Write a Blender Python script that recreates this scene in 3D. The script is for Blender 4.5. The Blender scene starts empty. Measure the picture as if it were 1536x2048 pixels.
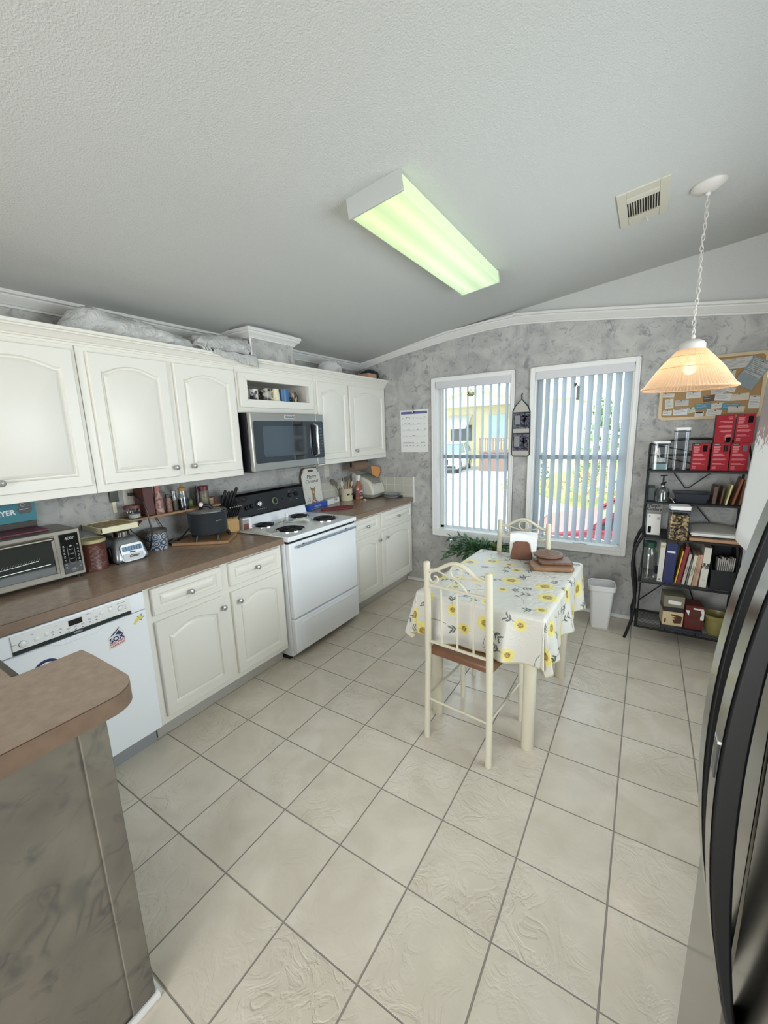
import bpy, math, random
import numpy as np
from mathutils import Matrix, Vector, Euler
R = math.radians
PI = math.pi
rnd = random.Random(7)
scene = bpy.context.scene
COL = scene.collection

# ------------------------------------------------------------------ camera
CAM = Vector((2.6682, -1.8922, 1.5891))
yaw, pitch, roll, fpx = .5703, -.1913, -.0325, 818.16
cd = bpy.data.cameras.new('camera'); cam = bpy.data.objects.new('camera', cd); COL.objects.link(cam)
cy_, sy_, cp_, sp_ = math.cos(yaw), math.sin(yaw), math.cos(pitch), math.sin(pitch)
fwd = Vector((-sy_*cp_, cy_*cp_, sp_)); right = Vector((cy_, sy_, 0)); up = right.cross(fwd)
cr_, sr_ = math.cos(roll), math.sin(roll)
r2 = cr_*right + sr_*up; u2 = -sr_*right + cr_*up
mw = Matrix(((r2.x, u2.x, -fwd.x, CAM.x), (r2.y, u2.y, -fwd.y, CAM.y), (r2.z, u2.z, -fwd.z, CAM.z), (0, 0, 0, 1)))
cam.matrix_world = mw
cd.sensor_fit = 'VERTICAL'; cd.sensor_height = 36; cd.lens = fpx/2048*36; cd.clip_start = .02; cd.clip_end = 300
scene.camera = cam

# ------------------------------------------------------------------ view, world, sun, portals, added fill lamps
scene.view_settings.view_transform = 'Standard'
try: scene.view_settings.look = 'None'
except Exception: pass
scene.view_settings.gamma = 1
scene.view_settings.exposure = .66
scene.view_settings.use_curve_mapping = False
cyc = scene.cycles
cyc.max_bounces = 12; cyc.diffuse_bounces = 6; cyc.glossy_bounces = 5; cyc.transparent_max_bounces = 16; cyc.transmission_bounces = 8
cyc.caustics_reflective = False; cyc.caustics_refractive = False; cyc.sample_clamp_indirect = 6
cyc.use_denoising = True
world = bpy.data.worlds.new('sky'); scene.world = world; world.use_nodes = True
bg = world.node_tree.nodes['Background']; bg.inputs[0].default_value = (.86, .94, 1, 1); bg.inputs[1].default_value = 3.1
def lamp(kind, name, loc, rot, energy, color=(1, 1, 1), size=None, size_y=None, portal=False):
    l = bpy.data.lights.new(name, kind); l.energy = energy; l.color = color
    o = bpy.data.objects.new(name, l); COL.objects.link(o); o.location = loc; o.rotation_euler = rot
    if kind == 'AREA':
        l.shape = 'RECTANGLE'; l.size = size; l.size_y = size_y
        if portal: l.cycles.is_portal = True
    elif kind == 'SUN': l.angle = size
    else: l.shadow_soft_size = size
    return o
lamp('SUN', 'sun', (0, 0, 8), (R(42), 0, R(-28)), 2.2, (1, .96, .9), R(.6))
lamp('AREA', 'portal_window_left', (1.26, 2.0, 1.3), (R(-90), 0, 0), 1, size=.8, size_y=1.5, portal=True)
lamp('AREA', 'portal_window_right', (2.19, 2.0, 1.3), (R(-90), 0, 0), 1, size=.8, size_y=1.5, portal=True)
lamp('AREA', 'portal_rear', (1.9, -4.75, 1.2), (R(90), 0, 0), 1, size=3.0, size_y=2.0, portal=True)
# added fill lamp outside the rear opening, brightens the room from behind
lamp('AREA', 'rear_fill_light', (1.9, -5.3, 1.6), (R(90), 0, 0), 85, (1, .97, .93), size=3.4, size_y=2.4)

lamp('AREA', 'side_fill_light', (4.15, .05, 1.55), (0, R(90), 0), 46, (1, .985, .96), size=1.3, size_y=1.9)  # added fill lamp on the right, lifts the cabinet and appliance fronts

# ------------------------------------------------------------------ materials
MATS = {}
def sc3(c): return (c[0], c[1], c[2], 1)
def S(*c):  # sRGB 0-255 to linear
    return tuple((x/255/12.92 if x/255 <= .04045 else ((x/255+.055)/1.055)**2.4) for x in c)
def mat(name, color=(.5, .5, .5), rough=.5, metal=0, spec=.5, **k):
    if name in MATS: return MATS[name]
    m = bpy.data.materials.new(name); m.use_nodes = True; MATS[name] = m
    b = m.node_tree.nodes['Principled BSDF']
    b.inputs['Base Color'].default_value = sc3(color); b.inputs['Roughness'].default_value = rough
    b.inputs['Metallic'].default_value = metal; b.inputs['Specular IOR Level'].default_value = spec
    if 'trans' in k: b.inputs['Transmission Weight'].default_value = k['trans']
    if 'ior' in k: b.inputs['IOR'].default_value = k['ior']
    if 'alpha' in k: b.inputs['Alpha'].default_value = k['alpha']
    if 'coat' in k: b.inputs['Coat Weight'].default_value = k['coat']
    if 'emit' in k:
        b.inputs['Emission Color'].default_value = sc3(k['emit']); b.inputs['Emission Strength'].default_value = k.get('es', 1)
    if 'sheen' in k: b.inputs['Sheen Weight'].default_value = k['sheen']
    if 'sss' in k: b.inputs['Subsurface Weight'].default_value = k['sss']
    n, l = m.node_tree.nodes, m.node_tree.links
    if 'var' in k:   # noise variation towards a second colour
        sc, c2, amt = k['var']
        tc = n.new('ShaderNodeTexCoord'); nz = n.new('ShaderNodeTexNoise'); nz.inputs['Scale'].default_value = sc; nz.inputs['Detail'].default_value = 5
        mp = n.new('ShaderNodeMapping'); mp.inputs['Scale'].default_value = k.get('vs', (1, 1, 1))
        l.new(tc.outputs['Object'], mp.inputs[0]); l.new(mp.outputs[0], nz.inputs['Vector'])
        rp = n.new('ShaderNodeValToRGB'); rp.color_ramp.elements[0].position = .5-amt; rp.color_ramp.elements[1].position = .5+amt
        rp.color_ramp.elements[0].color = sc3(color); rp.color_ramp.elements[1].color = sc3(c2)
        l.new(nz.outputs['Fac'], rp.inputs[0]); l.new(rp.outputs[0], b.inputs['Base Color'])
    if 'bump' in k:
        sc, st, dist = k['bump']
        tc = n.new('ShaderNodeTexCoord'); nz = n.new('ShaderNodeTexNoise'); nz.inputs['Scale'].default_value = sc; nz.inputs['Detail'].default_value = 3
        mp = n.new('ShaderNodeMapping'); mp.inputs['Scale'].default_value = k.get('bs', (1, 1, 1))
        l.new(tc.outputs['Object'], mp.inputs[0]); l.new(mp.outputs[0], nz.inputs['Vector'])
        bp = n.new('ShaderNodeBump'); bp.inputs['Strength'].default_value = st; bp.inputs['Distance'].default_value = dist
        l.new(nz.outputs['Fac'], bp.inputs['Height']); l.new(bp.outputs[0], b.inputs['Normal'])
    return m
def wallpaper(name, base, dark, tint, zs=1.0):
    m = bpy.data.materials.new(name); m.use_nodes = True; n, l = m.node_tree.nodes, m.node_tree.links; b = n['Principled BSDF']
    b.inputs['Roughness'].default_value = .62
    tc = n.new('ShaderNodeTexCoord')
    def noise(s, d=4, dist=0, off=0):
        z = n.new('ShaderNodeTexNoise'); z.inputs['Scale'].default_value = s*zs; z.inputs['Detail'].default_value = d; z.inputs['Distortion'].default_value = dist
        mp = n.new('ShaderNodeMapping'); mp.inputs['Location'].default_value = (off, off*.7, off*.3); l.new(tc.outputs['Object'], mp.inputs[0]); l.new(mp.outputs[0], z.inputs['Vector']); return z
    def ramp(src, a, b_, c0=(0, 0, 0, 1), c1=(1, 1, 1, 1)):
        r = n.new('ShaderNodeValToRGB'); r.color_ramp.elements[0].position = a; r.color_ramp.elements[1].position = b_
        r.color_ramp.elements[0].color = c0; r.color_ramp.elements[1].color = c1; l.new(src, r.inputs[0]); return r
    def mix(f, a, b_, ty='MIX'):
        x = n.new('ShaderNodeMix'); x.data_type = 'RGBA'; x.blend_type = ty
        if isinstance(f, float): x.inputs[0].default_value = f
        else: l.new(f, x.inputs[0])
        for s, v in ((6, a), (7, b_)):
            if isinstance(v, tuple): x.inputs[s].default_value = v
            else: l.new(v, x.inputs[s])
        return x.outputs[2]
    clouds = ramp(noise(5, 6, 1.2).outputs['Fac'], .36, .66)
    c = mix(clouds.outputs[0], sc3(base), sc3(tint))
    # curling leaf strokes: thin iso-lines of a strongly distorted noise, kept only in patches
    sw = noise(6.5, 1.2, 2.6, 3.1)
    mt = n.new('ShaderNodeMath'); mt.operation = 'SUBTRACT'; mt.inputs[1].default_value = .5; l.new(sw.outputs['Fac'], mt.inputs[0])
    ab = n.new('ShaderNodeMath'); ab.operation = 'ABSOLUTE'; l.new(mt.outputs[0], ab.inputs[0])
    line = ramp(ab.outputs[0], .0, .028, (1, 1, 1, 1), (0, 0, 0, 1))
    patch = ramp(noise(9, 3, .6, 7.7).outputs['Fac'], .47, .6)
    mu = n.new('ShaderNodeMath'); mu.operation = 'MULTIPLY'; l.new(line.outputs[0], mu.inputs[0]); l.new(patch.outputs[0], mu.inputs[1])
    m2 = n.new('ShaderNodeMath'); m2.operation = 'MULTIPLY'; m2.inputs[1].default_value = .5; l.new(mu.outputs[0], m2.inputs[0])
    c = mix(m2.outputs[0], c, sc3(dark))
    blot = ramp(noise(13, 5, 1.5, 11.3).outputs['Fac'], .57, .72)
    m3 = n.new('ShaderNodeMath'); m3.operation = 'MULTIPLY'; m3.inputs[1].default_value = .65; l.new(blot.outputs[0], m3.inputs[0])
    c = mix(m3.outputs[0], c, sc3(dark))
    l.new(c, b.inputs['Base Color']); MATS[name] = m; return m
def floor_mat():
    m = bpy.data.materials.new('slate_look_tile'); m.use_nodes = True; n, l = m.node_tree.nodes, m.node_tree.links; b = n['Principled BSDF']
    tc = n.new('ShaderNodeTexCoord'); sx = n.new('ShaderNodeSeparateXYZ'); l.new(tc.outputs['Object'], sx.inputs[0])
    def M(op, a, b_=None, c=None):
        x = n.new('ShaderNodeMath'); x.operation = op
        for i, v in enumerate((a, b_, c)):
            if v is None: continue
            if isinstance(v, (int, float)): x.inputs[i].default_value = v
            else: l.new(v, x.inputs[i])
        return x.outputs[0]
    t = .3023
    gx = M('DIVIDE', M('SUBTRACT', sx.outputs[0], .5564), t); gy = M('DIVIDE', M('SUBTRACT', sx.outputs[1], -1.187), t)
    fx = M('ABSOLUTE', M('SUBTRACT', M('FRACT', M('ADD', gx, 20.5)), .5)); fy = M('ABSOLUTE', M('SUBTRACT', M('FRACT', M('ADD', gy, 20.5)), .5))
    d = M('MULTIPLY', M('MINIMUM', fx, fy), t)            # metres to the nearest joint
    g = n.new('ShaderNodeMapRange'); g.inputs[1].default_value = .0014; g.inputs[2].default_value = .0034; l.new(d, g.inputs[0])
    # tile id
    cb = n.new('ShaderNodeCombineXYZ'); l.new(M('FLOOR', M('ADD', gx, 20)), cb.inputs[0]); l.new(M('FLOOR', M('ADD', gy, 20)), cb.inputs[1])
    wn = n.new('ShaderNodeTexWhiteNoise'); wn.noise_dimensions = '3D'; l.new(cb.outputs[0], wn.inputs['Vector'])
    off = n.new('ShaderNodeVectorMath'); off.operation = 'MULTIPLY_ADD'; l.new(wn.outputs['Color'], off.inputs[0]); off.inputs[1].default_value = (9, 9, 9); l.new(tc.outputs['Object'], off.inputs[2])
    def nz(s, det, dist):
        z = n.new('ShaderNodeTexNoise'); z.inputs['Scale'].default_value = s; z.inputs['Detail'].default_value = det; z.inputs['Distortion'].default_value = dist; l.new(off.outputs[0], z.inputs['Vector']); return z.outputs['Fac']
    rp = n.new('ShaderNodeValToRGB'); rp.color_ramp.elements[0].position = .32; rp.color_ramp.elements[1].position = .68
    rp.color_ramp.elements[0].color = sc3(S(203, 193, 177)); rp.color_ramp.elements[1].color = sc3(S(218, 209, 195)); l.new(nz(5, 6, .8), rp.inputs[0])
    mx = n.new('ShaderNodeMix'); mx.data_type = 'RGBA'; l.new(g.outputs[0], mx.inputs[0]); mx.inputs[6].default_value = sc3(S(148, 140, 130)); l.new(rp.outputs[0], mx.inputs[7])
    l.new(mx.outputs[2], b.inputs['Base Color'])
    rr = n.new('ShaderNodeMapRange'); rr.inputs[3].default_value = .75; rr.inputs[4].default_value = .17; l.new(g.outputs[0], rr.inputs[0]); l.new(rr.outputs[0], b.inputs['Roughness'])
    # cleft relief: ridged noise
    r1 = M('ABSOLUTE', M('SUBTRACT', nz(9, 5, 1.6), .5)); r1 = M('MULTIPLY', M('MINIMUM', r1, .09), 11)
    pz = M('MINIMUM', M('MAXIMUM', M('MULTIPLY', M('SUBTRACT', nz(2.1, 2, .3), .42), 5), .12), 1)
    h = M('ADD', M('MULTIPLY', M('MULTIPLY', r1, pz), .42), M('ADD', M('MULTIPLY', nz(4, 3, .5), .5), M('MULTIPLY', g.outputs[0], 1.3)))
    bp = n.new('ShaderNodeBump'); bp.inputs['Strength'].default_value = .7; bp.inputs['Distance'].default_value = .0048; l.new(h, bp.inputs['Height']); l.new(bp.outputs[0], b.inputs['Normal'])
    return m

WP = wallpaper('marbled_leaf_wallpaper', S(184, 183, 179), S(106, 107, 111), S(158, 157, 156))
WPL = WP
WPD = wallpaper('shaded_peninsula_wallpaper', S(126, 121, 109), S(64, 66, 70), S(104, 98, 90), .55)  # browner paper, with the panel's dimness also darkened into its colours
FLOOR = floor_mat()
CEIL = mat('orange_peel_ceiling', S(192, 193, 190), .8, bump=(170, .75, .003))
TRIMW = mat('white_trim', S(226, 226, 224), .45)
CROWNM = mat('crown_white', S(214, 213, 210), .5)
CAB = mat('cabinet_cream_paint', S(228, 225, 217), .38, bump=(60, .06, .002))
CABIN = mat('cabinet_inside', S(150, 148, 140), .6)
KICK = mat('toe_kick', S(178, 175, 168), .6)
TOP = mat('brown_laminate', S(158, 137, 119), .24, var=(38, S(142, 121, 104), .22), vs=(1, 1, 1))
TOPE = mat('brown_laminate_edge', S(138, 116, 99), .4, var=(30, S(124, 103, 87), .25))
NICKEL = mat('brushed_nickel', S(186, 184, 182), .3, .75)
CHROME = mat('chrome', S(220, 220, 222), .08, 1)
STEEL = mat('stainless_steel', S(198, 196, 192), .36, 1, bump=(900, .03, .001), bs=(1, 1, .01))
BLACK = mat('black_plastic', S(22, 23, 26), .35)
BLACKG = mat('black_gloss', S(10, 11, 14), .06, spec=.6)
DARKM = mat('dark_metal', S(28, 29, 32), .4, .4)
WHITEA = mat('white_enamel', S(238, 241, 246), .16)
WHITEP = mat('white_plastic', S(230, 230, 230), .35)
ALMOND = mat('almond_enamel', S(222, 220, 206), .5)
CREAMP = mat('cream_plastic', S(226, 220, 190), .45)
WOOD = mat('honey_wood', S(166, 130, 94), .45, var=(14, S(140, 106, 74), .2), vs=(1, 6, 1))
WOODD = mat('acacia_wood', S(118, 84, 64), .4, var=(10, S(88, 62, 48), .25), vs=(6, 1, 1))
GLASS = mat('clear_glass', (1, 1, 1), .02, trans=1, ior=1.45)
PAPER = mat('white_paper', S(226, 226, 224), .8)
INK = mat('ink_black', S(25, 25, 30), .6)
GREYT = mat('grey_print', S(130, 130, 132), .6)
def clearish(name, col=(1, 1, 1), a=.25, rough=.06, film=False):
    """thin see-through plastic: mostly transparent with a glossy skin"""
    if name in MATS: return MATS[name]
    m = bpy.data.materials.new(name); m.use_nodes = True; n, l = m.node_tree.nodes, m.node_tree.links
    b = n['Principled BSDF']; b.inputs['Base Color'].default_value = sc3(col); b.inputs['Roughness'].default_value = rough
    if not film:
        g = n.new('ShaderNodeBsdfGlossy'); g.inputs[1].default_value = rough; lw = n.new('ShaderNodeLayerWeight'); lw.inputs[0].default_value = .35
        mr = n.new('ShaderNodeMapRange'); mr.inputs[3].default_value = .05+.12*a; mr.inputs[4].default_value = min(1, .45+a); l.new(lw.outputs['Fresnel'], mr.inputs[0])
        t = n.new('ShaderNodeBsdfTransparent'); t.inputs[0].default_value = sc3(tuple(min(1, c**.6)*(1-.25*a) for c in col)); x = n.new('ShaderNodeMixShader')
        l.new(mr.outputs[0], x.inputs[0]); l.new(t.outputs[0], x.inputs[1]); l.new(g.outputs[0], x.inputs[2]); l.new(x.outputs[0], n['Material Output'].inputs[0]); MATS[name] = m; return m
    t = n.new('ShaderNodeBsdfTransparent'); t.inputs[0].default_value = sc3(tuple(.5+.5*x for x in col)); x = n.new('ShaderNodeMixShader'); x.inputs[0].default_value = a
    l.new(t.outputs[0], x.inputs[1]); l.new(b.outputs[0], x.inputs[2]); l.new(x.outputs[0], n['Material Output'].inputs[0]); MATS[name] = m; return m
CLEAR = clearish('clear_plastic', (.9, .93, .95), .22)
PANE = clearish('window_pane', (.85, .92, .95), .06, .02)

# ------------------------------------------------------------------ mesh helpers
def wm(o):
    m = o.matrix_basis.copy() if False else Matrix.LocRotScale(o.location, o.rotation_euler, o.scale)
    return (wm(o.parent) @ m) if o.parent else m
class MB:
    def __init__(s, X=None): s.v = []; s.f = []; s.m = []; s.mats = []; s.X = X
    def mi(s, m):
        if m not in s.mats: s.mats.append(m)
        return s.mats.index(m)
    def add(s, vs, fs, m):
        o = len(s.v); i = s.mi(m)
        X = s.X
        for p in vs:
            p = Vector(p); s.v.append(tuple(X @ p) if X else tuple(p))
        for f in fs: s.f.append([o+k for k in f]); s.m.append(i)
        return s
    def box(s, a, b, m):
        (x0, y0, z0), (x1, y1, z1) = a, b
        x0, x1 = min(x0, x1), max(x0, x1); y0, y1 = min(y0, y1), max(y0, y1); z0, z1 = min(z0, z1), max(z0, z1)
        return s.add([(x0, y0, z0), (x1, y0, z0), (x1, y1, z0), (x0, y1, z0), (x0, y0, z1), (x1, y0, z1), (x1, y1, z1), (x0, y1, z1)],
                     [(0, 3, 2, 1), (4, 5, 6, 7), (0, 1, 5, 4), (1, 2, 6, 5), (2, 3, 7, 6), (3, 0, 4, 7)], m)
    def obox(s, c, size, rot, m):
        M_ = Matrix.Translation(c) @ Euler(rot).to_matrix().to_4x4(); h = [d/2 for d in size]
        vs = [M_ @ Vector((sx*h[0], sy*h[1], sz*h[2])) for sx, sy, sz in ((-1, -1, -1), (1, -1, -1), (1, 1, -1), (-1, 1, -1), (-1, -1, 1), (1, -1, 1), (1, 1, 1), (-1, 1, 1))]
        return s.add(vs, [(0, 3, 2, 1), (4, 5, 6, 7), (0, 1, 5, 4), (1, 2, 6, 5), (2, 3, 7, 6), (3, 0, 4, 7)], m)
    def cyl(s, p0, p1, r, m, r1=None, n=20, cap=True):
        p0, p1 = Vector(p0), Vector(p1); d = (p1-p0).normalized(); a = d.orthogonal().normalized(); b = d.cross(a); r1 = r if r1 is None else r1
        vs = [p + (a*math.cos(2*PI*k/n)+b*math.sin(2*PI*k/n))*rr for p, rr in ((p0, r), (p1, r1)) for k in range(n)]
        fs = [(k, (k+1) % n, n+(k+1) % n, n+k) for k in range(n)]
        if cap: fs += [tuple(range(n-1, -1, -1)), tuple(range(n, 2*n))]
        return s.add(vs, fs, m)
    def tube(s, pts, r, m, n=10, closed=False):
        P = [Vector(p) for p in pts]; N = len(P); vs = []; fs = []
        prev = None
        for i in range(N):
            if closed: t = P[(i+1) % N]-P[i-1]
            else: t = P[min(i+1, N-1)]-P[max(i-1, 0)]
            t.normalize()
            if prev is None: a = t.orthogonal().normalized()
            else:
                a = prev-t*prev.dot(t)
                a = a.normalized() if a.length > 1e-6 else t.orthogonal().normalized()
            prev = a; b = t.cross(a); rr = r[i] if isinstance(r, (list, tuple)) else r
            vs += [P[i]+(a*math.cos(2*PI*k/n)+b*math.sin(2*PI*k/n))*rr for k in range(n)]
        for i in range(N if closed else N-1):
            j = (i+1) % N
            fs += [(i*n+k, i*n+(k+1) % n, j*n+(k+1) % n, j*n+k) for k in range(n)]
        if not closed: fs += [tuple(range(n-1, -1, -1)), tuple(range((N-1)*n, N*n))]
        return s.add(vs, fs, m)
    def lathe(s, prof, c, m, n=32, ax='z', ribs=0, amp=0, cap=True):
        c = Vector(c); vs = []; fs = []
        for r, z in prof:
            for k in range(n):
                t = 2*PI*k/n; rr = r*(1+amp*math.cos(ribs*t)) if ribs else r
                p = (rr*math.cos(t), rr*math.sin(t), z)
                if ax == 'x': p = (z, p[0], p[1])
                if ax == 'y': p = (p[1], z, p[0])
                vs.append(c+Vector(p))
        for i in range(len(prof)-1): fs += [(i*n+k, i*n+(k+1) % n, (i+1)*n+(k+1) % n, (i+1)*n+k) for k in range(n)]
        if cap:
            if prof[0][0] > 1e-6: fs.append(tuple(range(n-1, -1, -1)))
            if prof[-1][0] > 1e-6: fs.append(tuple(range((len(prof)-1)*n, len(prof)*n)))
        return s.add(vs, fs, m)
    def prism(s, poly, F, w0, w1, m):
        """poly of (a,b) pushed from w0 to w1; F maps (a,b,w) to a point"""
        n = len(poly); vs = [F(a, b, w0) for a, b in poly]+[F(a, b, w1) for a, b in poly]
        return s.add(vs, [tuple(range(n-1, -1, -1)), tuple(range(n, 2*n))]+[(k, (k+1) % n, n+(k+1) % n, n+k) for k in range(n)], m)
    def sph(s, c, r, m, n=16, sc=(1, 1, 1)):
        c = Vector(c); vs = []; fs = []; h = n//2
        for i in range(h+1):
            for k in range(n):
                a = PI*i/h; t = 2*PI*k/n; vs.append(c+Vector((r*math.sin(a)*math.cos(t)*sc[0], r*math.sin(a)*math.sin(t)*sc[1], r*math.cos(a)*sc[2])))
        for i in range(h): fs += [(i*n+k, (i+1)*n+k, (i+1)*n+(k+1) % n, i*n+(k+1) % n) for k in range(n)]
        return s.add(vs, fs, m)
    def grid(s, fn, nu, nv, m):
        vs = [fn(i/nu, j/nv) for j in range(nv+1) for i in range(nu+1)]
        return s.add(vs, [(j*(nu+1)+i, j*(nu+1)+i+1, (j+1)*(nu+1)+i+1, (j+1)*(nu+1)+i) for j in range(nv) for i in range(nu)], m)
    def quad(s, pts, m): return s.add(pts, [tuple(range(len(pts)))], m)
    def build(s, name, parent=None, bevel=0, smooth=True, angle=35, local=False, solid=0, seg=2):
        me = bpy.data.meshes.new(name)
        vs = s.v
        if parent is not None and not local:
            iv = wm(parent).inverted(); vs = [tuple(iv @ Vector(p)) for p in vs]
        me.from_pydata(vs, [], s.f); me.validate()
        for m in s.mats: me.materials.append(m)
        if len(me.polygons) == len(s.m): me.polygons.foreach_set('material_index', s.m)
        if smooth:
            me.shade_smooth(); me.set_sharp_from_angle(angle=R(angle))
        me.update()
        o = bpy.data.objects.new(name, me); COL.objects.link(o); o.parent = parent
        if solid:
            sm = o.modifiers.new('thickness', 'SOLIDIFY'); sm.thickness = solid; sm.offset = 0
        if bevel:
            bm = o.modifiers.new('bevel', 'BEVEL'); bm.width = bevel; bm.segments = seg; bm.limit_method = 'ANGLE'; bm.angle_limit = R(40); bm.harden_normals = False
        return o
def tag(o, label=None, cat=None, group=None, kind=None):
    if label: o['label'] = label
    if cat: o['category'] = cat
    if group: o['group'] = group
    if kind: o['kind'] = kind
    return o
def thing(name, label, cat, loc=(0, 0, 0), rz=0, group=None, rot=None):
    o = bpy.data.objects.new(name, None); COL.objects.link(o); o.location = loc; o.rotation_euler = rot or (0, 0, rz); o.empty_display_size = .05
    return tag(o, label, cat, group)
def struct(o, label=None): o['kind'] = 'structure'; return tag(o, label)
def dup(o, loc=None, rz=None, label=None, rot=None, parent=None):
    c = o.copy(); COL.objects.link(c); c.parent = parent
    if loc is not None: c.location = loc
    if rz is not None: c.rotation_euler = (0, 0, rz)
    if rot is not None: c.rotation_euler = rot
    if label: c['label'] = label
    for ch in list(o.children): dup(ch, parent=c)
    return c
FONTS = {}
def text(s, size, o, u, v, m, parent, name='lettering', align='CENTER', ext=.0003, bold=0, shear=0, xs=1.0, sp=1.0, local=False):
    """flat lettering standing on origin o, reading along u, its height along v"""
    cu = bpy.data.curves.new(name, 'FONT'); cu.body = s; cu.size = size; cu.align_x = align; cu.align_y = 'CENTER'; cu.extrude = ext; cu.offset = bold; cu.shear = shear; cu.space_line = sp; cu.resolution_u = 3
    t = bpy.data.objects.new(name, cu); COL.objects.link(t); bpy.context.view_layer.update()
    me = bpy.data.meshes.new_from_object(t.evaluated_get(bpy.context.evaluated_depsgraph_get()))
    bpy.data.objects.remove(t)
    u, v = Vector(u).normalized(), Vector(v).normalized(); w = u.cross(v); o = Vector(o)
    T = Matrix(((u.x*xs, v.x, w.x, o.x), (u.y*xs, v.y, w.y, o.y), (u.z*xs, v.z, w.z, o.z), (0, 0, 0, 1)))
    if parent is not None and not local: T = wm(parent).inverted() @ T
    me.transform(T); me.materials.clear(); me.materials.append(m); me.name = name
    ob = bpy.data.objects.new(name, me); COL.objects.link(ob); ob.parent = parent
    return ob
# ================================================================== THE ROOM
W = 1.857          # window wall
CK_ = ([-.1, 0, .35, .7, 1.05, 1.62, 3.72], [2.285, 2.305, 2.362, 2.425, 2.485, 2.556, 2.815])
def cz(x): return float(np.interp(x, *CK_))
ROOM_X = 3.62; ROOM_Y = -4.7
mb = MB(); mb.box((-.1, ROOM_Y, -.12), (ROOM_X+.1, W+.1, 0), FLOOR); struct(mb.build('floor', smooth=False))
mb = MB()
for z in (0,):
    xs_ = [-.1+3.82*k/40 for k in range(41)]
    mb.prism([(x, cz(x)) for x in xs_]+[(3.72, 3.0), (-.1, 3.0)], lambda a, c_, w: (a, w, c_), ROOM_Y-.1, W+.1, CEIL)
struct(mb.build('ceiling', angle=30))
PAINT = mat('plain_wall_paint', S(200, 198, 194), .8)
mb = MB(); mb.box((-.1, ROOM_Y, 0), (0, W+.1, cz(0)+.01), WPL); struct(mb.build('wall_left', smooth=False))
mb = MB(); H_ = cz(ROOM_X)+.01
for a, c_ in (((ROOM_X, ROOM_Y, 0), (ROOM_X+.1, -.85, H_)), ((ROOM_X, .95, 0), (ROOM_X+.1, W+.1, H_)), ((ROOM_X, -.85, 0), (ROOM_X+.1, .95, .9)), ((ROOM_X, -.85, 2.15), (ROOM_X+.1, .95, H_))): mb.box(a, c_, PAINT)
struct(mb.build('wall_right', smooth=False))
fill_win = bpy.data.objects.new('window_3', None); COL.objects.link(fill_win); fill_win.location = (ROOM_X, .05, .9); fill_win['kind'] = 'structure'  # unseen side opening, added so fill light reaches the left fronts
mb = MB()
for a, c_ in (((ROOM_X-.015, -.89, .86), (ROOM_X+.1, -.85, 2.19)), ((ROOM_X-.015, .95, .86), (ROOM_X+.1, .99, 2.19)), ((ROOM_X-.015, -.85, .86), (ROOM_X+.1, .95, .9)), ((ROOM_X-.015, -.85, 2.15), (ROOM_X+.1, .95, 2.19)), ((ROOM_X+.06, .03, .9), (ROOM_X+.09, .07, 2.15))): mb.box(a, c_, TRIMW)
mb.build('window_frame', fill_win, bevel=.003)
mb = MB(); mb.box((ROOM_X+.072, -.85, .9), (ROOM_X+.076, .95, 2.15), PANE); mb.build('glass_pane', fill_win, smooth=False)
# unseen rear wall; its wide opening is added to let fill light in
mb = MB()
mb.box((-.1, ROOM_Y-.1, 0), (.4, ROOM_Y, cz(0)), PAINT); mb.box((3.4, ROOM_Y-.1, 0), (ROOM_X+.1, ROOM_Y, cz(3.4)), PAINT)
mb.box((.4, ROOM_Y-.1, 2.25), (3.4, ROOM_Y, 2.42), PAINT); mb.prism([(0, 2.40), (ROOM_X, 2.40), (ROOM_X, cz(ROOM_X)), (0, cz(0))], lambda a, b, w: (a, w, b), ROOM_Y-.1, ROOM_Y, PAINT)
struct(mb.build('wall_rear', smooth=False))
# window wall: wallpaper up to the sloping crown, with two openings
WO = [(.90, 1.63, .60, 2.05), (1.83, 2.555, .60, 2.05)]
CRX = 1.64                       # crown: bottom line, rises then falls
CBK = ([-.1, 0, .5, 1.05, 1.4, 1.64, 2.0, 2.62, 3.27, 3.8], [2.235, 2.25, 2.338, 2.412, 2.442, 2.452, 2.420, 2.346, 2.265, 2.205])
def crown_bot(x): return float(np.interp(x, *CBK))
mb = MB()
def wseg(x0, x1, z0=None, z1=None):
    a0 = 0 if z0 is None else z0
    t0, t1 = (crown_bot(x0)+.04, crown_bot(x1)+.04) if z1 is None else (z1, z1)
    mb.prism([(x0, a0), (x1, a0), (x1, t1), (x0, t0)], lambda a, b, w: (a, w, b), W, W+.1, WP)
wseg(-.1, .5); wseg(.5, .90); wseg(1.63, CRX); wseg(CRX, 1.83); wseg(2.555, 3.27); wseg(3.27, ROOM_X+.1)
for x0, x1, z0, z1 in WO: wseg(x0, x1, 0, z0); wseg(x0, x1, z1)
struct(mb.build('wall_back', smooth=False))
mb = MB(); mb.prism([(1.3, crown_bot(1.3)+.03), (CRX, crown_bot(CRX)+.03), (2.62, crown_bot(2.62)+.03), (ROOM_X, crown_bot(ROOM_X)+.03), (ROOM_X, cz(ROOM_X)+.02), (1.3, cz(1.3)+.02)], lambda a, b, w: (a, w, b), W-.004, W+.09, CEIL)
struct(mb.build('wall_gable', smooth=False))
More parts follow.
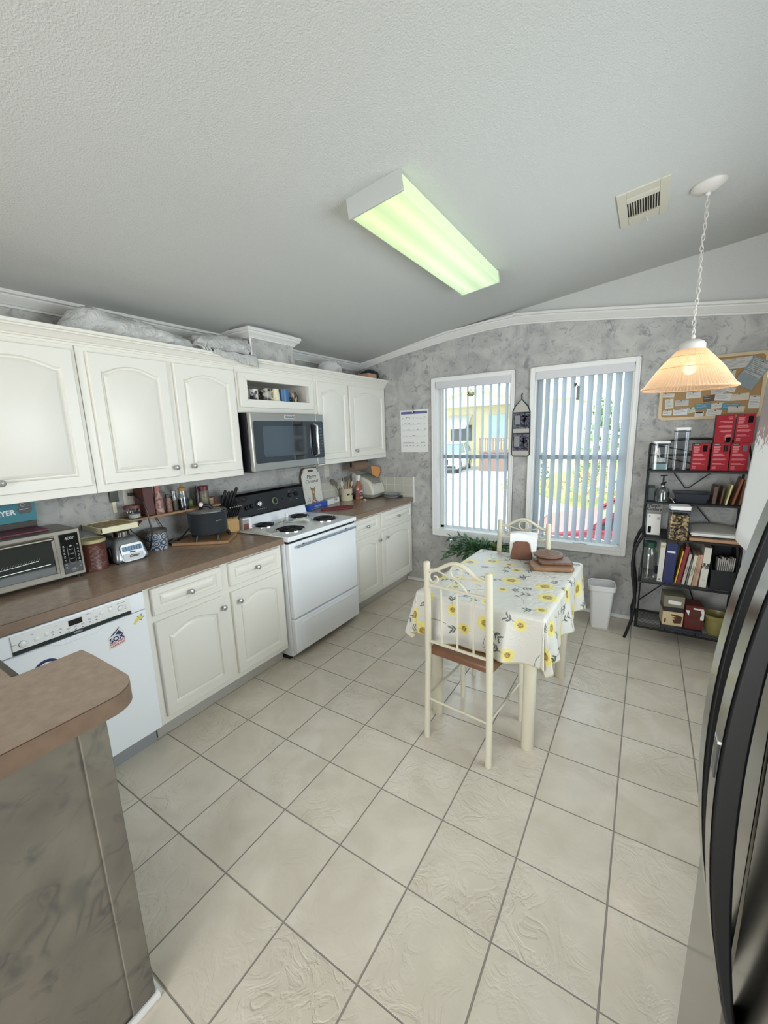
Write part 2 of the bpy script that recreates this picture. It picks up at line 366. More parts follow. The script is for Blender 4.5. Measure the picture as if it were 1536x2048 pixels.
# crown mouldings
CP = [(0, 0), (.010, 0), (.010, .010), (.016, .013), (.022, .022), (.036, .034), (.044, .046), (.044, .052), (.056, .056), (.056, .072), (0, .072)]
def sweep_crown(mb, p0, p1, out, m, k=1.0):
    p0, p1, out = Vector(p0), Vector(p1), Vector(out); n = len(CP)
    vs = [p + out*a*k + Vector((0, 0, b*k)) for p in (p0, p1) for a, b in CP]
    mb.add(vs, [tuple(range(n)), tuple(range(2*n-1, n-1, -1))]+[(i, n+i, n+(i+1) % n, (i+1) % n) for i in range(n)], m)
mb = MB(); sweep_crown(mb, (0, ROOM_Y, 2.243), (0, W, 2.243), (1, 0, 0), CROWNM); struct(mb.build('trim_1', angle=18))
mb = MB()
KX = [0, .5, 1.05, 1.4, 1.64]
for x0, x1 in zip(KX, KX[1:]): sweep_crown(mb, (x0, W, crown_bot(x0)), (x1, W, crown_bot(x1)), (0, -1, 0), CROWNM)
struct(mb.build('trim_2', angle=18))
mb = MB()
KX = [1.64, 2.0, 2.62, 3.27, ROOM_X]
for x0, x1 in zip(KX, KX[1:]): sweep_crown(mb, (x0, W, crown_bot(x0)), (x1, W, crown_bot(x1)), (0, -1, 0), CROWNM, 1.1)
struct(mb.build('trim_3', angle=18))
mb = MB(); mb.box((0, -2.75, 0), (.9, -2.65, 2.44), PAINT); struct(mb.build('wall_light_block', smooth=False))  # unseen stub wall added to keep rear light off the peninsula
# battens over the wallboard joints
mb = MB()
for x in (1.224, 1.675, 2.605, 3.3):
    mb.box((x-.009, W-.004, 2.09 if .8 < x < 2.55 else 0), (x+.009, W, crown_bot(x)), WP)
mb.box((2.331, W-.003, 0), (2.337, W, .53), WP); mb.box((1.72, W-.004, 0), (1.735, W, .53), WP)
struct(mb.build('trim_4', smooth=False))
mb = MB(); mb.box((.55, W-.012, 0), (ROOM_X, W, .022), TRIMW); mb.box((.55, W-.008, .022), (ROOM_X, W, .03), TRIMW); struct(mb.build('baseboard_back', bevel=.003))
# ---- windows
FR = mat('window_frame_grey', S(150, 166, 178), .5)
VAL = mat('valance_white', S(205, 205, 208), .5)
SLAT = bpy.data.materials.new('blind_vinyl'); SLAT.use_nodes = True
_n, _l = SLAT.node_tree.nodes, SLAT.node_tree.links
_d = _n['Principled BSDF']; _d.inputs['Base Color'].default_value = sc3(S(206, 211, 214)); _d.inputs['Roughness'].default_value = .5
_t = _n.new('ShaderNodeBsdfTranslucent'); _t.inputs[0].default_value = sc3(S(184, 208, 224)); _x = _n.new('ShaderNodeMixShader'); _x.inputs[0].default_value = .27
_l.new(_d.outputs[0], _x.inputs[1]); _l.new(_t.outputs[0], _x.inputs[2]); _l.new(_x.outputs[0], _n['Material Output'].inputs[0])
for wi, (x0, x1, z0, z1) in enumerate(WO):
    win = bpy.data.objects.new('window_%d' % (wi+1), None); COL.objects.link(win); win.location = ((x0+x1)/2, W, z0); win['kind'] = 'structure'
    c = MB(); t = .038
    for a, b in (((x0-t, W-.014, z0-.064), (x0, W, z1+t)), ((x1, W-.014, z0-.064), (x1+.034, W, z1+t)), ((x0, W-.014, z1), (x1, W, z1+t)), ((x0, W-.014, z0-.064), (x1, W, z0-.03))): c.box(a, b, TRIMW)
    for a, b in (((x0-t, W-.019, z0-.064), (x0-t+.01, W, z1+t)), ((x1+.024, W-.019, z0-.064), (x1+.034, W, z1+t)), ((x0-t, W-.019, z1+t-.01), (x1+.034, W, z1+t)), ((x0-t, W-.019, z0-.064), (x1+.034, W, z0-.054))): c.box(a, b, TRIMW)
    c.build('window_casing', win, bevel=.002)
    c = MB(); c.box((x0-.001, W-.016, z0-.03), (x1+.001, W+.09, z0+.004), TRIMW); c.build('window_sill', win, bevel=.003)
    c = MB()
    for a, b in (((x0, W, z0), (x0+.012, W+.1, z1)), ((x1-.012, W, z0), (x1, W+.1, z1)), ((x0, W, z1-.012), (x1, W+.1, z1))): c.box(a, b, TRIMW)
    c.build('jamb', win)
    c = MB(); y0, y1 = W+.082, W+.108
    for a, b in (((x0+.012, y0, z0), (x0+.05, y1, z1-.012)), ((x1-.035, y0, z0), (x1-.012, y1, z1-.012)), ((x0+.012, y0, z0), (x1-.012, y1, z0+.03)), ((x0+.012, y0, z1-.045), (x1-.012, y1, z1-.012))): c.box(a, b, TRIMW)
    c.build('window_frame', win, bevel=.003)
    c = MB(); c.box((x0+.04, y0-.01, 1.315), (x1-.03, y1, 1.355), FR); c.build('meeting_rail', win, bevel=.004)
    c = MB(); c.box((x0+.03, W+.094, z0+.02), (x1-.02, W+.097, z1-.03), PANE); c.build('glass_pane', win, smooth=False)
    # vertical blind
    bl = thing('vertical_blind', ['vertical blind with nearly open slats in the left window', 'vertical blind with half closed pale blue slats in the right window'][wi], 'window blind', ((x0+x1)/2, W+.04, z1-.07), group='vertical blinds')
    c = MB(); c.box((x0+.004, W-.012, z1-.066), (x1-.004, W+.02, z1+.004), VAL); c.box((x0+.012, W+.02, z1-.04), (x1-.012, W+.07, z1-.012), VAL); c.build('valance', bl, bevel=.004)
    n = 9 if wi == 0 else 11
    xs = [x0+.095+.0735*k for k in range(n)] if wi == 0 else [x0+.03+.0655*k for k in range(n)]
    for k, x in enumerate(xs):
        a = R(35 + rnd.uniform(-2, 2)) if wi == 0 else R(35 + rnd.uniform(-2.5, 2.5))
        if wi == 1 and k == n-1: a = R(48)
        w = .0445; yy = W+.036
        dx, dy = -math.sin(a), math.cos(a); nx, ny = dy, -dx
        zb = z0+.022; zt = z1-.04; c = MB(); sw = rnd.uniform(-.004, .004)
        c.grid(lambda u, v: (x+dx*(2*u-1)*w*.98+nx*.004*(1-(2*u-1)**2)+sw*(1-v)**2, yy+dy*(2*u-1)*w*.96+ny*.004*(1-(2*u-1)**2), zb+(zt-zb)*v), 6, 8, SLAT)
        c.build('slat', bl)
    c = MB(); c.tube([(x0+.05, W+.03, z1-.05), (x0+.05, W+.03, 1.15)], .002, WHITEP, 6); c.build('wand', bl)
# ---- back splash tiles
TILE = bpy.data.materials.new('backsplash_tile'); TILE.use_nodes = True
_n, _l = TILE.node_tree.nodes, TILE.node_tree.links; _b = _n['Principled BSDF']; _b.inputs['Roughness'].default_value = .35
_tc = _n.new('ShaderNodeTexCoord'); _s = _n.new('ShaderNodeSeparateXYZ'); _c = _n.new('ShaderNodeCombineXYZ'); _a = _n.new('ShaderNodeMath'); _a.operation = 'ADD'
_l.new(_tc.outputs['Object'], _s.inputs[0]); _l.new(_s.outputs[0], _a.inputs[0]); _l.new(_s.outputs[1], _a.inputs[1]); _l.new(_a.outputs[0], _c.inputs[0]); _l.new(_s.outputs[2], _c.inputs[1])
_k = _n.new('ShaderNodeTexBrick'); _k.offset = 0; _k.inputs['Color1'].default_value = sc3(S(190, 188, 176)); _k.inputs['Color2'].default_value = sc3(S(182, 180, 168)); _k.inputs['Mortar'].default_value = sc3(S(208, 206, 196))
_k.inputs['Scale'].default_value = 1; _k.inputs['Brick Width'].default_value = .108; _k.inputs['Row Height'].default_value = .104; _k.inputs['Mortar Size'].default_value = .003
_l.new(_c.outputs[0], _k.inputs['Vector']); _l.new(_k.outputs[0], _b.inputs['Base Color'])
mb = MB(); mb.box((0, .80, .914), (.008, W, 1.122), TILE); mb.box((.008, W-.008, .914), (.64, W, 1.122), TILE)
mb.box((.64, W-.012, .86), (.652, W, 1.13), TRIMW); struct(mb.build('trim_5', smooth=False))
mb = MB(); mb.box((0, 1.0, 0), (.001, 1.001, .001), TILE)

# ================================================================== CABINETS
def F_left(xf): return lambda u, v, w: (xf+w, u, v)      # u along y, v up, w out into the room
def panel_door(mb, F, u0, u1, v0, v1, m, arch=True, th=.019, fr=.055, rise=.036):
    """routed door: slab, groove and raised centre with a cathedral top"""
    N = 22
    def outline(ins):
        L, Rr, B = u0+fr+ins, u1-fr-ins, v0+fr+ins
        top = v1-fr-ins; sh = rise if arch else 0
        pts = [(L, B), (Rr, B)]
        for k in range(N+1):
            t = 1-2*k/N; a = min(1, abs(t)/.9)
            z = top-sh+sh*((1-a**2)**1.15) if arch else top
            pts.append(((L+Rr)/2+t*(Rr-L)/2, z))
        return pts
    rect = [(u0, v0), (u1, v0)]+[((u1 if k == 0 else u0 if k == N else outline(0)[2+k][0]), v1) for k in range(N+1)]
    rings = [([(a, b) for a, b in rect], 0), (rect, th-.004), ([(min(max(a, u0+.004), u1-.004), min(max(b, v0+.004), v1-.004)) for a, b in rect], th),
             (outline(-.003), th), (outline(.002), th-.009), (outline(.007), th-.012), (outline(.010), th-.012), (outline(.013), th-.006), (outline(.020), th-.003), (outline(.028), th)]
    n = N+3; vs = []; fs = []
    for pts, w in rings: vs += [F(a, b, w) for a, b in pts]
    for r in range(len(rings)-1):
        for k in range(n): fs.append((r*n+k, r*n+(k+1) % n, (r+1)*n+(k+1) % n, (r+1)*n+k))
    last = (len(rings)-1)*n
    cu, cv = (u0+u1)/2, (v0+v1)/2; ci = len(vs); vs.append(F(cu, cv, th))
    fs += [(last+k, last+(k+1) % n, ci) for k in range(n)]
    mb.add(vs, fs, m)
def knob(F, u, v, w, parent, m=NICKEL):
    c = Vector(F(u, v, w)); k = MB(); k.lathe([(.006, -.001), (.006, .008), (.005, .012), (.012, .016), (.0155, .021), (.015, .027), (.009, .031), (0, .032)], c, m, 20, 'x', cap=False); return k.build('knob', parent)
DX = .314   # face of the upper cabinets
UB, UT = 1.333, 2.06
def upper(name, label, y0, y1, doors, knobs, bottom=UB, niche=None):
    t = thing(name, label, 'cabinet', (DX/2, (y0+y1)/2, bottom), group='upper kitchen cabinets')
    b = MB(); e = .0008
    if niche is None: b.box((.001, y0+e, bottom), (DX-.019, y1-e, UT), CAB)
    else:
        (a0, a1, c0, c1) = niche; s = .016
        b.box((.001, y0+e, bottom), (DX-.019, y1-e, c0-.01), CAB); b.box((.001, y0+e, c1+.01), (DX-.019, y1-e, UT), CAB)
        b.box((.001, y0+e, c0-.01), (DX-.019, a0-.02, c1+.01), CAB); b.box((.001, a1+.02, c0-.01), (DX-.019, y1-e, c1+.01), CAB); b.box((.001, a0-.02, c0-.01), (.012, a1+.02, c1+.01), CABIN)
    b.build('body', t)
    f = MB()
    if niche is None: f.box((DX-.019, y0+e, bottom-.001), (DX, y1-e, UT), CAB)
    else:
        a0, a1, c0, c1 = niche
        f.box((DX-.019, y0+e, bottom-.001), (DX, y1-e, c0), CAB); f.box((DX-.019, y0+e, c1), (DX, y1-e, UT), CAB); f.box((DX-.019, y0+e, c0), (DX, a0, c1), CAB); f.box((DX-.019, a1, c0), (DX, y1-e, c1), CAB)
    f.build('face_frame', t, bevel=.0015)
    for i, (a, b_) in enumerate(doors):
        d = MB(); panel_door(d, F_left(DX+.001), a, b_, 1.374, 2.024, CAB); dd = d.build('door', t, angle=28)
        if knobs[i] is not None: knob(F_left(DX+.02), knobs[i], 1.428, 0, dd)
    return t
upper('upper_cabinet', 'long cream upper cabinet above the toaster oven, at the left edge', -1.86, -.928, [(-1.845, -1.412), (-1.398, -.949)], [-1.475, -1.30])
upper('upper_cabinet', 'cream upper cabinet with two arched doors left of the microwave', -.927, -.012, [(-.888, -.486), (-.447, -.030)], [-.512, -.398])
nt = upper('upper_cabinet', 'short cream cabinet with an open mug shelf above the microwave', -.011, .764, [], [], 1.757, (.072, .685, 1.846, 1.972))
# mitred frame around the niche opening
c = MB(); Fn = F_left(DX)
o_ = (.006, .742, 1.792, 2.018); i_ = (.072, .685, 1.846, 1.972)
for (p, q, r_, s_) in (((o_[0], o_[2]), (o_[1], o_[2]), (i_[1], i_[2]), (i_[0], i_[2])), ((o_[1], o_[2]), (o_[1], o_[3]), (i_[1], i_[3]), (i_[1], i_[2])), ((o_[1], o_[3]), (o_[0], o_[3]), (i_[0], i_[3]), (i_[1], i_[3])), ((o_[0], o_[3]), (o_[0], o_[2]), (i_[0], i_[2]), (i_[0], i_[3]))):
    c.prism([p, q, r_, s_], Fn, 0, .019, CAB)
c.build('niche_frame', nt, bevel=.002)
upper('upper_cabinet', 'cream upper cabinet with two arched doors in the window corner', .765, W-.002, [(.785, 1.204), (1.226, 1.822)], [None, 1.294])
# crown along the top of the uppers
mb = MB(); CC = [(0, -.006), (.008, -.006), (.008, .004), (.014, .007), (.014, .013), (.020, .016), (.028, .028), (.038, .038), (.046, .041), (.046, .047), (.056, .050), (.056, .064), (-.30, .064), (-.30, .058), (0, .058)]
n = len(CC)
vs = [(DX+a*1.0, y, 2.052+b) for y in (-1.86, W-.001) for a, b in CC]
mb.add(vs, [tuple(range(n)), tuple(range(2*n-1, n-1, -1))]+[(i, n+i, n+(i+1) % n, (i+1) % n) for i in range(n)], CAB)
struct(mb.build('trim_6', angle=18))
# duct chase from the hood to the ceiling
mb = MB(); CHX = .30
mb.box((.0, .155, 2.117), (CHX, .575, 2.345), WP); mb.box((CHX, .15, 2.117), (CHX+.006, .165, 2.27), TRIMW); mb.box((CHX, .535, 2.117), (CHX+.006, .555, 2.27), WP)
struct(mb.build('trim_7', smooth=False))
mb = MB(); z = 2.262; e = 0
prof = [(0, 0), (.010, 0), (.010, .008), (.014, .010), (.020, .018), (.034, .028), (.038, .034), (.038, .040), (.046, .044), (.046, .062), (0, .062)]
def ring(a, b): return [(.001, .155-a, z+b), (CHX+a, .155-a, z+b), (CHX+a, .575+a, z+b), (.001, .575+a, z+b)]
vs = []; fs = []
for a, b in prof: vs += ring(a, b)
for r_ in range(len(prof)-1):
    for k in range(3): fs.append((r_*4+k, r_*4+k+1, (r_+1)*4+k+1, (r_+1)*4+k))
mb.add(vs, fs, CROWNM); struct(mb.build('trim_8', angle=18))

BX = .61
def base_cab(label, y0, y1, cols, knobsd, kick=True):
    t = thing('base_cabinet', label, 'cabinet', (BX/2, (y0+y1)/2, 0), group='base kitchen cabinets')
    b = MB(); b.box((.01, y0+.001, .10), (BX-.019, y1-.001, .873), CAB); b.build('body', t)
    b = MB(); b.box((.05, y0+.001, 0), (.545, y1-.001, .10), KICK); b.build('toe_kick', t)
    b = MB(); b.box((BX-.019, y0+.001, .10), (BX, y1-.001, .875), CAB); b.build('face_frame', t, bevel=.0015)
    for (a, c_), kd, kk in zip(cols, knobsd, [(a+c_)/2 for a, c_ in cols]):
        d = MB(); panel_door(d, F_left(BX+.001), a, c_, .712, .856, CAB, arch=False, fr=.036); dd = d.build('drawer', t, angle=28); knob(F_left(BX+.02), kk, .779, 0, dd)
        d = MB(); panel_door(d, F_left(BX+.001), a, c_, .14, .676, CAB); dd = d.build('door', t, angle=28); knob(F_left(BX+.02), kd, .61, 0, dd)
    return t
base_cab('cream base cabinet with two drawers and doors between dishwasher and stove', -.928, -.008, [(-.897, -.492), (-.437, -.034)], [-.508, -.392])
base_cab('cream base cabinet with two drawers and doors between stove and window wall', .778, W-.002, [(.80, 1.198), (1.245, 1.822)], [1.185, 1.315])
t = thing('base_cabinet', 'cream corner base cabinet left of the dishwasher, behind the peninsula', 'cabinet', (.3, -1.9, 0), group='base kitchen cabinets')
b = MB(); b.box((.01, -2.2, .1), (BX, -1.54, .873), CAB); b.build('body', t); b = MB(); b.box((.05, -2.2, 0), (.54, -1.54, .1), KICK); b.build('toe_kick', t)

SEAM = mat('laminate_seam', S(58, 44, 36), .5)
def worktop(name, label, y0, y1):
    t = thing(name, label, 'worktop', (.32, (y0+y1)/2, .876), group='kitchen worktops')
    b = MB(); b.box((.009, y0, .879), (.6405, y1, .9145), TOP); b.build('slab', t, bevel=.002)
    b = MB(); b.box((.641, y0+.0004, .872), (.645, y1-.0004, .9135), TOPE); b.build('edge_band', t, bevel=.001)
    b = MB(); b.box((.6405, y0+.0006, .9125), (.6446, y1-.0006, .9141), SEAM); b.build('seam', t)
    return t
worktop('laminate_worktop', 'long brown laminate worktop carrying the toaster oven and black pot', -2.2, -.006)
worktop('laminate_worktop', 'short brown laminate worktop right of the stove', .779, W-.009)

# peninsula: half wall with wallpaper and a raised brown top
t = thing('peninsula_counter', 'peninsula counter with a rounded brown top on a wallpapered half wall', 'counter', (1.5, -1.8, 0))
zt = .985
def arc(cx, cy, r, a0, a1, n=10): return [(cx+r*math.cos(R(a0+(a1-a0)*k/n)), cy+r*math.sin(R(a0+(a1-a0)*k/n))) for k in range(n+1)]
poly = [(.70, -2.2), (1.625, -2.2)] + arc(1.625-.075, -1.438-.075, .075, 0, 90, 12)[0:] + [(1.36, -1.437), (1.295, -1.440), (1.296, -1.602), (.70, -1.602)]
b = MB(); b.prism(poly, lambda a, c_, w: (a, c_, w), zt-.003, zt, TOP); b.build('top', t)
b = MB(); b.prism(poly, lambda a, c_, w: (a, c_, w), zt-.052, zt-.0050, TOPE); b.build('edge_band', t, angle=20)
b = MB(); b.prism(poly, lambda a, c_, w: (a, c_, w), zt-.0049, zt-.0031, SEAM); b.build('seam', t, angle=20)
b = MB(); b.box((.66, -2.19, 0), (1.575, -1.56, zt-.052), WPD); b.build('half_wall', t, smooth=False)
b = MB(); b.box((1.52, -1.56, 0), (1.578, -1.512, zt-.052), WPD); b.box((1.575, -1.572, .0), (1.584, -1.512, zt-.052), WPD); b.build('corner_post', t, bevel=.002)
b = MB(); b.tube([(1.588, -2.19, .008), (1.588, -1.506, .008)], .011, TRIMW, 10); b.tube([(1.59, -1.508, .008), (1.25, -1.508, .008)], .011, TRIMW, 10); b.build('shoe_moulding', t)
# ================================================================== APPLIANCES
FL = F_left(0)
# ---- dishwasher
t = thing('dishwasher', 'white dishwasher with team stickers below the long worktop', 'dishwasher', (.35, -1.235, 0))
b = MB(); b.box((.08, -1.532, .113), (.60, -.936, .868), WHITEA); b.build('body', t)
b = MB(); b.box((.60, -1.529, .118), (.642, -.939, .772), WHITEA); b.build('door', t, bevel=.005)
b = MB(); b.box((.60, -1.529, .777), (.645, -.939, .866), WHITEA); b.build('control_panel', t, bevel=.004)
b = MB(); b.box((.644, -1.447, .796), (.651, -1.008, .858), WHITEP); b.build('control_plate', t, bevel=.002)
# pocket handle: dark lip running under the plate, bowed
b = MB(); pts = []
b.prism([(-1.447, .780), (-1.008, .780), (-1.008, .795), (-1.447, .795)], FL, .643, .6515, mat('handle_dark_green', S(52, 60, 58), .25, .5)); b.build('handle', t, bevel=.001)
b = MB(); b.prism([(-1.35, .775), (-1.10, .775), (-1.16, .750), (-1.29, .750)], FL, .641, .647, WHITEA); b.build('handle_grip', t, bevel=.003)
b = MB(); b.box((.6505, -1.257, .823), (.6525, -1.207, .847), BLACKG); b.build('display', t)
PB = mat('panel_print', S(120, 124, 132), .6)
b = MB()
for (y, z, r_) in ((-1.413, .818, .012), (-1.052, .826, .011)):
    b.lathe([(r_+.0015, .6505), (r_+.0015, .652), (r_, .6525)], (0, y, z), PB, 24, 'x'); b.lathe([(r_, .652), (r_, .654), (r_*.8, .6555), (0, .656)], (0, y, z), WHITEP, 24, 'x')
for (y, z) in ((-1.368, .817), (-1.335, .823), (-1.13, .832), (-1.094, .833)): b.lathe([(.0085, .6505), (.0085, .653), (.006, .6545), (0, .655)], (0, y, z), WHITEP, 18, 'x')
b.build('button', t)
b = MB()
for k in range(7):
    y = -1.315+.027*k
    if -1.262 < y < -1.2: z = .812
    else: z = .822
    b.box((.6512, y-.004, z-.012), (.6516, y+.003, z-.009), INK); b.box((.6512, y-.006, z), (.6515, y+.006, z+.0016), PB); b.box((.6512, y-.005, z+.004), (.6515, y+.005, z+.0056), PB)
for y, z, w_ in ((-1.38, .843, .008), (-1.30, .845, .010), (-1.18, .850, .024), (-1.094, .848, .018), (-1.046, .849, .036), (-1.03, .832, .010), (-1.03, .824, .006), (-1.03, .816, .011), (-1.438, .823, .016)):
    b.box((.6512, y-w_/2, z-.0009), (.6515, y+w_/2, z+.0009), PB)
b.build('panel_print', t)
text('BOSCH', .010, (.6518, -1.228, .788), (0, 1, 0), (0, 0, 1), mat('logo_silver', S(170, 174, 176), .4), t, bold=.0003)
b = MB(); b.box((.08, -1.529, .0), (.56, -.941, .112), mat('kick_grey', S(150, 152, 156), .5)); b.build('toe_kick', t)
# stickers on its door, each its own magnet
st = MB(); NAVY = mat('navy_print', S(28, 40, 92), .5); REDP = mat('red_print', S(176, 38, 42), .5)
def disc(mb, y, z, r_, x0, x1, m, n=40): mb.lathe([(r_, x0), (r_, x1)], (0, y, z), m, n, 'x')
disc(st, -1.352, .667, .052, .6421, .6428, WHITEP)
def annulus(mb, y, z, r0, r1, x, m, a0=0, a1=360, n=48, w=.0003):
    pts = [(y+r1*math.cos(R(a0+(a1-a0)*k/n)), z+r1*math.sin(R(a0+(a1-a0)*k/n))) for k in range(n+1)]+[(y+r0*math.cos(R(a0+(a1-a0)*(n-k)/n)), z+r0*math.sin(R(a0+(a1-a0)*(n-k)/n))) for k in range(n+1)]
    for k in range(n):
        q = [pts[k], pts[k+1], pts[2*n+1-k-1], pts[2*n+1-k]]
        mb.prism(q, FL, x, x+w, m)
annulus(st, -1.352, .667, .037, .049, .6428, NAVY); annulus(st, -1.352, .667, .0175, .030, .6428, REDP, 38, 322)
o = st.build('round_magnet', angle=25); tag(o, 'round blue and red team magnet half hidden behind the peninsula top', 'magnet')
text('UBS', .022, (.6432, -1.336, .667), (0, 1, 0), (0, 0, 1), REDP, o, bold=.0008)
st = MB(); st.prism([(-1.122, .640), (-1.047, .652), (-1.047, .688), (-1.058, .700), (-1.048, .705), (-1.068, .742), (-1.118, .702), (-1.122, .690), (-1.116, .682)], FL, .6421, .6428, PAPER)
st.prism([(-1.112, .701), (-1.066, .738), (-1.071, .728), (-1.094, .707)], FL, .6428, .6431, NAVY); st.prism([(-1.088, .703), (-1.074, .722), (-1.062, .712), (-1.056, .701), (-1.066, .699), (-1.078, .704)], FL, .6428, .6431, NAVY)
o = st.build('baseball_magnet', smooth=False); tag(o, 'baseball team magnet with batter and printed name on the dishwasher door', 'magnet')
text('SOX', .030, (.6431, -1.083, .685), (0, 1, .14), (0, -.14, 1), NAVY, o, bold=.0012, xs=1.05)
text('CHICAGO', .0145, (.6431, -1.083, .668), (0, 1, .14), (0, -.14, 1), REDP, o, bold=.0003, xs=1.0)
text('WHITE SOX', .0115, (.6431, -1.083, .655), (0, 1, .14), (0, -.14, 1), REDP, o, bold=.0003, xs=1.0)
st = MB(); cy0, cz0 = -.968, .742; sp = []
for k in range(10): rr = .021 if k % 2 == 0 else .009; a = R(70+36*k); sp.append((cy0+rr*math.cos(a), cz0+rr*math.sin(a)))
for k in range(10): st.prism([(cy0, cz0), sp[k], sp[(k+1) % 10]], FL, .6421, .6426, mat('star_teal', S(52, 112, 130), .5))
sp2 = [(cy0+(a-cy0)*.7, cz0+(b_-cz0)*.7) for a, b_ in sp]
for k in range(10): st.prism([(cy0, cz0), sp2[k], sp2[(k+1) % 10]], FL, .6426, .6429, mat('star_yellow', S(226, 214, 110), .5))
st.prism([(-1.004, .722), (-.998, .714), (-.990, .722), (-.982, .728), (-.974, .731), (-.978, .745), (-.990, .742)], FL, .6421, .6428, MATS['star_yellow'])
o = st.build('star_magnet', smooth=False); tag(o, 'small yellow shooting star magnet near the dishwasher top corner', 'magnet')

# ---- stove
SX = .688
t = thing('electric_stove', 'white electric coil stove with a black control panel', 'stove', (.35, .383, 0))
b = MB(); b.box((.02, .002, .03), (.64, .764, .885), WHITEA); b.build('body', t, bevel=.003)
b = MB(); b.box((.055, .004, .0), (.60, .762, .05), BLACK); b.build('base', t)
b = MB(); b.prism([(.02, .003), (SX, -.004), (SX, .770), (.02, .763)], lambda a, c_, w: (a, c_, w), .885, .918, WHITEA); b.build('cooktop', t, bevel=.006, seg=3)
b = MB(); b.box((.60, .004, .868), (.668, .762, .885), BLACK); b.build('door_gap', t)
od = MB(); od.box((.642, .006, .325), (SX-.006, .760, .868), WHITEA); od = od.build('oven_door', t, bevel=.008, seg=3)
b = MB(); b.tube([(SX+.022, .055, .842), (SX+.022, .72, .842)], .0085, mat('handle_grey', S(160, 176, 190), .25, .6), 12); b.build('handle', od)
b = MB()
for y in (.14, .63): b.cyl((SX-.008, y, .842), (SX+.022, y, .842), .006, BLACK)
b.build('handle_mount', od)
dr = MB(); dr.box((.642, .006, .062), (SX-.004, .760, .314), WHITEA); dr = dr.build('storage_drawer', t, bevel=.008, seg=3)
b = MB(); b.prism([(.06, .268), (.706, .268), (.68, .286), (.086, .286)], FL, SX-.005, SX+.002, WHITEA); b.build('drawer_grip', dr, bevel=.004)
# backguard
bgp = [(.02, .918), (.135, .918), (.125, .985), (.118, 1.0)]
b = MB(); b.prism([(.015, .90), (.150, .918), (.128, .99), (.015, .99)], lambda a, c_, w: (a, w, c_), .006, .758, WHITEA); b.build('backguard', t, bevel=.004)
b = MB(); prof = [(.015, .985), (.140, .985), (.146, .992), (.142, 1.01), (.108, 1.155), (.096, 1.168), (.060, 1.172), (.015, 1.172)]
b.prism(prof, lambda a, c_, w: (a, w, c_), .002, .762, BLACKG); cp = b.build('control_panel', t, bevel=.008, seg=3)
PZ = lambda z: .142-(z-1.01)*(.034/.145)
SLV = mat('panel_silver_sheen', S(120, 124, 130), .22, .9)
b = MB(); b.prism([(.030, 1.006), (.735, 1.006), (.735, 1.150), (.030, 1.150)], lambda a, c_, w: (PZ(c_)+w, a, c_), -.002, .0012, mat('panel_face', S(70, 70, 72), .2, .8)); b.build('panel_face', t)
nrm = Vector((.145, 0, .034)).normalized()
def dial(y, z, r_, m, rim=None, name='dial', h=.018):
    p = Vector((PZ(z), y, z)); k = MB()
    if rim: k.cyl(p, p+nrm*.006, r_+.006, rim, n=28)
    k.cyl(p+nrm*.004, p+nrm*h, r_, m, r_*.86, 28)
    o = k.build(name, t, bevel=.002); k = MB(); k.obox(p+nrm*(h+.004), (.010, .007, r_*1.6), (0, -R(13), 0), m); k.build('dial_grip', o, bevel=.002); return o
dial(.250, 1.072, .024, CHROME, BLACK, 'dial', .016)
dial(.415, 1.070, .024, BLACK, mat('green_ring', S(140, 150, 120), .3, .7), 'dial', .006)
for y, z in ((.128, 1.060), (.178, 1.066), (.592, 1.092), (.665, 1.095)): dial(y, z, .019, BLACK)
dots = MB()
for y in (.592, .665):
    for dz in (.036, -.036): dots.box((PZ(1.09+dz)+.001, y-.005, 1.09+dz-.0015), (PZ(1.09+dz)+.0025, y+.005, 1.09+dz+.0015), WHITEP)
for a in range(5): dots.box((PZ(1.05)+.001, .23+.02*a, 1.030), (PZ(1.05)+.006, .236+.02*a, 1.033), WHITEP)
dots.sph((PZ(1.075)+.002, .50, 1.075), .005, BLACK, 10); dots.build('panel_marks', t)
COIL = mat('burner_coil', S(34, 36, 38), .5, .3); PAN = mat('drip_pan', S(46, 48, 50), .25, .8)
for (x, y, r_) in ((.225, .205, .078), (.512, .195, .092), (.225, .575, .078), (.500, .585, .098)):
    b = MB(); b.lathe([(r_+.012, .918), (r_+.012, .923), (r_+.004, .922), (r_-.004, .919), (.02, .9185)], (x, y, 0), CHROME, 36); b.lathe([(r_, .9192), (.01, .9190)], (x, y, 0), PAN, 36, cap=False)
    bn = b.build('burner', t)
    pts = []; T = 4.2
    for k in range(150): a = 2*PI*T*k/149; rr = .016+(r_-.024)*k/149; pts.append((x+rr*math.cos(a), y+rr*math.sin(a), .9275))
    b = MB(); b.tube(pts, .0046, COIL, 7); b.build('coil', bn)
# spoon rest, shaker, small things on the cooktop
b = MB(); b.lathe([(0, .921), (.03, .921), (.045, .928), (.05, .935), (.047, .934), (.03, .925), (0, .924)], (.33, .365, 0), mat('sage_ceramic', S(196, 200, 186), .35), 32, cap=False)
b.tube([(.37, .37, .931), (.42, .385, .945), (.46, .40, .950), (.50, .415, .935)], [.010, .013, .015, .012], MATS['sage_ceramic'], 10)
tag(b.build('spoon_rest'), 'pale green ceramic spoon rest between the stove burners', 'spoon rest')
t = thing('salt_shaker', 'small white capped shaker standing in the spoon rest', 'shaker', (.30, .365, .925))
b = MB(); b.lathe([(.013, .925), (.015, .93), (.012, .955), (.012, .960)], (.30, .37, 0), mat('cloudy_glass', S(190, 192, 190), .2), 18); b.build('jar', t)
b = MB(); b.lathe([(.013, .960), (.014, .972), (.012, .988), (.006, .996), (0, .997)], (.30, .37, 0), WHITEP, 18); b.build('cap', t)
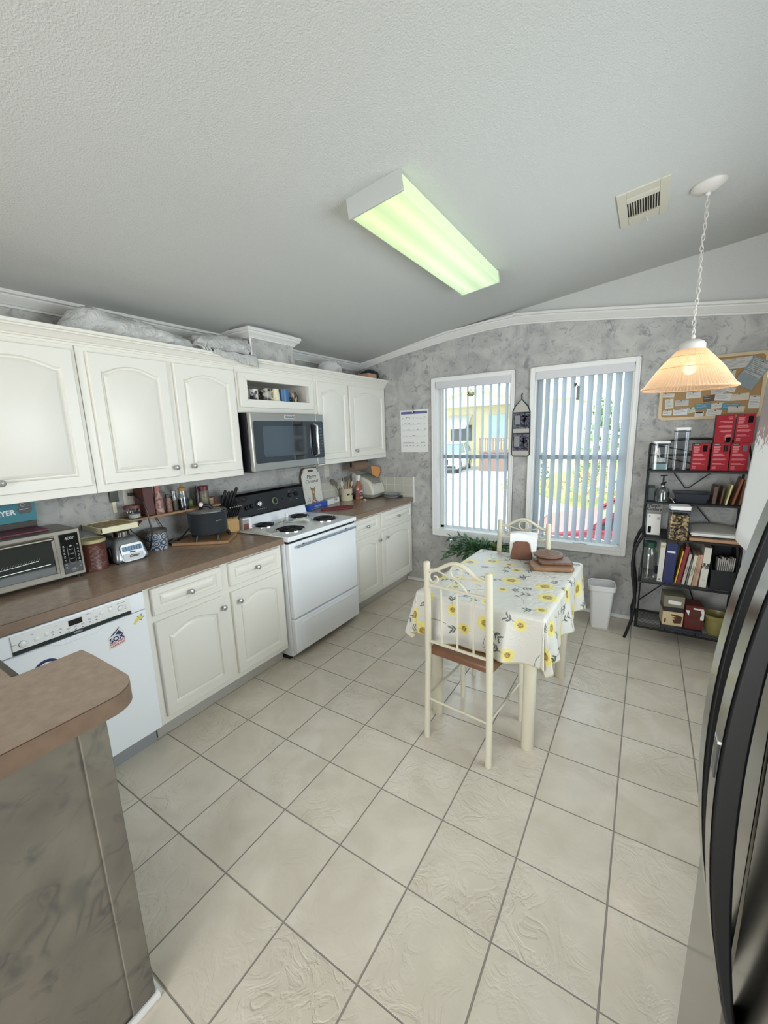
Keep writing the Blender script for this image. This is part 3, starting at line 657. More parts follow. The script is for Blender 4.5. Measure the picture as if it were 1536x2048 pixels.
b = MB(); b.obox((.295, .30, .923), (.03, .075, .006), (0, 0, R(14)), mat('pale_scraper', S(200, 200, 190), .5)); b.tube([(.27, .27, .922), (.25, .33, .926), (.27, .34, .924)], .004, MATS['pale_scraper'], 8)
tag(b.build('pan_scraper', bevel=.001), 'pale scraper lying beside the shaker on the stove', 'scraper')

# ---- microwave
t = thing('microwave', 'stainless over-the-range microwave with a dark window', 'microwave', (.2, .39, 1.345))
b = MB(); b.box((.01, .012, 1.345), (.362, .762, 1.754), mat('microwave_case', S(20, 22, 28), .4)); b.build('case', t, bevel=.003)
dm = MB(); dm.box((.362, .014, 1.349), (.398, .664, 1.753), STEEL); dm = dm.build('door', t, bevel=.006, seg=3)
b = MB(); b.box((.362, .668, 1.349), (.398, .762, 1.753), STEEL); b.build('control_column', t, bevel=.006, seg=3)
WG = mat('microwave_glass', S(96, 100, 104), .04, .9)
def rrect(a0, a1, c0, c1, r_, n=5):
    P = []
    for cx, cy, s in ((a1-r_, c1-r_, 0), (a0+r_, c1-r_, 90), (a0+r_, c0+r_, 180), (a1-r_, c0+r_, 270)): P += arc(cx, cy, r_, s, s+90, n)
    return P
b = MB(); b.prism(rrect(.034, .752, 1.405, 1.697, .016), FL, .397, .4015, WG); b.build('window', t, angle=20)
b = MB(); b.prism(rrect(.110, .545, 1.445, 1.660, .02), FL, .4015, .4018, mat('window_mesh', S(120, 126, 132), .08, .9)); b.build('window_mesh', t, angle=20)
b = MB(); b.box((.4016, .594, 1.43), (.4024, .680, 1.675), mat('panel_black', S(12, 13, 16), .1)); b.build('touch_panel', t)
b = MB(); b.tube([(.402, .640, 1.672), (.434, .640, 1.660), (.434, .640, 1.440), (.402, .640, 1.428)], .011, CHROME, 12); b.build('handle', t)
b = MB(); b.tube([(.4025, .055+.012*math.cos(a/8*PI), 1.625+.045*math.sin(a/8*PI)) for a in range(16)], .003, CHROME, 6, True); b.build('glare_ring', t) if False else None
b = MB(); b.box((.398, .332, 1.712), (.401, .438, 1.742), mat('badge_frame', S(210, 210, 212), .3, .6)); bd = b.build('badge', t, bevel=.001)
text('KitchenAid', .020, (.4014, .385, 1.727), (0, 1, 0), (0, 0, 1), INK, bd, bold=.0002)
b = MB()
for k in range(9):
    for j in range(3): b.box((.4024, .690+.018*j, 1.44+.024*k), (.4028, .698+.018*j, 1.448+.024*k), PB)
b.build('panel_print', t)

# ---- toaster oven
GUN = mat('oven_steel', S(126, 121, 112), .34, .9)
t = thing('toaster_oven', 'stainless toaster oven with a black touch panel on the long worktop', 'toaster oven', (.14, -1.25, .915))
b = MB(); b.box((.03, -1.478, .932), (.268, -1.024, 1.168), GUN); b.build('case', t, bevel=.008, seg=3)
b = MB(); b.box((.268, -1.480, .931), (.278, -1.022, 1.170), GUN); b.build('front_frame', t, bevel=.004)
b = MB(); b.box((.278, -1.470, .962), (.284, -1.140, 1.138), mat('oven_glass', S(44, 48, 46), .07, 0, .8)); dg = b.build('glass_door', t)
b = MB(); b.box((.280, -1.474, .938), (.288, -1.134, .966), GUN); b.box((.280, -1.148, .966), (.288, -1.134, 1.145), GUN); b.box((.280, -1.474, 1.134), (.288, -1.134, 1.150), GUN); b.build('door_trim', dg, bevel=.002)
b = MB(); b.tube([(.288, -1.146, 1.136), (.312, -1.152, 1.142), (.314, -1.30, 1.142), (.314, -1.44, 1.142)], .008, GUN, 12); b.build('handle', dg)
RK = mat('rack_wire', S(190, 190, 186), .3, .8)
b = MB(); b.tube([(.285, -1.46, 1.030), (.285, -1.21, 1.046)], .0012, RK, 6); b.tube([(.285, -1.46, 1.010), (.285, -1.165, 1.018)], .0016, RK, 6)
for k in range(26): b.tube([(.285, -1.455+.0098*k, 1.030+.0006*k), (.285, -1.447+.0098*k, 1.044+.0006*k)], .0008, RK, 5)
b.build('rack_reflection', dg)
b = MB(); b.box((.278, -1.114, .948), (.281, -1.034, 1.150), BLACKG); tp = b.build('touch_panel', t, bevel=.002)
LED = mat('panel_icons', S(170, 176, 180), .5)
text('400F', .021, (.2815, -1.072, 1.125), (0, 1, 0), (0, 0, 1), LED, tp, 'display', bold=.0002)
b = MB()
for k in range(7):
    for y in (-1.103, -1.044): b.box((.281, y-.004, .975+.018*k), (.2814, y+.004, .977+.018*k), LED); b.box((.281, y-.003, .981+.018*k), (.2814, y+.003, .984+.018*k), LED)
b.prism([(-1.080, 1.084), (-1.066, 1.084), (-1.073, 1.092)], FL, .281, .2814, LED)
b.tube([(.2813, -1.088, 1.085), (.2813, -1.088, 1.01), (.2813, -1.082, 1.0), (.2813, -1.073, .996), (.2813, -1.064, 1.0), (.2813, -1.058, 1.01), (.2813, -1.058, 1.085)], .0007, LED, 5)
for z in (1.068, 1.045, 1.02): b.box((.281, -1.083, z), (.2814, -1.064, z+.002), LED)
b.tube([(.2813, -1.073+.012*math.cos(a*PI/10), .966+.007*math.sin(a*PI/10)) for a in range(20)], .0007, LED, 5, True); b.box((.281, -1.080, .964), (.2814, -1.066, .968), LED)
b.build('icons', tp)
for k, (x, y) in enumerate(((.25, -1.05), (.25, -1.45), (.06, -1.05), (.06, -1.45))):
    b = MB(); b.cyl((x, y, .9148), (x, y, .932), .012, BLACK, n=14); b.build('foot', t)

# ---- refrigerator
FX = 2.822
t = thing('refrigerator', 'stainless side-by-side refrigerator at the right edge', 'refrigerator', (3.2, -1.3, 0))
FS = mat('fridge_steel', S(128, 126, 122), .16, 1, bump=(500, .02, .001), bs=(1, 1, .008))
b = MB(); b.box((2.885, -1.80, .02), (3.58, -.995, 1.77), mat('fridge_side', S(70, 70, 72), .4)); b.build('cabinet', t, bevel=.004)
for nm, (a, c_) in (('door', (-1.272, -.985)), ('door', (-1.80, -1.279))):
    b = MB(); b.box((FX, a, .055), (2.882, c_, 1.775), FS); dr = b.build(nm, t, bevel=.006, seg=3)
    yh = -1.232 if a > -1.3 else -1.322
    P = []; Q = []
    for k in range(25):
        s = k/24; z = .795+.765*s; e_ = math.sin(PI*s)**.8; x = FX-.001-.053*e_
        P.append((x, z)); Q.append((x+.006+.018*e_, z))
    hb = MB(); hw = .019
    hb.prism(P+Q[::-1], lambda p, z, w: (p, yh+w, z), -hw, hw, mat('handle_black', S(14, 15, 17), .38, 0, .35)); hd = hb.build('handle', dr, angle=50, bevel=.003)
    hb = MB(); vs = []
    for p, z in P: vs += [(p-.0012, yh-hw*.88, z), (p-.0022, yh+hw*.88, z)]
    hb.add(vs, [(2*k, 2*k+1, 2*k+3, 2*k+2) for k in range(24)], FS); hb.build('handle_inlay', hd)
    if a < -1.3:
        hb = MB(); hb.box((FX-.0565, yh-.009, 1.170), (FX-.052, yh+.009, 1.215), mat('badge_dark', S(66, 68, 72), .3, .8)); hb.box((FX-.0568, yh-.010, 1.2160), (FX-.052, yh+.010, 1.220), CHROME); hb.build('handle_badge', hd)
b = MB(); b.box((2.86, -1.79, 0), (2.90, -1.0, .05), BLACK); b.build('base_grille', t)
# sheets hung on the fridge door
def sheet(name, label, y0, y1, z0, z1, lift, m, curl=.02, x=FX-.004):
    b = MB(); b.grid(lambda u, v: (x-lift*(1-v)**1.3*(.5+.5*u)-curl*(1-v)*math.sin(PI*u)*.5, y0+(y1-y0)*u, z0+(z1-z0)*v), 12, 16, m)
    return tag(b.build(name, solid=.0008), label, 'paper')
PIC = bpy.data.materials.new('photo_sheet'); PIC.use_nodes = True
_n, _l = PIC.node_tree.nodes, PIC.node_tree.links; _b = _n['Principled BSDF']; _tc = _n.new('ShaderNodeTexCoord'); _s = _n.new('ShaderNodeSeparateXYZ'); _l.new(_tc.outputs['Object'], _s.inputs[0])
_nz = _n.new('ShaderNodeTexNoise'); _nz.inputs['Scale'].default_value = 22; _ad = _n.new('ShaderNodeMath'); _ad.operation = 'MULTIPLY_ADD'; _ad.inputs[1].default_value = .09; _l.new(_nz.outputs['Fac'], _ad.inputs[0]); _l.new(_s.outputs[2], _ad.inputs[2])
_r = _n.new('ShaderNodeValToRGB'); _r.color_ramp.elements[0].position = 0; _r.color_ramp.elements[0].color = sc3(S(228, 230, 232)); _r.color_ramp.elements[1].position = 1; _r.color_ramp.elements[1].color = sc3(S(120, 116, 116))
_mr = _n.new('ShaderNodeMapRange'); _mr.inputs[1].default_value = 1.56; _mr.inputs[2].default_value = 1.72; _l.new(_ad.outputs[0], _mr.inputs[0]); _l.new(_mr.outputs[0], _r.inputs[0])
_e = _r.color_ramp.elements.new(.28); _e.color = sc3(S(228, 230, 232)); _e = _r.color_ramp.elements.new(.30); _e.color = sc3(S(150, 112, 112)); _e = _r.color_ramp.elements.new(.52); _e.color = sc3(S(128, 104, 106))
_l.new(_r.outputs[0], _b.inputs['Base Color']); _b.inputs['Roughness'].default_value = .5
sheet('photo_calendar', 'white sheet with a grey and pink picture at its top, on the fridge door', -1.165, -1.036, 1.400, 1.74, .016, PIC, .004)
sheet('shaded_flyer', 'flyer with shade put into its dark grey, hanging on the fridge beside the white sheet', -1.208, -1.176, 1.40, 1.60, .008, mat('shaded_flyer_paper', S(96, 98, 100), .5))  # the paper's shadow is put into its colour
b = MB(); b.lathe([(.010, 0), (.011, .006), (.006, .012)], (FX-.020, -1.16, 1.402), BLACK, 16, 'x'); tag(b.build('clip_magnet'), 'small black magnet at the lower edge of the white fridge sheet', 'magnet')
# ================================================================== THINGS ON THE LONG WORKTOP
Z = .9148
def one(b, name, label, cat, group=None, **k): return tag(b.build(name, **k), label, cat, group)
# air fryer carton
TEAL = mat('teal_carton', S(46, 128, 140), .5)
t = thing('air_fryer_carton', 'teal air fryer carton behind the toaster oven', 'box', (.02, -1.3, 1.17))
b = MB(); b.box((.004, -1.50, 1.205), (.026, -1.105, 1.318), TEAL); b.build('carton', t, smooth=False)
text('FRYER', .034, (.0265, -1.235, 1.256), (0, 1, .02), (0, -.02, 1), WHITEP, t, bold=.0012)
b = MB(); b.prism([(-1.182, 1.268), (-1.168, 1.244), (-1.130, 1.246), (-1.118, 1.262), (-1.122, 1.300), (-1.170, 1.300), (-1.172, 1.276)], FL, .026, .0272, BLACK); b.tube([(.0275, -1.155+.008*math.cos(k*PI/8), 1.290+.008*math.sin(k*PI/8)) for k in range(16)], .0008, WHITEP, 5, True); b.box((.0272, -1.170, 1.266), (.0277, -1.135, 1.269), CHROME); b.build('printed_picture', t)
one(MB().box((.03, -1.50, 1.169), (.20, -1.12, 1.176), mat('maroon_folder', S(110, 40, 58), .5)), 'serving_mat', 'thin maroon mat lying on top of the toaster oven', 'mat')
one(MB().box((.004, -1.50, Z+.0005), (.028, -1.11, 1.204), mat('dark_board', S(70, 66, 62), .6)), 'tray', 'dark tray standing behind the toaster oven under the teal carton', 'tray')
# coffee can
t = thing('coffee_can', 'brown coffee can with a cream lid right of the toaster oven', 'can', (.19, -.945, Z))
CC_ = mat('can_brown', S(96, 52, 42), .3)
b = MB(); b.lathe([(.066, Z+.0002), (.067, Z+.004), (.066, Z+.008), (.066, Z+.150), (.067, Z+.154)], (.185, -.948, 0), CC_, 48); b.build('body', t)
b = MB(); b.lathe([(.069, Z+.150), (.070, Z+.154), (.070, Z+.162), (.065, Z+.166), (.062, Z+.162), (0, Z+.162)], (.185, -.948, 0), mat('lid_gold', S(190, 180, 140), .3), 48); b.build('lid', t)
b = MB()
rr = random.Random(3)
for k in range(17):
    z = Z+.018+.0072*k; a0 = -15; 
    for s in range(rr.randint(8, 16)):
        a = R(-30+s*4.2)
        if rr.random() < .22: continue
        x, y = .185+.0664*math.cos(a), -.948+.0664*math.sin(a); b.obox((x, y, z), (.0006, .004, .0011), (0, 0, a), LED)
b.build('printed_text', t)
# blender base and the cream slotted tray on top of it
t = thing('blender_base', 'silver and black blender base with a row of blue-lit keys', 'blender', (.16, -.77, Z))
BS = mat('blender_silver', S(150, 154, 160), .3, .7)
cx, cy0 = .15, -.775
b = MB(); 
def brect(zf, wy, wx, dx=0): return [(cx+dx+sx*wx, cy0+sy*wy, zf) for sx, sy in ((-1, -1), (1, -1), (1, 1), (-1, 1))]
lv = [(Z+.004, .088, .100, 0), (Z+.03, .088, .100, 0), (Z+.085, .078, .086, -.006), (Z+.125, .064, .066, -.012), (Z+.140, .050, .052, -.012)]
vs = []; 
for z, wy, wx, dx in lv: vs += brect(z, wy, wx, dx)
fs = [(3, 2, 1, 0), (16, 17, 18, 19)]
for r_ in range(4):
    for k in range(4): fs.append((r_*4+k, r_*4+(k+1) % 4, (r_+1)*4+(k+1) % 4, (r_+1)*4+k))
b.add(vs, fs, BS); b.build('housing', t, bevel=.016, seg=4, angle=60)
b = MB(); b.box((cx-.098, cy0-.080, Z), (cx+.098, cy0+.080, Z+.006), BLACK); b.build('foot_plate', t)
b = MB(); b.obox((cx-.01, cy0-.090, Z+.05), (.12, .012, .085), (R(6), 0, 0), BLACK); b.build('black_side', t, bevel=.006)
F1 = lambda a, c_, w: (cx+.100+w-max(0, (c_-Z-.03))*.20, a, c_)
b = MB(); b.prism(rrect(cy0-.058, cy0+.062, Z+.008, Z+.105, .018), F1, -.002, .003, mat('bezel_metal', S(168, 170, 172), .35, .6)); b.build('key_bezel', t, angle=20)
b = MB(); b.prism(rrect(cy0-.052, cy0+.056, Z+.012, Z+.050, .002), F1, .003, .0045, mat('label_white', S(206, 208, 210), .4)); b.build('name_plate', t)
text('Oster', .022, F1(cy0+.004, Z+.036, .0052), (0, 1, 0), (0, 0, 1), INK, t, bold=.0003, shear=.3)
b = MB(); b.prism(rrect(cy0-.050, cy0+.054, Z+.066, Z+.092, .004), F1, .003, .0045, mat('key_strip', S(26, 40, 52), .2)); b.build('key_strip', t)
for k in range(7):
    b = MB(); b.prism(rrect(cy0-.045+.0145*k, cy0-.035+.0145*k, Z+.069, Z+.089, .002), F1, .0045, .007, mat('key_blue', S(60, 120, 160), .3)); b.build('key', t)
b = MB(); b.prism(rrect(cy0-.014, cy0+.016, Z+.054, Z+.062, .003), F1, .003, .006, BLACK); b.build('switch', t)
b = MB(); b.lathe([(.044, Z+.138), (.044, Z+.165), (.040, Z+.170)], (cx-.012, cy0, 0), CHROME, 32); b.lathe([(.040, Z+.170), (.034, Z+.186), (.0, Z+.186)], (cx-.012, cy0, 0), BLACK, 32); b.build('drive_collar', t)
t = thing('slotted_tray', 'cream slotted plastic tray with wood strips balanced on the blender base', 'tray', (.11, -.80, 1.105))
b = MB(); b.box((.002, -.912, 1.1015), (.235, -.712, 1.109), CREAMP); b.box((.225, -.912, 1.105), (.235, -.712, 1.133), CREAMP); b.box((.002, -.912, 1.105), (.012, -.712, 1.133), CREAMP); b.box((.002, -.912, 1.105), (.235, -.903, 1.133), CREAMP); b.box((.002, -.721, 1.105), (.235, -.712, 1.133), CREAMP); b.build('tray', t, bevel=.002)
b = MB(); b.box((.012, -.903, 1.116), (.225, -.721, 1.126), CREAMP); b.build('deck', t)
for k in range(6):
    b = MB(); b.box((.03, -.892+.028*k, 1.126), (.212, -.873+.028*k, 1.132), mat('pale_wood_strip', S(178, 156, 116), .5)); b.build('strip', t, bevel=.001)
# blue patterned canister
PAT = bpy.data.materials.new('blue_medallion_china'); PAT.use_nodes = True
_n, _l = PAT.node_tree.nodes, PAT.node_tree.links; _b = _n['Principled BSDF']; _b.inputs['Roughness'].default_value = .3
_tc = _n.new('ShaderNodeTexCoord'); _v = _n.new('ShaderNodeTexVoronoi'); _v.inputs['Scale'].default_value = 26; _v.inputs['Randomness'].default_value = .25; _w = _n.new('ShaderNodeMath'); _w.operation = 'SINE'; _mm = _n.new('ShaderNodeMath'); _mm.operation = 'MULTIPLY'; _mm.inputs[1].default_value = 26
_l.new(_tc.outputs['Object'], _v.inputs['Vector']); _l.new(_v.outputs['Distance'], _mm.inputs[0]); _l.new(_mm.outputs[0], _w.inputs[0])
_nz = _n.new('ShaderNodeTexNoise'); _nz.inputs['Scale'].default_value = 160; _ad = _n.new('ShaderNodeMath'); _ad.operation = 'MULTIPLY_ADD'; _ad.inputs[1].default_value = 2.2; _l.new(_nz.outputs['Fac'], _ad.inputs[0]); _l.new(_w.outputs[0], _ad.inputs[2])
_r = _n.new('ShaderNodeValToRGB'); _r.color_ramp.elements[0].position = .75; _r.color_ramp.elements[0].color = sc3(S(196, 196, 184)); _r.color_ramp.elements[1].position = 1.0; _r.color_ramp.elements[1].color = sc3(S(60, 82, 122)); _l.new(_ad.outputs[0], _r.inputs[0]); _l.new(_r.outputs[0], _b.inputs['Base Color'])
t = thing('patterned_canister', 'round canister with a blue medallion pattern beside the blender base', 'canister', (.10, -.55, Z))
b = MB(); b.lathe([(.060, Z+.0003), (.062, Z+.004), (.062, Z+.112)], (.100, -.555, 0), PAT, 48); b.build('body', t)
b = MB(); b.lathe([(.064, Z+.106), (.065, Z+.120), (.061, Z+.126), (.055, Z+.128), (.054, Z+.125), (0, Z+.125)], (.100, -.555, 0), mat('canister_lid', S(104, 100, 96), .35, .3), 48); b.build('lid', t)
# spice shelf on the wall with its jars
ZS = 1.136
t = thing('spice_shelf', 'narrow wooden shelf on the wall holding jars and bottles', 'shelf', (.09, -.40, ZS-.014))
b = MB(); b.box((.001, -.708, ZS-.014), (.155, -.105, ZS-.0005), WOOD); b.build('board', t, bevel=.002)
for y in (-.62, -.16): b = MB(); b.prism([(.001, ZS-.014), (.10, ZS-.014), (.001, ZS-.075)], lambda a, c_, w: (a, w, c_), y, y+.012, WOODD); b.build('bracket', t)
def jar(label, x, y, r_, h, body, lid, lidm, z=ZS, cat='jar', neck=.0, name='spice_jar', fill=None, group='jars on the spice shelf'):
    t = thing(name, label, cat, (x, y, z), group=group)
    b = MB(); p = [(r_*.92, z+.0004), (r_, z+.004), (r_, z+h*.80)]
    if neck: p += [(r_*neck, z+h*.9), (r_*neck, z+h)]
    else: p += [(r_*.86, z+h*.9), (r_*.84, z+h)]
    b.lathe(p, (x, y, 0), body, 24); b.build('jar_body', t)
    if fill: b = MB(); b.lathe([(r_*.88, z+.005), (r_*.88, z+h*fill[0])], (x, y, 0), fill[1], 20); b.build('contents', t)
    b = MB(); rl = r_*(neck or .84)*1.1; b.lathe([(rl, z+h-.004), (rl, z+h+lid), (rl*.85, z+h+lid+.002)], (x, y, 0), lidm, 24); b.build('lid', t)
    return t
SUG = mat('white_sugar', S(214, 214, 208), .8); SMK = mat('smoky_glass', S(70, 68, 62), .15); REDL = mat('maroon_lid', S(104, 36, 46), .4)
jar('glass jar of sugar with a reddish lid at the left end of the spice shelf', .122, -.674, .034, .066, CLEAR, .012, mat('wood_red_lid', S(110, 70, 62), .5), fill=(.4, SUG))
jar('squat glass jar with a dark lid behind the sugar jar', .048, -.670, .028, .058, CLEAR, .010, REDL, fill=(.5, mat('amber_fill', S(120, 100, 70), .6)))
b = MB(); b.box((.02, -.618, ZS), (.14, -.557, ZS+.18), mat('brown_red_bag', S(84, 42, 38), .5)); one(b, 'cocoa_bag', 'tall dark red-brown bag on the spice shelf', 'bag', bevel=.006)
t = thing('seasoning_bottle', 'cream labelled seasoning bottle beside the red-brown bag', 'bottle', (.13, -.52, ZS))
b = MB(); b.lathe([(.026, ZS+.0004), (.027, ZS+.01), (.025, ZS+.10), (.018, ZS+.145)], (.125, -.525, 0), mat('pink_salt_label', S(176, 150, 140), .5, var=(60, S(120, 70, 66), .1)), 24); b.build('bottle_body', t)
b = MB(); b.lathe([(.019, ZS+.143), (.019, ZS+.178), (.016, ZS+.180)], (.125, -.525, 0), mat('pink_cap', S(168, 110, 108), .5), 24); b.build('cap', t)
jar('slim pepper grinder jar with pinkish contents on the spice shelf', .125, -.462, .019, .095, mat('pink_pepper', S(150, 116, 100), .5, var=(150, S(90, 62, 54), .1)), .018, SMK)
jar('tall narrow glass jar of dark pods on the spice shelf', .115, -.418, .018, .120, CLEAR, .010, mat('steel_lid', S(150, 150, 150), .3, .8), fill=(.8, mat('pods', S(110, 100, 86), .7)))
t = thing('soy_sauce_bottle', 'glass bottle of dark sauce with a cork stopper on the spice shelf', 'bottle', (.12, -.365, ZS))
b = MB(); b.lathe([(.030, ZS+.0004), (.031, ZS+.07)], (.120, -.362, 0), mat('dark_liquid', S(14, 20, 28), .1), 24); b.build('contents', t)
b = MB(); b.lathe([(.032, ZS+.0003), (.033, ZS+.072), (.028, ZS+.088), (.024, ZS+.125)], (.120, -.362, 0), CLEAR, 24); b.build('bottle_body', t)
b = MB(); b.lathe([(.025, ZS+.122), (.026, ZS+.142), (.012, ZS+.146), (.010, ZS+.160), (0, ZS+.162)], (.120, -.362, 0), mat('cork', S(160, 128, 84), .7), 24); b.build('stopper', t)
t = thing('spice_jar', 'large labelled jar with a maroon lid near the right end of the spice shelf', 'jar', (.09, -.175, ZS), group='jars on the spice shelf')
b = MB(); b.lathe([(.032, ZS+.0004), (.034, ZS+.004), (.034, ZS+.095), (.030, ZS+.102)], (.085, -.185, 0), mat('dried_herb', S(128, 120, 100), .4, var=(40, S(92, 84, 74), .15)), 28); b.build('jar_body', t)
b = MB(); b.lathe([(.032, ZS+.098), (.033, ZS+.128), (.029, ZS+.132)], (.085, -.185, 0), REDL, 28); b.build('lid', t)
b = MB(); b.lathe([(.014, ZS+.0004), (.014, ZS+.11), (.009, ZS+.12), (.009, ZS+.135)], (.08, -.230, 0), mat('dark_purple_bottle', S(42, 28, 40), .3), 18); one(b, 'spice_bottle', 'slim dark purple bottle left of the maroon lidded jar', 'bottle')
jar('short red-topped spice jar at the right end of the shelf', .09, -.128, .019, .035, mat('red_jar', S(120, 60, 56), .4), .012, REDL)
jar('short gold-lidded spice jar second from the right end', .122, -.158, .017, .034, mat('amber_jar', S(120, 104, 74), .4), .010, mat('lid_gold2', S(150, 138, 108), .4))
jar('small green herb jar behind the sauce bottle', .05, -.275, .022, .045, mat('green_jar', S(110, 128, 84), .4), .010, SMK)
# electric pot on the cutting board
t = thing('cutting_board', 'wooden cutting board under the black electric pot', 'cutting board', (.2, -.25, Z))
b = MB(); b.prism([(.140, -.488), (.395, -.300), (.420, -.268), (.262, -.078), (.03, -.255)], lambda a, c_, w: (a, c_, w), Z+.0003, Z+.020, WOOD); b.build('board', t, bevel=.003)
POT = mat('black_nonstick', S(44, 50, 56), .33)
t = thing('electric_pot', 'black electric cooking pot on legs with a glass lid', 'pot', (.21, -.27, Z+.02)); px, py, pz = .225, -.268, Z+.020
b = MB(); b.lathe([(0, pz+.030), (.095, pz+.030), (.112, pz+.040), (.118, pz+.060), (.122, pz+.175), (.126, pz+.182), (.121, pz+.183), (.117, pz+.172), (.113, pz+.060)], (px, py, 0), POT, 56, cap=False); b.build('vessel', t)
for a in (-75, -10, 60, 130, 200):
    dx, dy = math.cos(R(a)), math.sin(R(a)); b = MB(); b.tube([(px+.098*dx, py+.098*dy, pz+.042), (px+.120*dx, py+.120*dy, pz+.028), (px+.128*dx, py+.128*dy, pz+.001)], [.011, .012, .010], BLACK, 10); b.build('leg', t)
b = MB(); b.lathe([(.122, pz+.183), (.122, pz+.186), (.105, pz+.189), (.05, pz+.193), (0, pz+.194)], (px, py, 0), clearish('lid_glass', (.5, .52, .52), .55, .08, True), 48); b.lathe([(.120, pz+.183), (.125, pz+.186), (.121, pz+.190)], (px, py, 0), CHROME, 48, cap=False); ld = b.build('lid', t)
b = MB(); b.tube([(px-.03, py-.03, pz+.194), (px-.01, py-.02, pz+.220), (px+.02, py+.005, pz+.220), (px+.035, py+.02, pz+.196)], [.012, .014, .014, .012], BLACK, 12); b.sph((px-.012, py-.03, pz+.226), .016, WHITEP, 14); b.build('knob', ld)
b = MB(); b.lathe([(.028, 0), (.026, .004)], (px+.119, py-.03, pz+.135), CHROME, 4, 'x') if False else b.obox((px+.1205, py-.005, pz+.128), (.002, .045, .006), (0, 0, 0), CHROME); b.build('badge', t)
b = MB(); b.tube([(px-.115, py-.04, pz+.09), (px-.15, py-.08, pz+.03), (.06, -.40, Z+.006), (.12, -.46, Z+.006), (.04, -.47, Z+.006), (.03, -.41, Z+.02)], .0045, BLACK, 8); one(b, 'appliance_cord', 'black power cord coiled on the worktop beside the pot', 'cord')
b = MB(); b.tube([(.012, -.633, 1.268), (.045, -.636, 1.270), (.165, -.640, 1.235), (.19, -.635, 1.17), (.195, -.625, 1.05), (.18, -.64, .95), (.16, -.66, .93)], .0045, BLACK, 8); b.obox((.022, -.633, 1.268), (.03, .02, .018), (0, 0, 0), BLACK); one(b, 'plugged_cord', 'black cord plugged into the wall outlet and hanging down', 'cord')
b = MB(); b.tube([(.006, -.50, 1.12), (.02, -.48, 1.06), (.03, -.455, 1.00), (.05, -.455, .96)], .003, BLACK, 8); b.tube([(.008, -.68, 1.10), (.03, -.66, 1.04), (.06, -.63, 1.0), (.13, -.62, .98)], .003, BLACK, 8); one(b, 'thin_wires', 'two thin wires hanging below the spice shelf', 'cord')
def outlet(label, O, u, n_, cat='outlet', dec=True):
    u, n_ = Vector(u), Vector(n_); O = Vector(O); zz = Vector((0, 0, 1))
    F = lambda a, c_, w: O+u*a+zz*c_+n_*w
    t = thing('wall_outlet', label, cat, O, group='wall outlets')
    b = MB(); b.prism(rrect(-.036, .036, -.058, .058, .004), F, .0002, .005, mat('outlet_ivory', S(206, 202, 190), .4)); b.build('cover_plate', t, bevel=.001)
    for z in (-.020, .020): b = MB(); b.prism(rrect(-.017, .017, z-.014, z+.014, .006), F, .005, .007, MATS['outlet_ivory']); b.prism([(-.008, z-.003), (-.006, z-.003), (-.006, z+.005), (-.008, z+.005)], F, .007, .0074, INK); b.prism([(.006, z-.003), (.008, z-.003), (.008, z+.005), (.006, z+.005)], F, .007, .0074, INK); b.build('socket', t)
outlet('ivory wall outlet with a black plug, above the blender base', (0, -.633, 1.262), (0, 1, 0), (1, 0, 0))
outlet('ivory wall outlet right of the stove panel', (0, 1.235, 1.235), (0, 1, 0), (1, 0, 0))
one(MB().box((.001, -.745, 1.235), (.016, -.700, 1.32), SMK).box((.001, -.735, 1.17), (.008, -.715, 1.24), CREAMP), 'wall_clip', 'small grey holder fixed to the wall left of the outlet', 'holder')
# knife block, shears, carton, bag
t = thing('knife_block', 'light wooden knife block full of black handled knives', 'knife block', (.12, -.02, Z))
kx, ky = .135, -.060
b = MB(); b.prism([(.21, Z+.0004), (.07, Z+.0004), (.05, Z+.02), (.095, Z+.165), (.185, Z+.115), (.21, Z+.09)], lambda a, c_, w: (a, w, c_), ky-.05, ky+.05, mat('birch', S(196, 156, 104), .45)); b.build('block', t, bevel=.008, seg=3)
d = Vector((.30, .22, .93)).normalized()
for (x, y, z, L, r_) in ((.115, -.100, .155, .125, .010), (.12, -.072, .150, .12, .010), (.125, -.046, .15, .12, .010), (.13, -.024, .15, .145, .010)):
    b = MB(); p = Vector((x, y, Z+z)); b.tube([p, p+d*.03], .006, CHROME, 8); q = p+d*.03; b.tube([q, q+d*L*.5, q+d*L], [r_*.9, r_, r_*1.1], BLACK, 10); b.sph(q+d*L, r_*1.1, BLACK, 10); b.build('knife_handle', t)
for k in range(6):
    b = MB(); p = Vector((.192, -.104+.018*k, Z+.10)); q = p+d*.02; b.tube([q-d*.02, q], .004, CHROME, 8); b.tube([q, q+d*.075], .0068, BLACK, 8); b.sph(q+d*.075, .0072, CHROME, 8); b.build('steak_knife_handle', t)
b = MB(); p = Vector((.15, -.012, Z+.14)); b.tube([p, p+Vector((.02, .03, .06))], .006, BLACK, 8)
for s in (0, 1): c0 = p+Vector((.03, .035+.05*s, .085-.0*s)); b.tube([c0+Vector((.004*math.sin(a), .020*math.cos(a), .020*math.sin(a))) for a in [k*PI/8 for k in range(16)]], .006, BLACK, 8, True)
b.build('shears', t)
t = thing('tea_carton', 'small white and brown carton standing beside the knife block', 'box', (.19, .055, Z))
b = MB(); b.X = Matrix.Translation((.212, .050, 0)) @ Euler((0, 0, R(-6))).to_matrix().to_4x4(); b.box((-.03, -.036, .9186), (.012, .036, 1.006), PAPER); b.build('carton', t, bevel=.001)
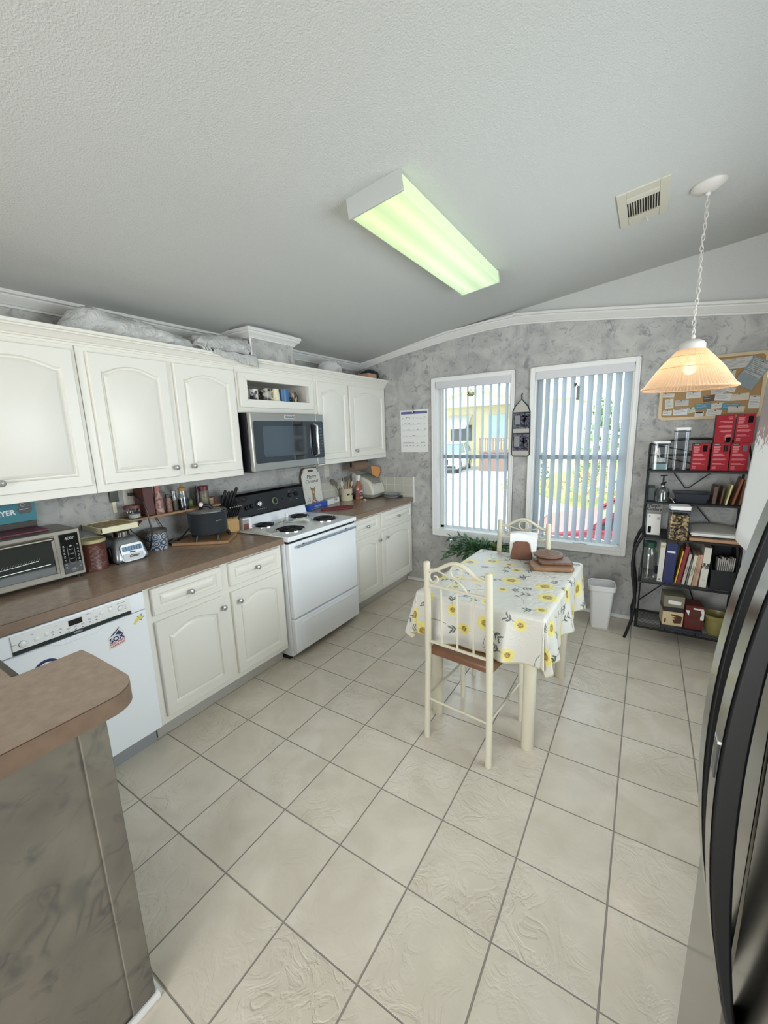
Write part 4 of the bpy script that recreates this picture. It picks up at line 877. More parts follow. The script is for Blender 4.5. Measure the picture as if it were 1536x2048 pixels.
b = MB(); b.X = Matrix.Translation((.212, .050, 0)) @ Euler((0, 0, R(-6))).to_matrix().to_4x4(); b.box((.012, -.034, .920), (.0128, .010, .965), mat('carton_brown', S(110, 66, 50), .5)); b.box((.0122, -.034, .966), (.0128, .012, .995), mat('carton_grey', S(150, 150, 150), .5)); b.box((.012, .014, .925), (.0128, .034, 1.0), WHITEP); b.build('label', t)
b = MB(); rg = random.Random(5)
hz = {}
def bag(u, v):
    x = .22+.30*v; y = -.055+.11*u+.03*v; e = math.sin(u*PI)*math.sin(v*PI)
    return (x, y, .9215+.034*e*(.6+.5*math.sin(9*u+5*v))*(.4+.6*(1-v)))
b.grid(bag, 16, 20, mat('paper_bag_white', S(200, 200, 194), .5)); o = one(b, 'plastic_sleeve', 'crumpled white sleeve lying on the worktop edge by the stove', 'bag', solid=.0015)
# ================================================================== THINGS ON THE SHORT WORKTOP
t = thing('christmas_board', 'white cutting board with a painted deer and lettering, leaning on the wall', 'cutting board', (.05, .96, Z))
lean = lambda a, c_, w: (.018+w+.036*(1-(c_-Z)/.37), a, c_)
bd = rrect(.842, 1.088, Z+.001, Z+.315, .03, 6); 
bd = [(.852, Z+.001), (1.078, Z+.001), (1.088, Z+.012), (1.088, Z+.305), (1.075, Z+.325), (1.063, Z+.335), (1.055, Z+.360), (1.035, Z+.372), (.895, Z+.372), (.875, Z+.360), (.867, Z+.335), (.855, Z+.325), (.842, Z+.305), (.842, Z+.012)]
b = MB(); b.prism(bd, lean, 0, .012, mat('board_white', S(216, 214, 206), .4)); b.build('board', t, bevel=.003)
b = MB(); b.prism([(.85, Z+.002), (1.08, Z+.002), (1.092, Z+.31), (1.06, Z+.376), (.87, Z+.376), (.838, Z+.31)], lean, -.004, 0, mat('board_back', S(74, 60, 50), .6)); b.build('backing', t)
b = MB(); b.prism(rrect(.930, 1.000, Z+.338, Z+.358, .009), lean, .012, .0132, mat('slot_dark', S(90, 82, 74), .6)); b.build('hand_slot', t)
text('Merry', .052, lean(.966, Z+.292, .0131), (0, 1, 0), (-.148, 0, 1), mat('script_ink', S(88, 88, 86), .6), t, shear=.25); text('Christmas', .043, lean(.966, Z+.250, .0131), (0, 1, 0), (-.148, 0, 1), MATS['script_ink'], t, shear=.25)
DEER = mat('deer_brown', S(150, 122, 92), .6); LEAF = mat('leaf_grey', S(92, 92, 84), .6); BERRY = mat('berry_red', S(150, 40, 40), .6)
b = MB()
b.prism([(.945, Z+.075), (.992, Z+.075), (.985, Z+.12), (.992, Z+.165), (1.010, Z+.205), (.985, Z+.185), (.968, Z+.188), (.950, Z+.185), (.925, Z+.205), (.943, Z+.165), (.950, Z+.12)], lean, .012, .0128, DEER)
b.prism([(.958, Z+.135), (.978, Z+.135), (.975, Z+.16), (.961, Z+.16)], lean, .0128, .0132, mat('deer_muzzle', S(206, 196, 180), .6)); b.prism([(.963, Z+.128), (.974, Z+.128), (.974, Z+.136), (.963, Z+.136)], lean, .0132, .0136, INK)
rg = random.Random(11)
for sgn in (-1, 1):
    for k in range(16):
        a = .02+.085*rg.random(); zc = Z+.035+.14*rg.random()*(a/.1); y = .968+sgn*a; r_ = .009
        an = rg.uniform(0, PI); b.prism([(y+r_*math.cos(an), zc+r_*math.sin(an)), (y+.3*r_*math.cos(an+PI/2), zc+.3*r_*math.sin(an+PI/2)), (y-r_*math.cos(an), zc-r_*math.sin(an)), (y-.3*r_*math.cos(an+PI/2), zc-.3*r_*math.sin(an+PI/2))], lean, .012, .0128, LEAF)
for k in range(12): y = .968+rg.uniform(-.03, .03); zc = Z+.05+rg.uniform(-.02, .02); b.prism([(y+.006*math.cos(q*PI/3), zc+.006*math.sin(q*PI/3)) for q in range(6)], lean, .0128, .0134, BERRY)
b.build('painted_deer', t)
BLU = mat('blue_carton', S(48, 82, 170), .4)
def bar_box(name, label, p0, p1, w, h, m, txt, tm, z=Z, tz=.5, ts=.02, cat='box'):
    p0, p1 = Vector(p0), Vector(p1); d = (p1-p0); L = d.length; a = math.atan2(d.y, d.x)
    t = thing(name, label, cat, (p0.x, p0.y, z), rz=a, group='wrap boxes by the stove')
    b = MB(); b.box((0, 0, .0004), (L, w, h), m); b.build('carton', t, local=True, bevel=.002)
    return t, L, a
t, L, a = bar_box('wrap_box', 'long blue wrap box lying against the stove backguard', (.150, .800), (.105, 1.090), .045, .052, BLU, '', None)
text('Reynolds', .030, (L*.45, -.0006, .030), (1, 0, 0), (0, 0, 1), LED, t, local=True, bold=.0004, shear=.2)
b = MB(); b.box((L*.1, -.0008, .004), (L*.6, 0, .012), CHROME); b.build('cutter_strip', t, local=True)
t, L, a = bar_box('wrap_box', 'white foil box lying behind the blue wrap box', (.098, 1.115), (.075, 1.32), .045, .052, PAPER, '', None)
text('FOIL', .030, (L*.68, -.0006, .034), (1, 0, 0), (0, 0, 1), INK, t, local=True, bold=.0003); b = MB(); b.box((L*.5, -.0006, .006), (L*.95, 0, .009), GREYT); b.build('fine_print', t, local=True)
b = MB(); mit = [(-.15, -.03), (-.14, -.035), (.0, -.075), (.06, -.075), (.12, -.06), (.155, -.03), (.16, .01), (.14, .045), (.08, .07), (0, .068), (-.06, .05), (-.14, .028), (-.15, .02)]
b.X = Matrix.Translation((.30, 1.00, Z)) @ Euler((0, 0, R(58))).to_matrix().to_4x4(); b.prism(mit, lambda a, c_, w: (a, c_, w), .0006, .014, mat('maroon_quilt', S(124, 46, 62), .8, bump=(60, .4, .004))); one(b, 'oven_mitt', 'maroon quilted mitt lying on the short worktop', 'oven mitt', bevel=.005)
# crock
t = thing('utensil_crock', 'cream crock of kitchen utensils beside the spray bottle', 'utensil holder', (.075, 1.42, Z)); ux, uy = .085, 1.43
b = MB(); b.lathe([(0, Z+.0004), (.060, Z+.0004), (.063, Z+.01), (.062, Z+.120), (.064, Z+.124), (.058, Z+.124), (.056, Z+.02), (0, Z+.012)], (ux, uy, 0), mat('stoneware', S(206, 198, 174), .4), 40, cap=False); b.build('crock', t)
text('MAMAS', .026, (ux+.0600, uy-.012, Z+.066), (.2, 1, 0), (0, 0, 1), INK, t, bold=.0008)
UT = mat('utensil_beige', S(206, 198, 180), .5); UG = mat('utensil_grey', S(112, 108, 98), .5)
def ut(name, kind, dx, dy, L, m, hs, hl):
    b = MB(); base = Vector((ux+dx*.3, uy+dy*.3, Z+.02)); d = Vector((dx, dy, .26)).normalized(); e = base+d*L
    b.tube([base, e], .0045, m, 8)
    sd = Vector((0, 1, 0)) if kind != 'x' else Vector((1, 0, 0)); sd = (sd-d*sd.dot(d)).normalized(); nn = d.cross(sd)
    if kind == 'fork':
        for k in (-1, 0, 1): b.tube([e, e+sd*k*hs*.8+d*hl*.3, e+sd*k*hs*.8+d*hl], .003, m, 6)
    else:
        P = [(0, -.2), (-1, .2), (-1, .8), (-.5, 1), (.5, 1), (1, .8), (1, .2)] if kind == 'flat' else [(math.sin(q*PI/6), .5-.5*math.cos(q*PI/6)) for q in range(12)]
        b.prism([(p*hs, q*hl) for p, q in P], lambda a, c_, w: e+sd*a+d*c_+nn*w, -.002, .002, m)
    b.build(name, t)
ut('spatula', 'flat', .02, -.10, .145, UT, .020, .060); ut('fork', 'fork', .04, -.0, .14, mat('bamboo', S(190, 150, 100), .5), .009, .055); ut('spoon', 'oval', .05, .045, .135, UT, .017, .050)
ut('ladle', 'oval', -.05, -.14, .175, UG, .030, .07); ut('turner', 'flat', -.04, .08, .175, UG, .022, .055); ut('whisk_handle', 'flat', -.02, -.03, .19, BLACK, .006, .03)
# spray bottle
t = thing('spray_bottle', 'orange-brown kitchen cleaner spray bottle with a white trigger', 'spray bottle', (.16, 1.53, Z)); sx_, sy_2 = .165, 1.535
def oval(mb, lv, c, m, n=28):
    vs = []; fs = []
    for rx, ry, z in lv: vs += [(c[0]+rx*math.cos(2*PI*k/n), c[1]+ry*math.sin(2*PI*k/n), z) for k in range(n)]
    for i in range(len(lv)-1): fs += [(i*n+k, i*n+(k+1) % n, (i+1)*n+(k+1) % n, (i+1)*n+k) for k in range(n)]
    fs += [tuple(range(n-1, -1, -1)), tuple(range((len(lv)-1)*n, len(lv)*n))]; mb.add(vs, fs, m)
b = MB(); oval(b, [(.028, .050, Z+.0004), (.030, .053, Z+.006), (.030, .053, Z+.10), (.028, .045, Z+.135), (.020, .028, Z+.165), (.013, .014, Z+.185), (.013, .014, Z+.198)], (sx_, sy_2), mat('amber_plastic', S(160, 96, 78), .2)); b.build('bottle_body', t)
b = MB(); oval(b, [(.0306, .0536, Z+.03), (.0306, .0536, Z+.10)], (sx_, sy_2), mat('cleaner_label', S(118, 64, 62), .4)); b.build('label', t)
text('Lysol', .030, (sx_+.0312, sy_2-.004, Z+.085), (0, 1, .12), (0, -.12, 1), WHITEP, t, bold=.0008, shear=.2)
b = MB(); b.box((sx_+.0308, sy_2-.026, Z+.058), (sx_+.0314, sy_2+.026, Z+.061), LED); b.box((sx_+.0308, sy_2-.024, Z+.048), (sx_+.0314, sy_2+.022, Z+.051), LED); b.box((sx_+.0308, sy_2-.026, Z+.012), (sx_+.0314, sy_2+.028, Z+.028), mat('label_cream', S(190, 178, 150), .5)); b.build('label_print', t)
b = MB(); b.lathe([(.016, Z+.196), (.017, Z+.212), (.014, Z+.214)], (sx_, sy_2, 0), WHITEP, 20); b.prism([(.02, Z+.212), (-.016, Z+.212), (-.026, Z+.238), (-.018, Z+.250), (.022, Z+.252), (.030, Z+.240)], lambda a, c_, w: (sx_+w, sy_2+a, c_), -.010, .010, WHITEP); b.prism([(-.026, Z+.238), (-.032, Z+.215), (-.038, Z+.196), (-.030, Z+.215)], lambda a, c_, w: (sx_+w, sy_2+a, c_), -.005, .005, WHITEP); b.build('trigger', t, bevel=.003)
# bread maker: wedge shaped cream appliance with a grey lid
t = thing('bread_machine', 'cream and grey countertop bread machine in the corner', 'appliance', (.15, 1.68, Z))
prof = [(.30, Z+.030), (.292, Z+.10), (.255, Z+.175), (.20, Z+.205), (.05, Z+.262), (.02, Z+.262), (.02, Z+.030)]
BMC = mat('appliance_cream', S(208, 206, 194), .4); BMG = mat('appliance_grey', S(136, 136, 128), .4)
b = MB(); b.prism(prof, lambda a, c_, w: (a, w, c_), 1.602, 1.845, BMC); b.build('housing', t, bevel=.022, seg=4, angle=60)
b = MB(); b.prism([(.302, Z+.008), (.306, Z+.036), (.018, Z+.036), (.018, Z+.008)], lambda a, c_, w: (a, w, c_), 1.598, 1.847, BMG); b.build('base', t, bevel=.006)
lidp = [(1.590+.19*k/12, Z+.215-.07*math.sin(PI*k/12)**.8) for k in range(13)]
b = MB(); b.prism([(.12, Z+.250), (.255, Z+.195), (.285, Z+.150), (.250, Z+.168), (.12, Z+.236)], lambda a, c_, w: (a, w, c_), 1.645, 1.80, BMG); b.build('lid', t, bevel=.01, seg=3)
b = MB()
for x, y in ((.05, 1.62), (.27, 1.62), (.05, 1.82), (.27, 1.82)): b.cyl((x, y, Z), (x, y, Z+.009), .012, BLACK, n=12)
b.build('foot', t)
# paper towel roll under the cabinet, orange net bag
t = thing('paper_towel_roll', 'brown roll on a holder under the upper cabinet above the bread machine', 'paper roll', (.17, 1.55, 1.24))
b = MB(); b.cyl((.17, 1.42, 1.262), (.17, 1.655, 1.262), .050, mat('roll_brown', S(128, 104, 88), .7), n=32); b.build('roll', t)
b = MB(); b.cyl((.17, 1.655, 1.262), (.17, 1.69, 1.262), .045, mat('roll_end', S(196, 184, 176), .7), .028, 24); b.build('bunched_end', t)
b = MB(); b.box((.16, 1.41, 1.262), (.18, 1.415, UB), BLACK); b.box((.16, 1.69, 1.262), (.18, 1.70, UB), BLACK); b.cyl((.17, 1.41, 1.262), (.17, 1.70, 1.262), .006, BLACK, n=10); b.build('holder', t)
b = MB(); c0 = Vector((.22, 1.70, 1.25)); rg = random.Random(2)
vs = [c0]; ring_ = []
for k in range(9): a = 2*PI*k/9; rr_ = .050+.016*(k % 2); ring_.append(Vector((.245+.02*math.cos(a), 1.76+rr_*math.cos(a)*.9, 1.185+rr_*math.sin(a))))
for k in range(9): b.add([c0, ring_[k], ring_[(k+1) % 9]], [(0, 1, 2)], mat('orange_plastic', S(200, 138, 76), .4))
b.add(ring_, [tuple(range(9))], MATS['orange_plastic']); one(b, 'orange_bag', 'crinkled orange plastic bag hanging at the cabinet corner', 'bag', smooth=False, solid=.002)
# plates, bottle cap
for k in range(2):
    b = MB(); z0 = Z+.0005+.024*k; b.lathe([(0, z0), (.055, z0), (.060, z0+.004), (.085, z0+.018), (.088, z0+.022), (.084, z0+.023), (.06, z0+.0105), (0, z0+.007)], (.44, 1.745+.004*k, 0), mat('grey_stoneware', S(150, 156, 160), .3), 40, cap=False)
    one(b, 'shallow_dish', ['lower grey dish of the pair in the worktop corner', 'upper grey dish of the pair in the worktop corner'][k], 'dish', 'grey dishes in the corner')
b = MB(); b.obox((.505, 1.80, Z+.009), (.05, .07, .012), (0, 0, R(20)), mat('navy_cloth', S(40, 48, 62), .8)); one(b, 'folded_cloth', 'small dark blue cloth beside the grey dishes', 'cloth', bevel=.003)
b = MB(); b.lathe([(.016, Z+.0004), (.017, Z+.010), (.014, Z+.011)], (.262, 1.50, 0), mat('cap_cream', S(214, 206, 180), .4), 20); one(b, 'bottle_cap', 'cream bottle cap lying in front of the spray bottle', 'cap')
# ================================================================== MUGS IN THE NICHE
ZN = 1.8465
def mug(label, y, x, r_, h, m, hd, hm=None, taper=1.0, name='coffee_mug'):
    t = thing(name, label, 'mug', (x, y, ZN), group='mugs above the microwave')
    b = MB(); b.lathe([(0, ZN+.0004), (r_*.9*taper, ZN+.0004), (r_*taper, ZN+.006), (r_, ZN+h), (r_*.92, ZN+h), (r_*.9*taper, ZN+.01), (0, ZN+.008)], (x, y, 0), m, 32, cap=False); b.build('cup', t)
    a = R(hd); dx, dy = math.cos(a), math.sin(a); c0 = Vector((x+dx*r_*.95, y+dy*r_*.95, ZN+h*.5))
    b = MB(); b.tube([c0+Vector((dx*.026*math.sin(q), dy*.026*math.sin(q), h*.34*math.cos(q))) for q in [k*PI/10 for k in range(11)]], .0042, hm or m, 8); b.build('handle', t)
    return t
PM = lambda n, c1, c2, s, a=.04: mat(n, c1, .3, var=(s, c2, a))
mug('dark rimmed mug with a big handle at the left end of the mug shelf', .116, .242, .036, .085, PM('mug_a', S(150, 146, 138), S(60, 58, 54), 30), -50, BLACK)
mug('white mug with a dark printed picture, second from the left', .185, .25, .036, .078, PM('mug_b', S(214, 210, 204), S(50, 52, 58), 22, .03), 95)
mug('mug patterned with black and grey leaves in the middle of the mug shelf', .305, .245, .043, .090, PM('mug_c', S(170, 166, 158), S(48, 48, 50), 34, .06), 180)
mug('slim cream pitcher-like mug left of the blue mug', .388, .26, .028, .092, mat('mug_cream', S(224, 216, 184), .3), -80, taper=1.25)
mug('blue mug with a round handle on the mug shelf', .480, .25, .045, .094, mat('mug_blue', S(62, 104, 150), .3), 75)
mug('tan and dark mug at the right end of the mug shelf', .590, .235, .038, .080, PM('mug_f', S(196, 160, 118), S(50, 52, 60), 14, .02), 85, BLACK)
# ================================================================== ON TOP OF THE CABINETS
ZT = 2.1165
BAG = bpy.data.materials.new('white_plastic_bag'); BAG.use_nodes = True; _n, _l = BAG.node_tree.nodes, BAG.node_tree.links; _b = _n['Principled BSDF']; _b.inputs['Base Color'].default_value = sc3(S(190, 190, 188)); _b.inputs['Roughness'].default_value = .35
_nz = _n.new('ShaderNodeTexNoise'); _nz.inputs['Scale'].default_value = 22; _nz.inputs['Detail'].default_value = 4; _nz.inputs['Distortion'].default_value = 1.5; _tc = _n.new('ShaderNodeTexCoord'); _l.new(_tc.outputs['Object'], _nz.inputs['Vector']); _bp = _n.new('ShaderNodeBump'); _bp.inputs['Strength'].default_value = .8; _bp.inputs['Distance'].default_value = .02; _l.new(_nz.outputs['Fac'], _bp.inputs['Height']); _l.new(_bp.outputs[0], _b.inputs['Normal'])
def lumpy(name, label, cat, pts, m, seed, zflat=None, n=28, group=None):
    """blob swept along pts of (x,y,z,ry,rz) with a soft crumple"""
    b = MB(); vs = []; fs = []; N = len(pts)*4-3
    def ip(t_):
        i = min(int(t_), len(pts)-2); f = t_-i; return [pts[i][k]*(1-f)+pts[i+1][k]*f for k in range(5)]
    for j in range(N):
        x, y, z, rx, rz = ip(j/4)
        for k in range(n):
            a = 2*PI*k/n; w = 1+.07*math.sin(3*a+seed+j*.7)+.06*math.sin(7*a-j*1.3+seed*2)+.04*math.sin(11*a+j*2.1)
            px_, pz_ = x+rx*w*math.cos(a), z+rz*w*math.sin(a)
            if zflat is not None: pz_ = max(pz_, zflat)
            vs.append((px_, y+.006*math.sin(5*a+j), pz_))
    for j in range(N-1): fs += [(j*n+k, j*n+(k+1) % n, (j+1)*n+(k+1) % n, (j+1)*n+k) for k in range(n)]
    fs += [tuple(range(n-1, -1, -1)), tuple(range((N-1)*n, N*n))]; b.add(vs, fs, m); return tag(b.build(name, angle=60), label, cat, group)
lumpy('wrapped_bundle', 'long bundle in a white plastic bag on the upper cabinets', 'bag', [(.20, -.93, ZT+.02, .02, .02), (.20, -.88, ZT+.05, .07, .06), (.21, -.80, ZT+.075, .09, .082), (.22, -.66, ZT+.055, .10, .072), (.23, -.50, ZT+.045, .10, .062), (.24, -.38, ZT+.035, .09, .05), (.26, -.31, ZT+.025, .06, .035), (.28, -.285, ZT+.02, .02, .02)], BAG, 1, ZT+.001)
lumpy('wrapped_bundle', 'shorter white bagged bundle right of the long one', 'bag', [(.28, -.268, ZT+.030, .02, .02), (.25, -.24, ZT+.05, .07, .055), (.24, -.12, ZT+.058, .10, .068), (.235, 0, ZT+.062, .10, .072), (.235, .10, ZT+.064, .10, .074), (.235, .135, ZT+.062, .095, .070)], BAG, 4, ZT+.001)
b = MB()   # loose skirt of the bag hanging over the crown
b.grid(lambda u, v: (.374+.004*math.sin(12*u+3*v)+.006*v, -.20+.345*u, ZT+.012-.075*v*(.35+.65*u)+.004*math.sin(17*u)), 24, 8, BAG); b.grid(lambda u, v: (.30+.076*v, -.20+.345*u, ZT+.03-.018*v+.004*math.sin(14*u)), 24, 6, BAG); o = MATS.get('x'); b.build('bag_skirt', bpy.data.objects['wrapped_bundle.001'], solid=.001)
b = MB()
for k in range(3): b.tube([(.30, -.285, ZT+.03), (.34+.01*k, -.285+.02*k, ZT+.032), (.372, -.27+.02*k, ZT+.02), (.384, -.26+.02*k, ZT-.002)], [.010, .008, .009, .005], BAG, 10)
b.build('bag_knot', bpy.data.objects['wrapped_bundle'])
CB = clearish('crinkled_clear_bag', (.8, .8, .8), .5, .2, True)
lumpy('clear_bag', 'clear plastic bag of small items on top of the right upper cabinets', 'bag', [(.22, .98, ZT+.03, .03, .03), (.22, 1.02, ZT+.05, .07, .05), (.22, 1.10, ZT+.06, .09, .065), (.22, 1.18, ZT+.055, .08, .06), (.22, 1.23, ZT+.03, .03, .03)], CB, 7, ZT+.001)
lumpy('shredded_filling', 'crumpled pale wrapping inside the clear bag', 'paper', [(.24, 1.04, ZT+.02, .02, .02), (.25, 1.10, ZT+.03, .05, .03), (.24, 1.16, ZT+.02, .03, .02)], mat('pale_pink_paper', S(200, 186, 182), .6), 9, ZT+.001, 16)
b = MB(); b.box((.22, 1.53, ZT), (.345, 1.675, ZT+.045), mat('kraft_box', S(176, 136, 112), .6)); one(b, 'kraft_box', 'small tan box on top of the right upper cabinets', 'box', bevel=.002)
lumpy('dark_bag', 'dark blue-black bag in the corner on top of the cabinets', 'bag', [(.2, 1.68, ZT+.03, .06, .035), (.2, 1.71, ZT+.045, .09, .055), (.2, 1.755, ZT+.050, .10, .062), (.2, 1.77, ZT+.045, .09, .05), (.2, 1.79, ZT+.055, .09, .06), (.2, 1.825, ZT+.04, .07, .045)], mat('black_blue_bag', S(26, 36, 44), .5), 3, ZT+.001)
b = MB()
for k in range(14): b.tube([(.06, 1.24+.022*k, ZT+.002), (.05, 1.245+.022*k, ZT+.10)], .003, mat('wicker_grey', S(112, 106, 94), .6), 6)
b.tube([(.055, 1.23, ZT+.10), (.055, 1.54, ZT+.10)], .005, MATS['wicker_grey'], 8); b.tube([(.06, 1.23, ZT+.006), (.06, 1.54, ZT+.006)], .005, MATS['wicker_grey'], 8)
one(b, 'wire_rack', 'grey slatted rack standing behind the tan box on the cabinets', 'rack')
# ================================================================== TABLE AND CHAIRS
IVORY = mat('ivory_metal', S(202, 196, 176), .32)
TX, TY, TRZ = 2.035, .375, R(-2.5)
t = thing('dining_table', 'small ivory legged dining table under a sunflower cloth', 'table', (TX, TY, 0), TRZ)
TWX, TWY, TH = .315, .440, .752
b = MB(); b.box((-TWX, -TWY, TH-.022), (TWX, TWY, TH-.001), IVORY); b.build('tabletop', t, local=True, bevel=.006)
b = MB(); b.box((-TWX+.05, -TWY+.05, TH-.08), (TWX-.05, -TWY+.07, TH-.022), IVORY); b.box((-TWX+.05, TWY-.07, TH-.08), (TWX-.05, TWY-.05, TH-.022), IVORY); b.box((-TWX+.05, -TWY+.05, TH-.08), (-TWX+.07, TWY-.05, TH-.022), IVORY); b.box((TWX-.07, -TWY+.05, TH-.08), (TWX-.05, TWY-.05, TH-.022), IVORY); b.build('apron', t, local=True)
for sx in (-1, 1):
    for sy in (-1, 1):
        b = MB(); b.lathe([(.029, 0), (.031, .004), (.031, TH-.024)], (sx*.252, sy*.365, 0), IVORY, 28); b.build('leg', t, local=True)
# tablecloth: flat cloth draped over the top; the print is worked into the weave as vertex colours
OV = .255; CLX, CLY = TWX+OV, TWY+OV; NU, NV = 330, 400
def drape(U, V):
    qx = np.clip(U, -TWX-.004, TWX+.004); qy = np.clip(V, -TWY-.004, TWY+.004)
    ox, oy = U-qx, V-qy; L = np.hypot(ox, oy); Ls = np.maximum(L, 1e-6); dx, dy = ox/Ls, oy/Ls
    corner = np.minimum(np.abs(dx), np.abs(dy))*1.414
    rad = .018; arcL = rad*PI/2
    th = np.minimum(L, arcL)/rad
    out = rad*np.sin(th); drop = rad*(1-np.cos(th)); rest = np.maximum(L-arcL, 0)
    per = np.where(np.abs(dx) > np.abs(dy), qy, qx)
    wave = .016*np.sin(per*19+1.3*np.sign(ox+oy))+.010*np.sin(per*37+2.1)
    fold = .10*corner**1.5
    ang = np.arctan2(dy, dx)
    fl = .08+fold+.14*corner*np.sin(ang*9.0)
    fl = np.where((ox > 0) & (oy > 0), fl*.35, fl)
    out = out+rest*np.sin(fl)+wave*np.minimum(rest/.2, 1.2)*(1-corner)
    drop = drop+rest*np.cos(np.clip(fl, -.6, .9))*(1-.22*corner)
    # cloth rests on the near chair's seat area and back rail
    crumple = .0012*np.sin(U*61+V*17)*np.sin(V*47-U*23)+.0009*np.sin(U*131)*np.sin(V*97+2)
    Z_ = TH+.0025-drop+np.where(L < .001, np.abs(crumple), 0)
    return qx+dx*out, qy+dy*out, Z_
uu = np.linspace(-CLX, CLX, NU+1); vv = np.linspace(-CLY, CLY, NV+1); U, V = np.meshgrid(uu, vv)
# scalloped rounded hem corners
X_, Y_, Z_ = drape(U, V)
col = np.empty(U.shape+(3,)); base = np.array(S(218, 216, 208)); col[:] = base
rg = np.random.RandomState(21)
def paint(mask, c, a=1.0):
    c = np.array(c); col[mask] = col[mask]*(1-a)+c*a
YEL = S(236, 222, 112); YELD = S(220, 200, 84); BRN = S(112, 84, 52); GRN = S(84, 92, 88); GRN2 = S(110, 120, 104)
nz = rg.rand(64, 64)
def ellipse(cx, cy, ax, bx, an):
    dx, dy = U-cx, V-cy; p = dx*math.cos(an)+dy*math.sin(an); q = -dx*math.sin(an)+dy*math.cos(an); return (p/ax)**2+(q/bx)**2 < 1
def seg(x0, y0, x1, y1, w):
    dx, dy = x1-x0, y1-y0; L2 = dx*dx+dy*dy; t_ = np.clip(((U-x0)*dx+(V-y0)*dy)/L2, 0, 1); return (U-x0-t_*dx)**2+(V-y0-t_*dy)**2 < w*w
pts = []
for _ in range(4000):
    p = (rg.uniform(-CLX+.02, CLX-.02), rg.uniform(-CLY+.02, CLY-.02))
    if all(math.hypot(p[0]-q[0], p[1]-q[1]) > .106 for q in pts): pts.append(p)
for i, (cx, cy) in enumerate(pts):
    kind = i % 5
    if kind in (0, 1, 3):      # sunflower, large or small
        r_ = [.052, .030, 0, .040][kind]; s0 = rg.rand()*6
        # stem and leaves first
        an = rg.uniform(0, 2*PI); ex, ey = cx+math.cos(an)*r_*2.1, cy+math.sin(an)*r_*2.1
        paint(seg(cx, cy, ex, ey, .0016), GRN)
        for s in (-1, 1):
            for f in (.75, 1.0): lx, ly = cx+math.cos(an)*r_*2.1*f, cy+math.sin(an)*r_*2.1*f; a2 = an+s*.8; paint(ellipse(lx+.014*math.cos(a2), ly+.014*math.sin(a2), .016, .0042, a2), GRN)
        d = np.hypot(U-cx, V-cy); A = np.arctan2(V-cy, U-cx)
        edge = r_*(1+.07*np.sin(A*9+s0)+.05*np.sin(A*17+s0*2))
        paint(d < edge, YEL, .82); paint((d < edge*.82) & (np.sin(A*23+s0)*np.sin(d*900) > .35), YELD, .5)
        paint((d < r_*.46), S(190, 160, 70), .8); paint((d < r_*.44) & (np.sin(A*7+d*700+s0) > -.1), BRN, .9); paint(d < r_*.12, S(214, 190, 90), .8)
    elif kind == 2:   # leafy sprig
        an = rg.uniform(0, 2*PI); L = .075
        px_, py_ = cx-math.cos(an)*L/2, cy-math.sin(an)*L/2
        for k in range(5):
            a1 = an+.14*(k-2); nx_, ny_ = px_+math.cos(a1)*L/5, py_+math.sin(a1)*L/5; paint(seg(px_, py_, nx_, ny_, .0014), GRN); px_, py_ = nx_, ny_
            if k >= 2:
                for s in (-1, 1): a2 = a1+s*.75; paint(ellipse(px_+.012*math.cos(a2), py_+.012*math.sin(a2), .014, .0038, a2), GRN)
        paint(ellipse(px_+.006*math.cos(an), py_+.006*math.sin(an), .008, .006, an), GRN2)
    else:             # thin stem with buds
        an = rg.uniform(0, 2*PI); px_, py_ = cx-math.cos(an)*.05, cy-math.sin(an)*.05
        for k in range(6):
            a1 = an-.45+.18*k; nx_, ny_ = px_+math.cos(a1)*.017, py_+math.sin(a1)*.017; paint(seg(px_, py_, nx_, ny_, .0012), GRN); px_, py_ = nx_, ny_
        for s in (-1, 0, 1): a2 = a1+s*.7; paint(seg(px_, py_, px_+.014*math.cos(a2), py_+.014*math.sin(a2), .0012), GRN); paint(ellipse(px_+.018*math.cos(a2), py_+.018*math.sin(a2), .006, .0045, a2), [YELD, GRN2, GRN2][s+1])
hemd = np.minimum(CLX-np.abs(U), CLY-np.abs(V)); paint(hemd < .004, S(196, 186, 140))
me = bpy.data.meshes.new('tablecloth'); n1 = NU+1
idx = (np.arange(NV)[:, None]*n1+np.arange(NU)[None, :]).ravel(); F4 = np.stack([idx, idx+1, idx+n1+1, idx+n1], 1)
me.from_pydata(np.stack([X_, Y_, Z_], -1).reshape(-1, 3).tolist(), [], F4.tolist())
ca = me.color_attributes.new('print', 'FLOAT_COLOR', 'POINT'); ca.data.foreach_set('color', np.concatenate([col.reshape(-1, 3), np.ones((col.size//3, 1))], 1).ravel().astype(np.float32))
CM = bpy.data.materials.new('sunflower_cloth'); CM.use_nodes = True; _n, _l = CM.node_tree.nodes, CM.node_tree.links; _b = _n['Principled BSDF']; _b.inputs['Roughness'].default_value = .33
_a = _n.new('ShaderNodeVertexColor'); _a.layer_name = 'print'; _l.new(_a.outputs[0], _b.inputs['Base Color'])
_nz = _n.new('ShaderNodeTexNoise'); _nz.inputs['Scale'].default_value = 30; _nz.inputs['Distortion'].default_value = 2; _tc = _n.new('ShaderNodeTexCoord'); _l.new(_tc.outputs['Object'], _nz.inputs['Vector']); _bp = _n.new('ShaderNodeBump'); _bp.inputs['Strength'].default_value = .35; _bp.inputs['Distance'].default_value = .006; _l.new(_nz.outputs['Fac'], _bp.inputs['Height']); _l.new(_bp.outputs[0], _b.inputs['Normal'])
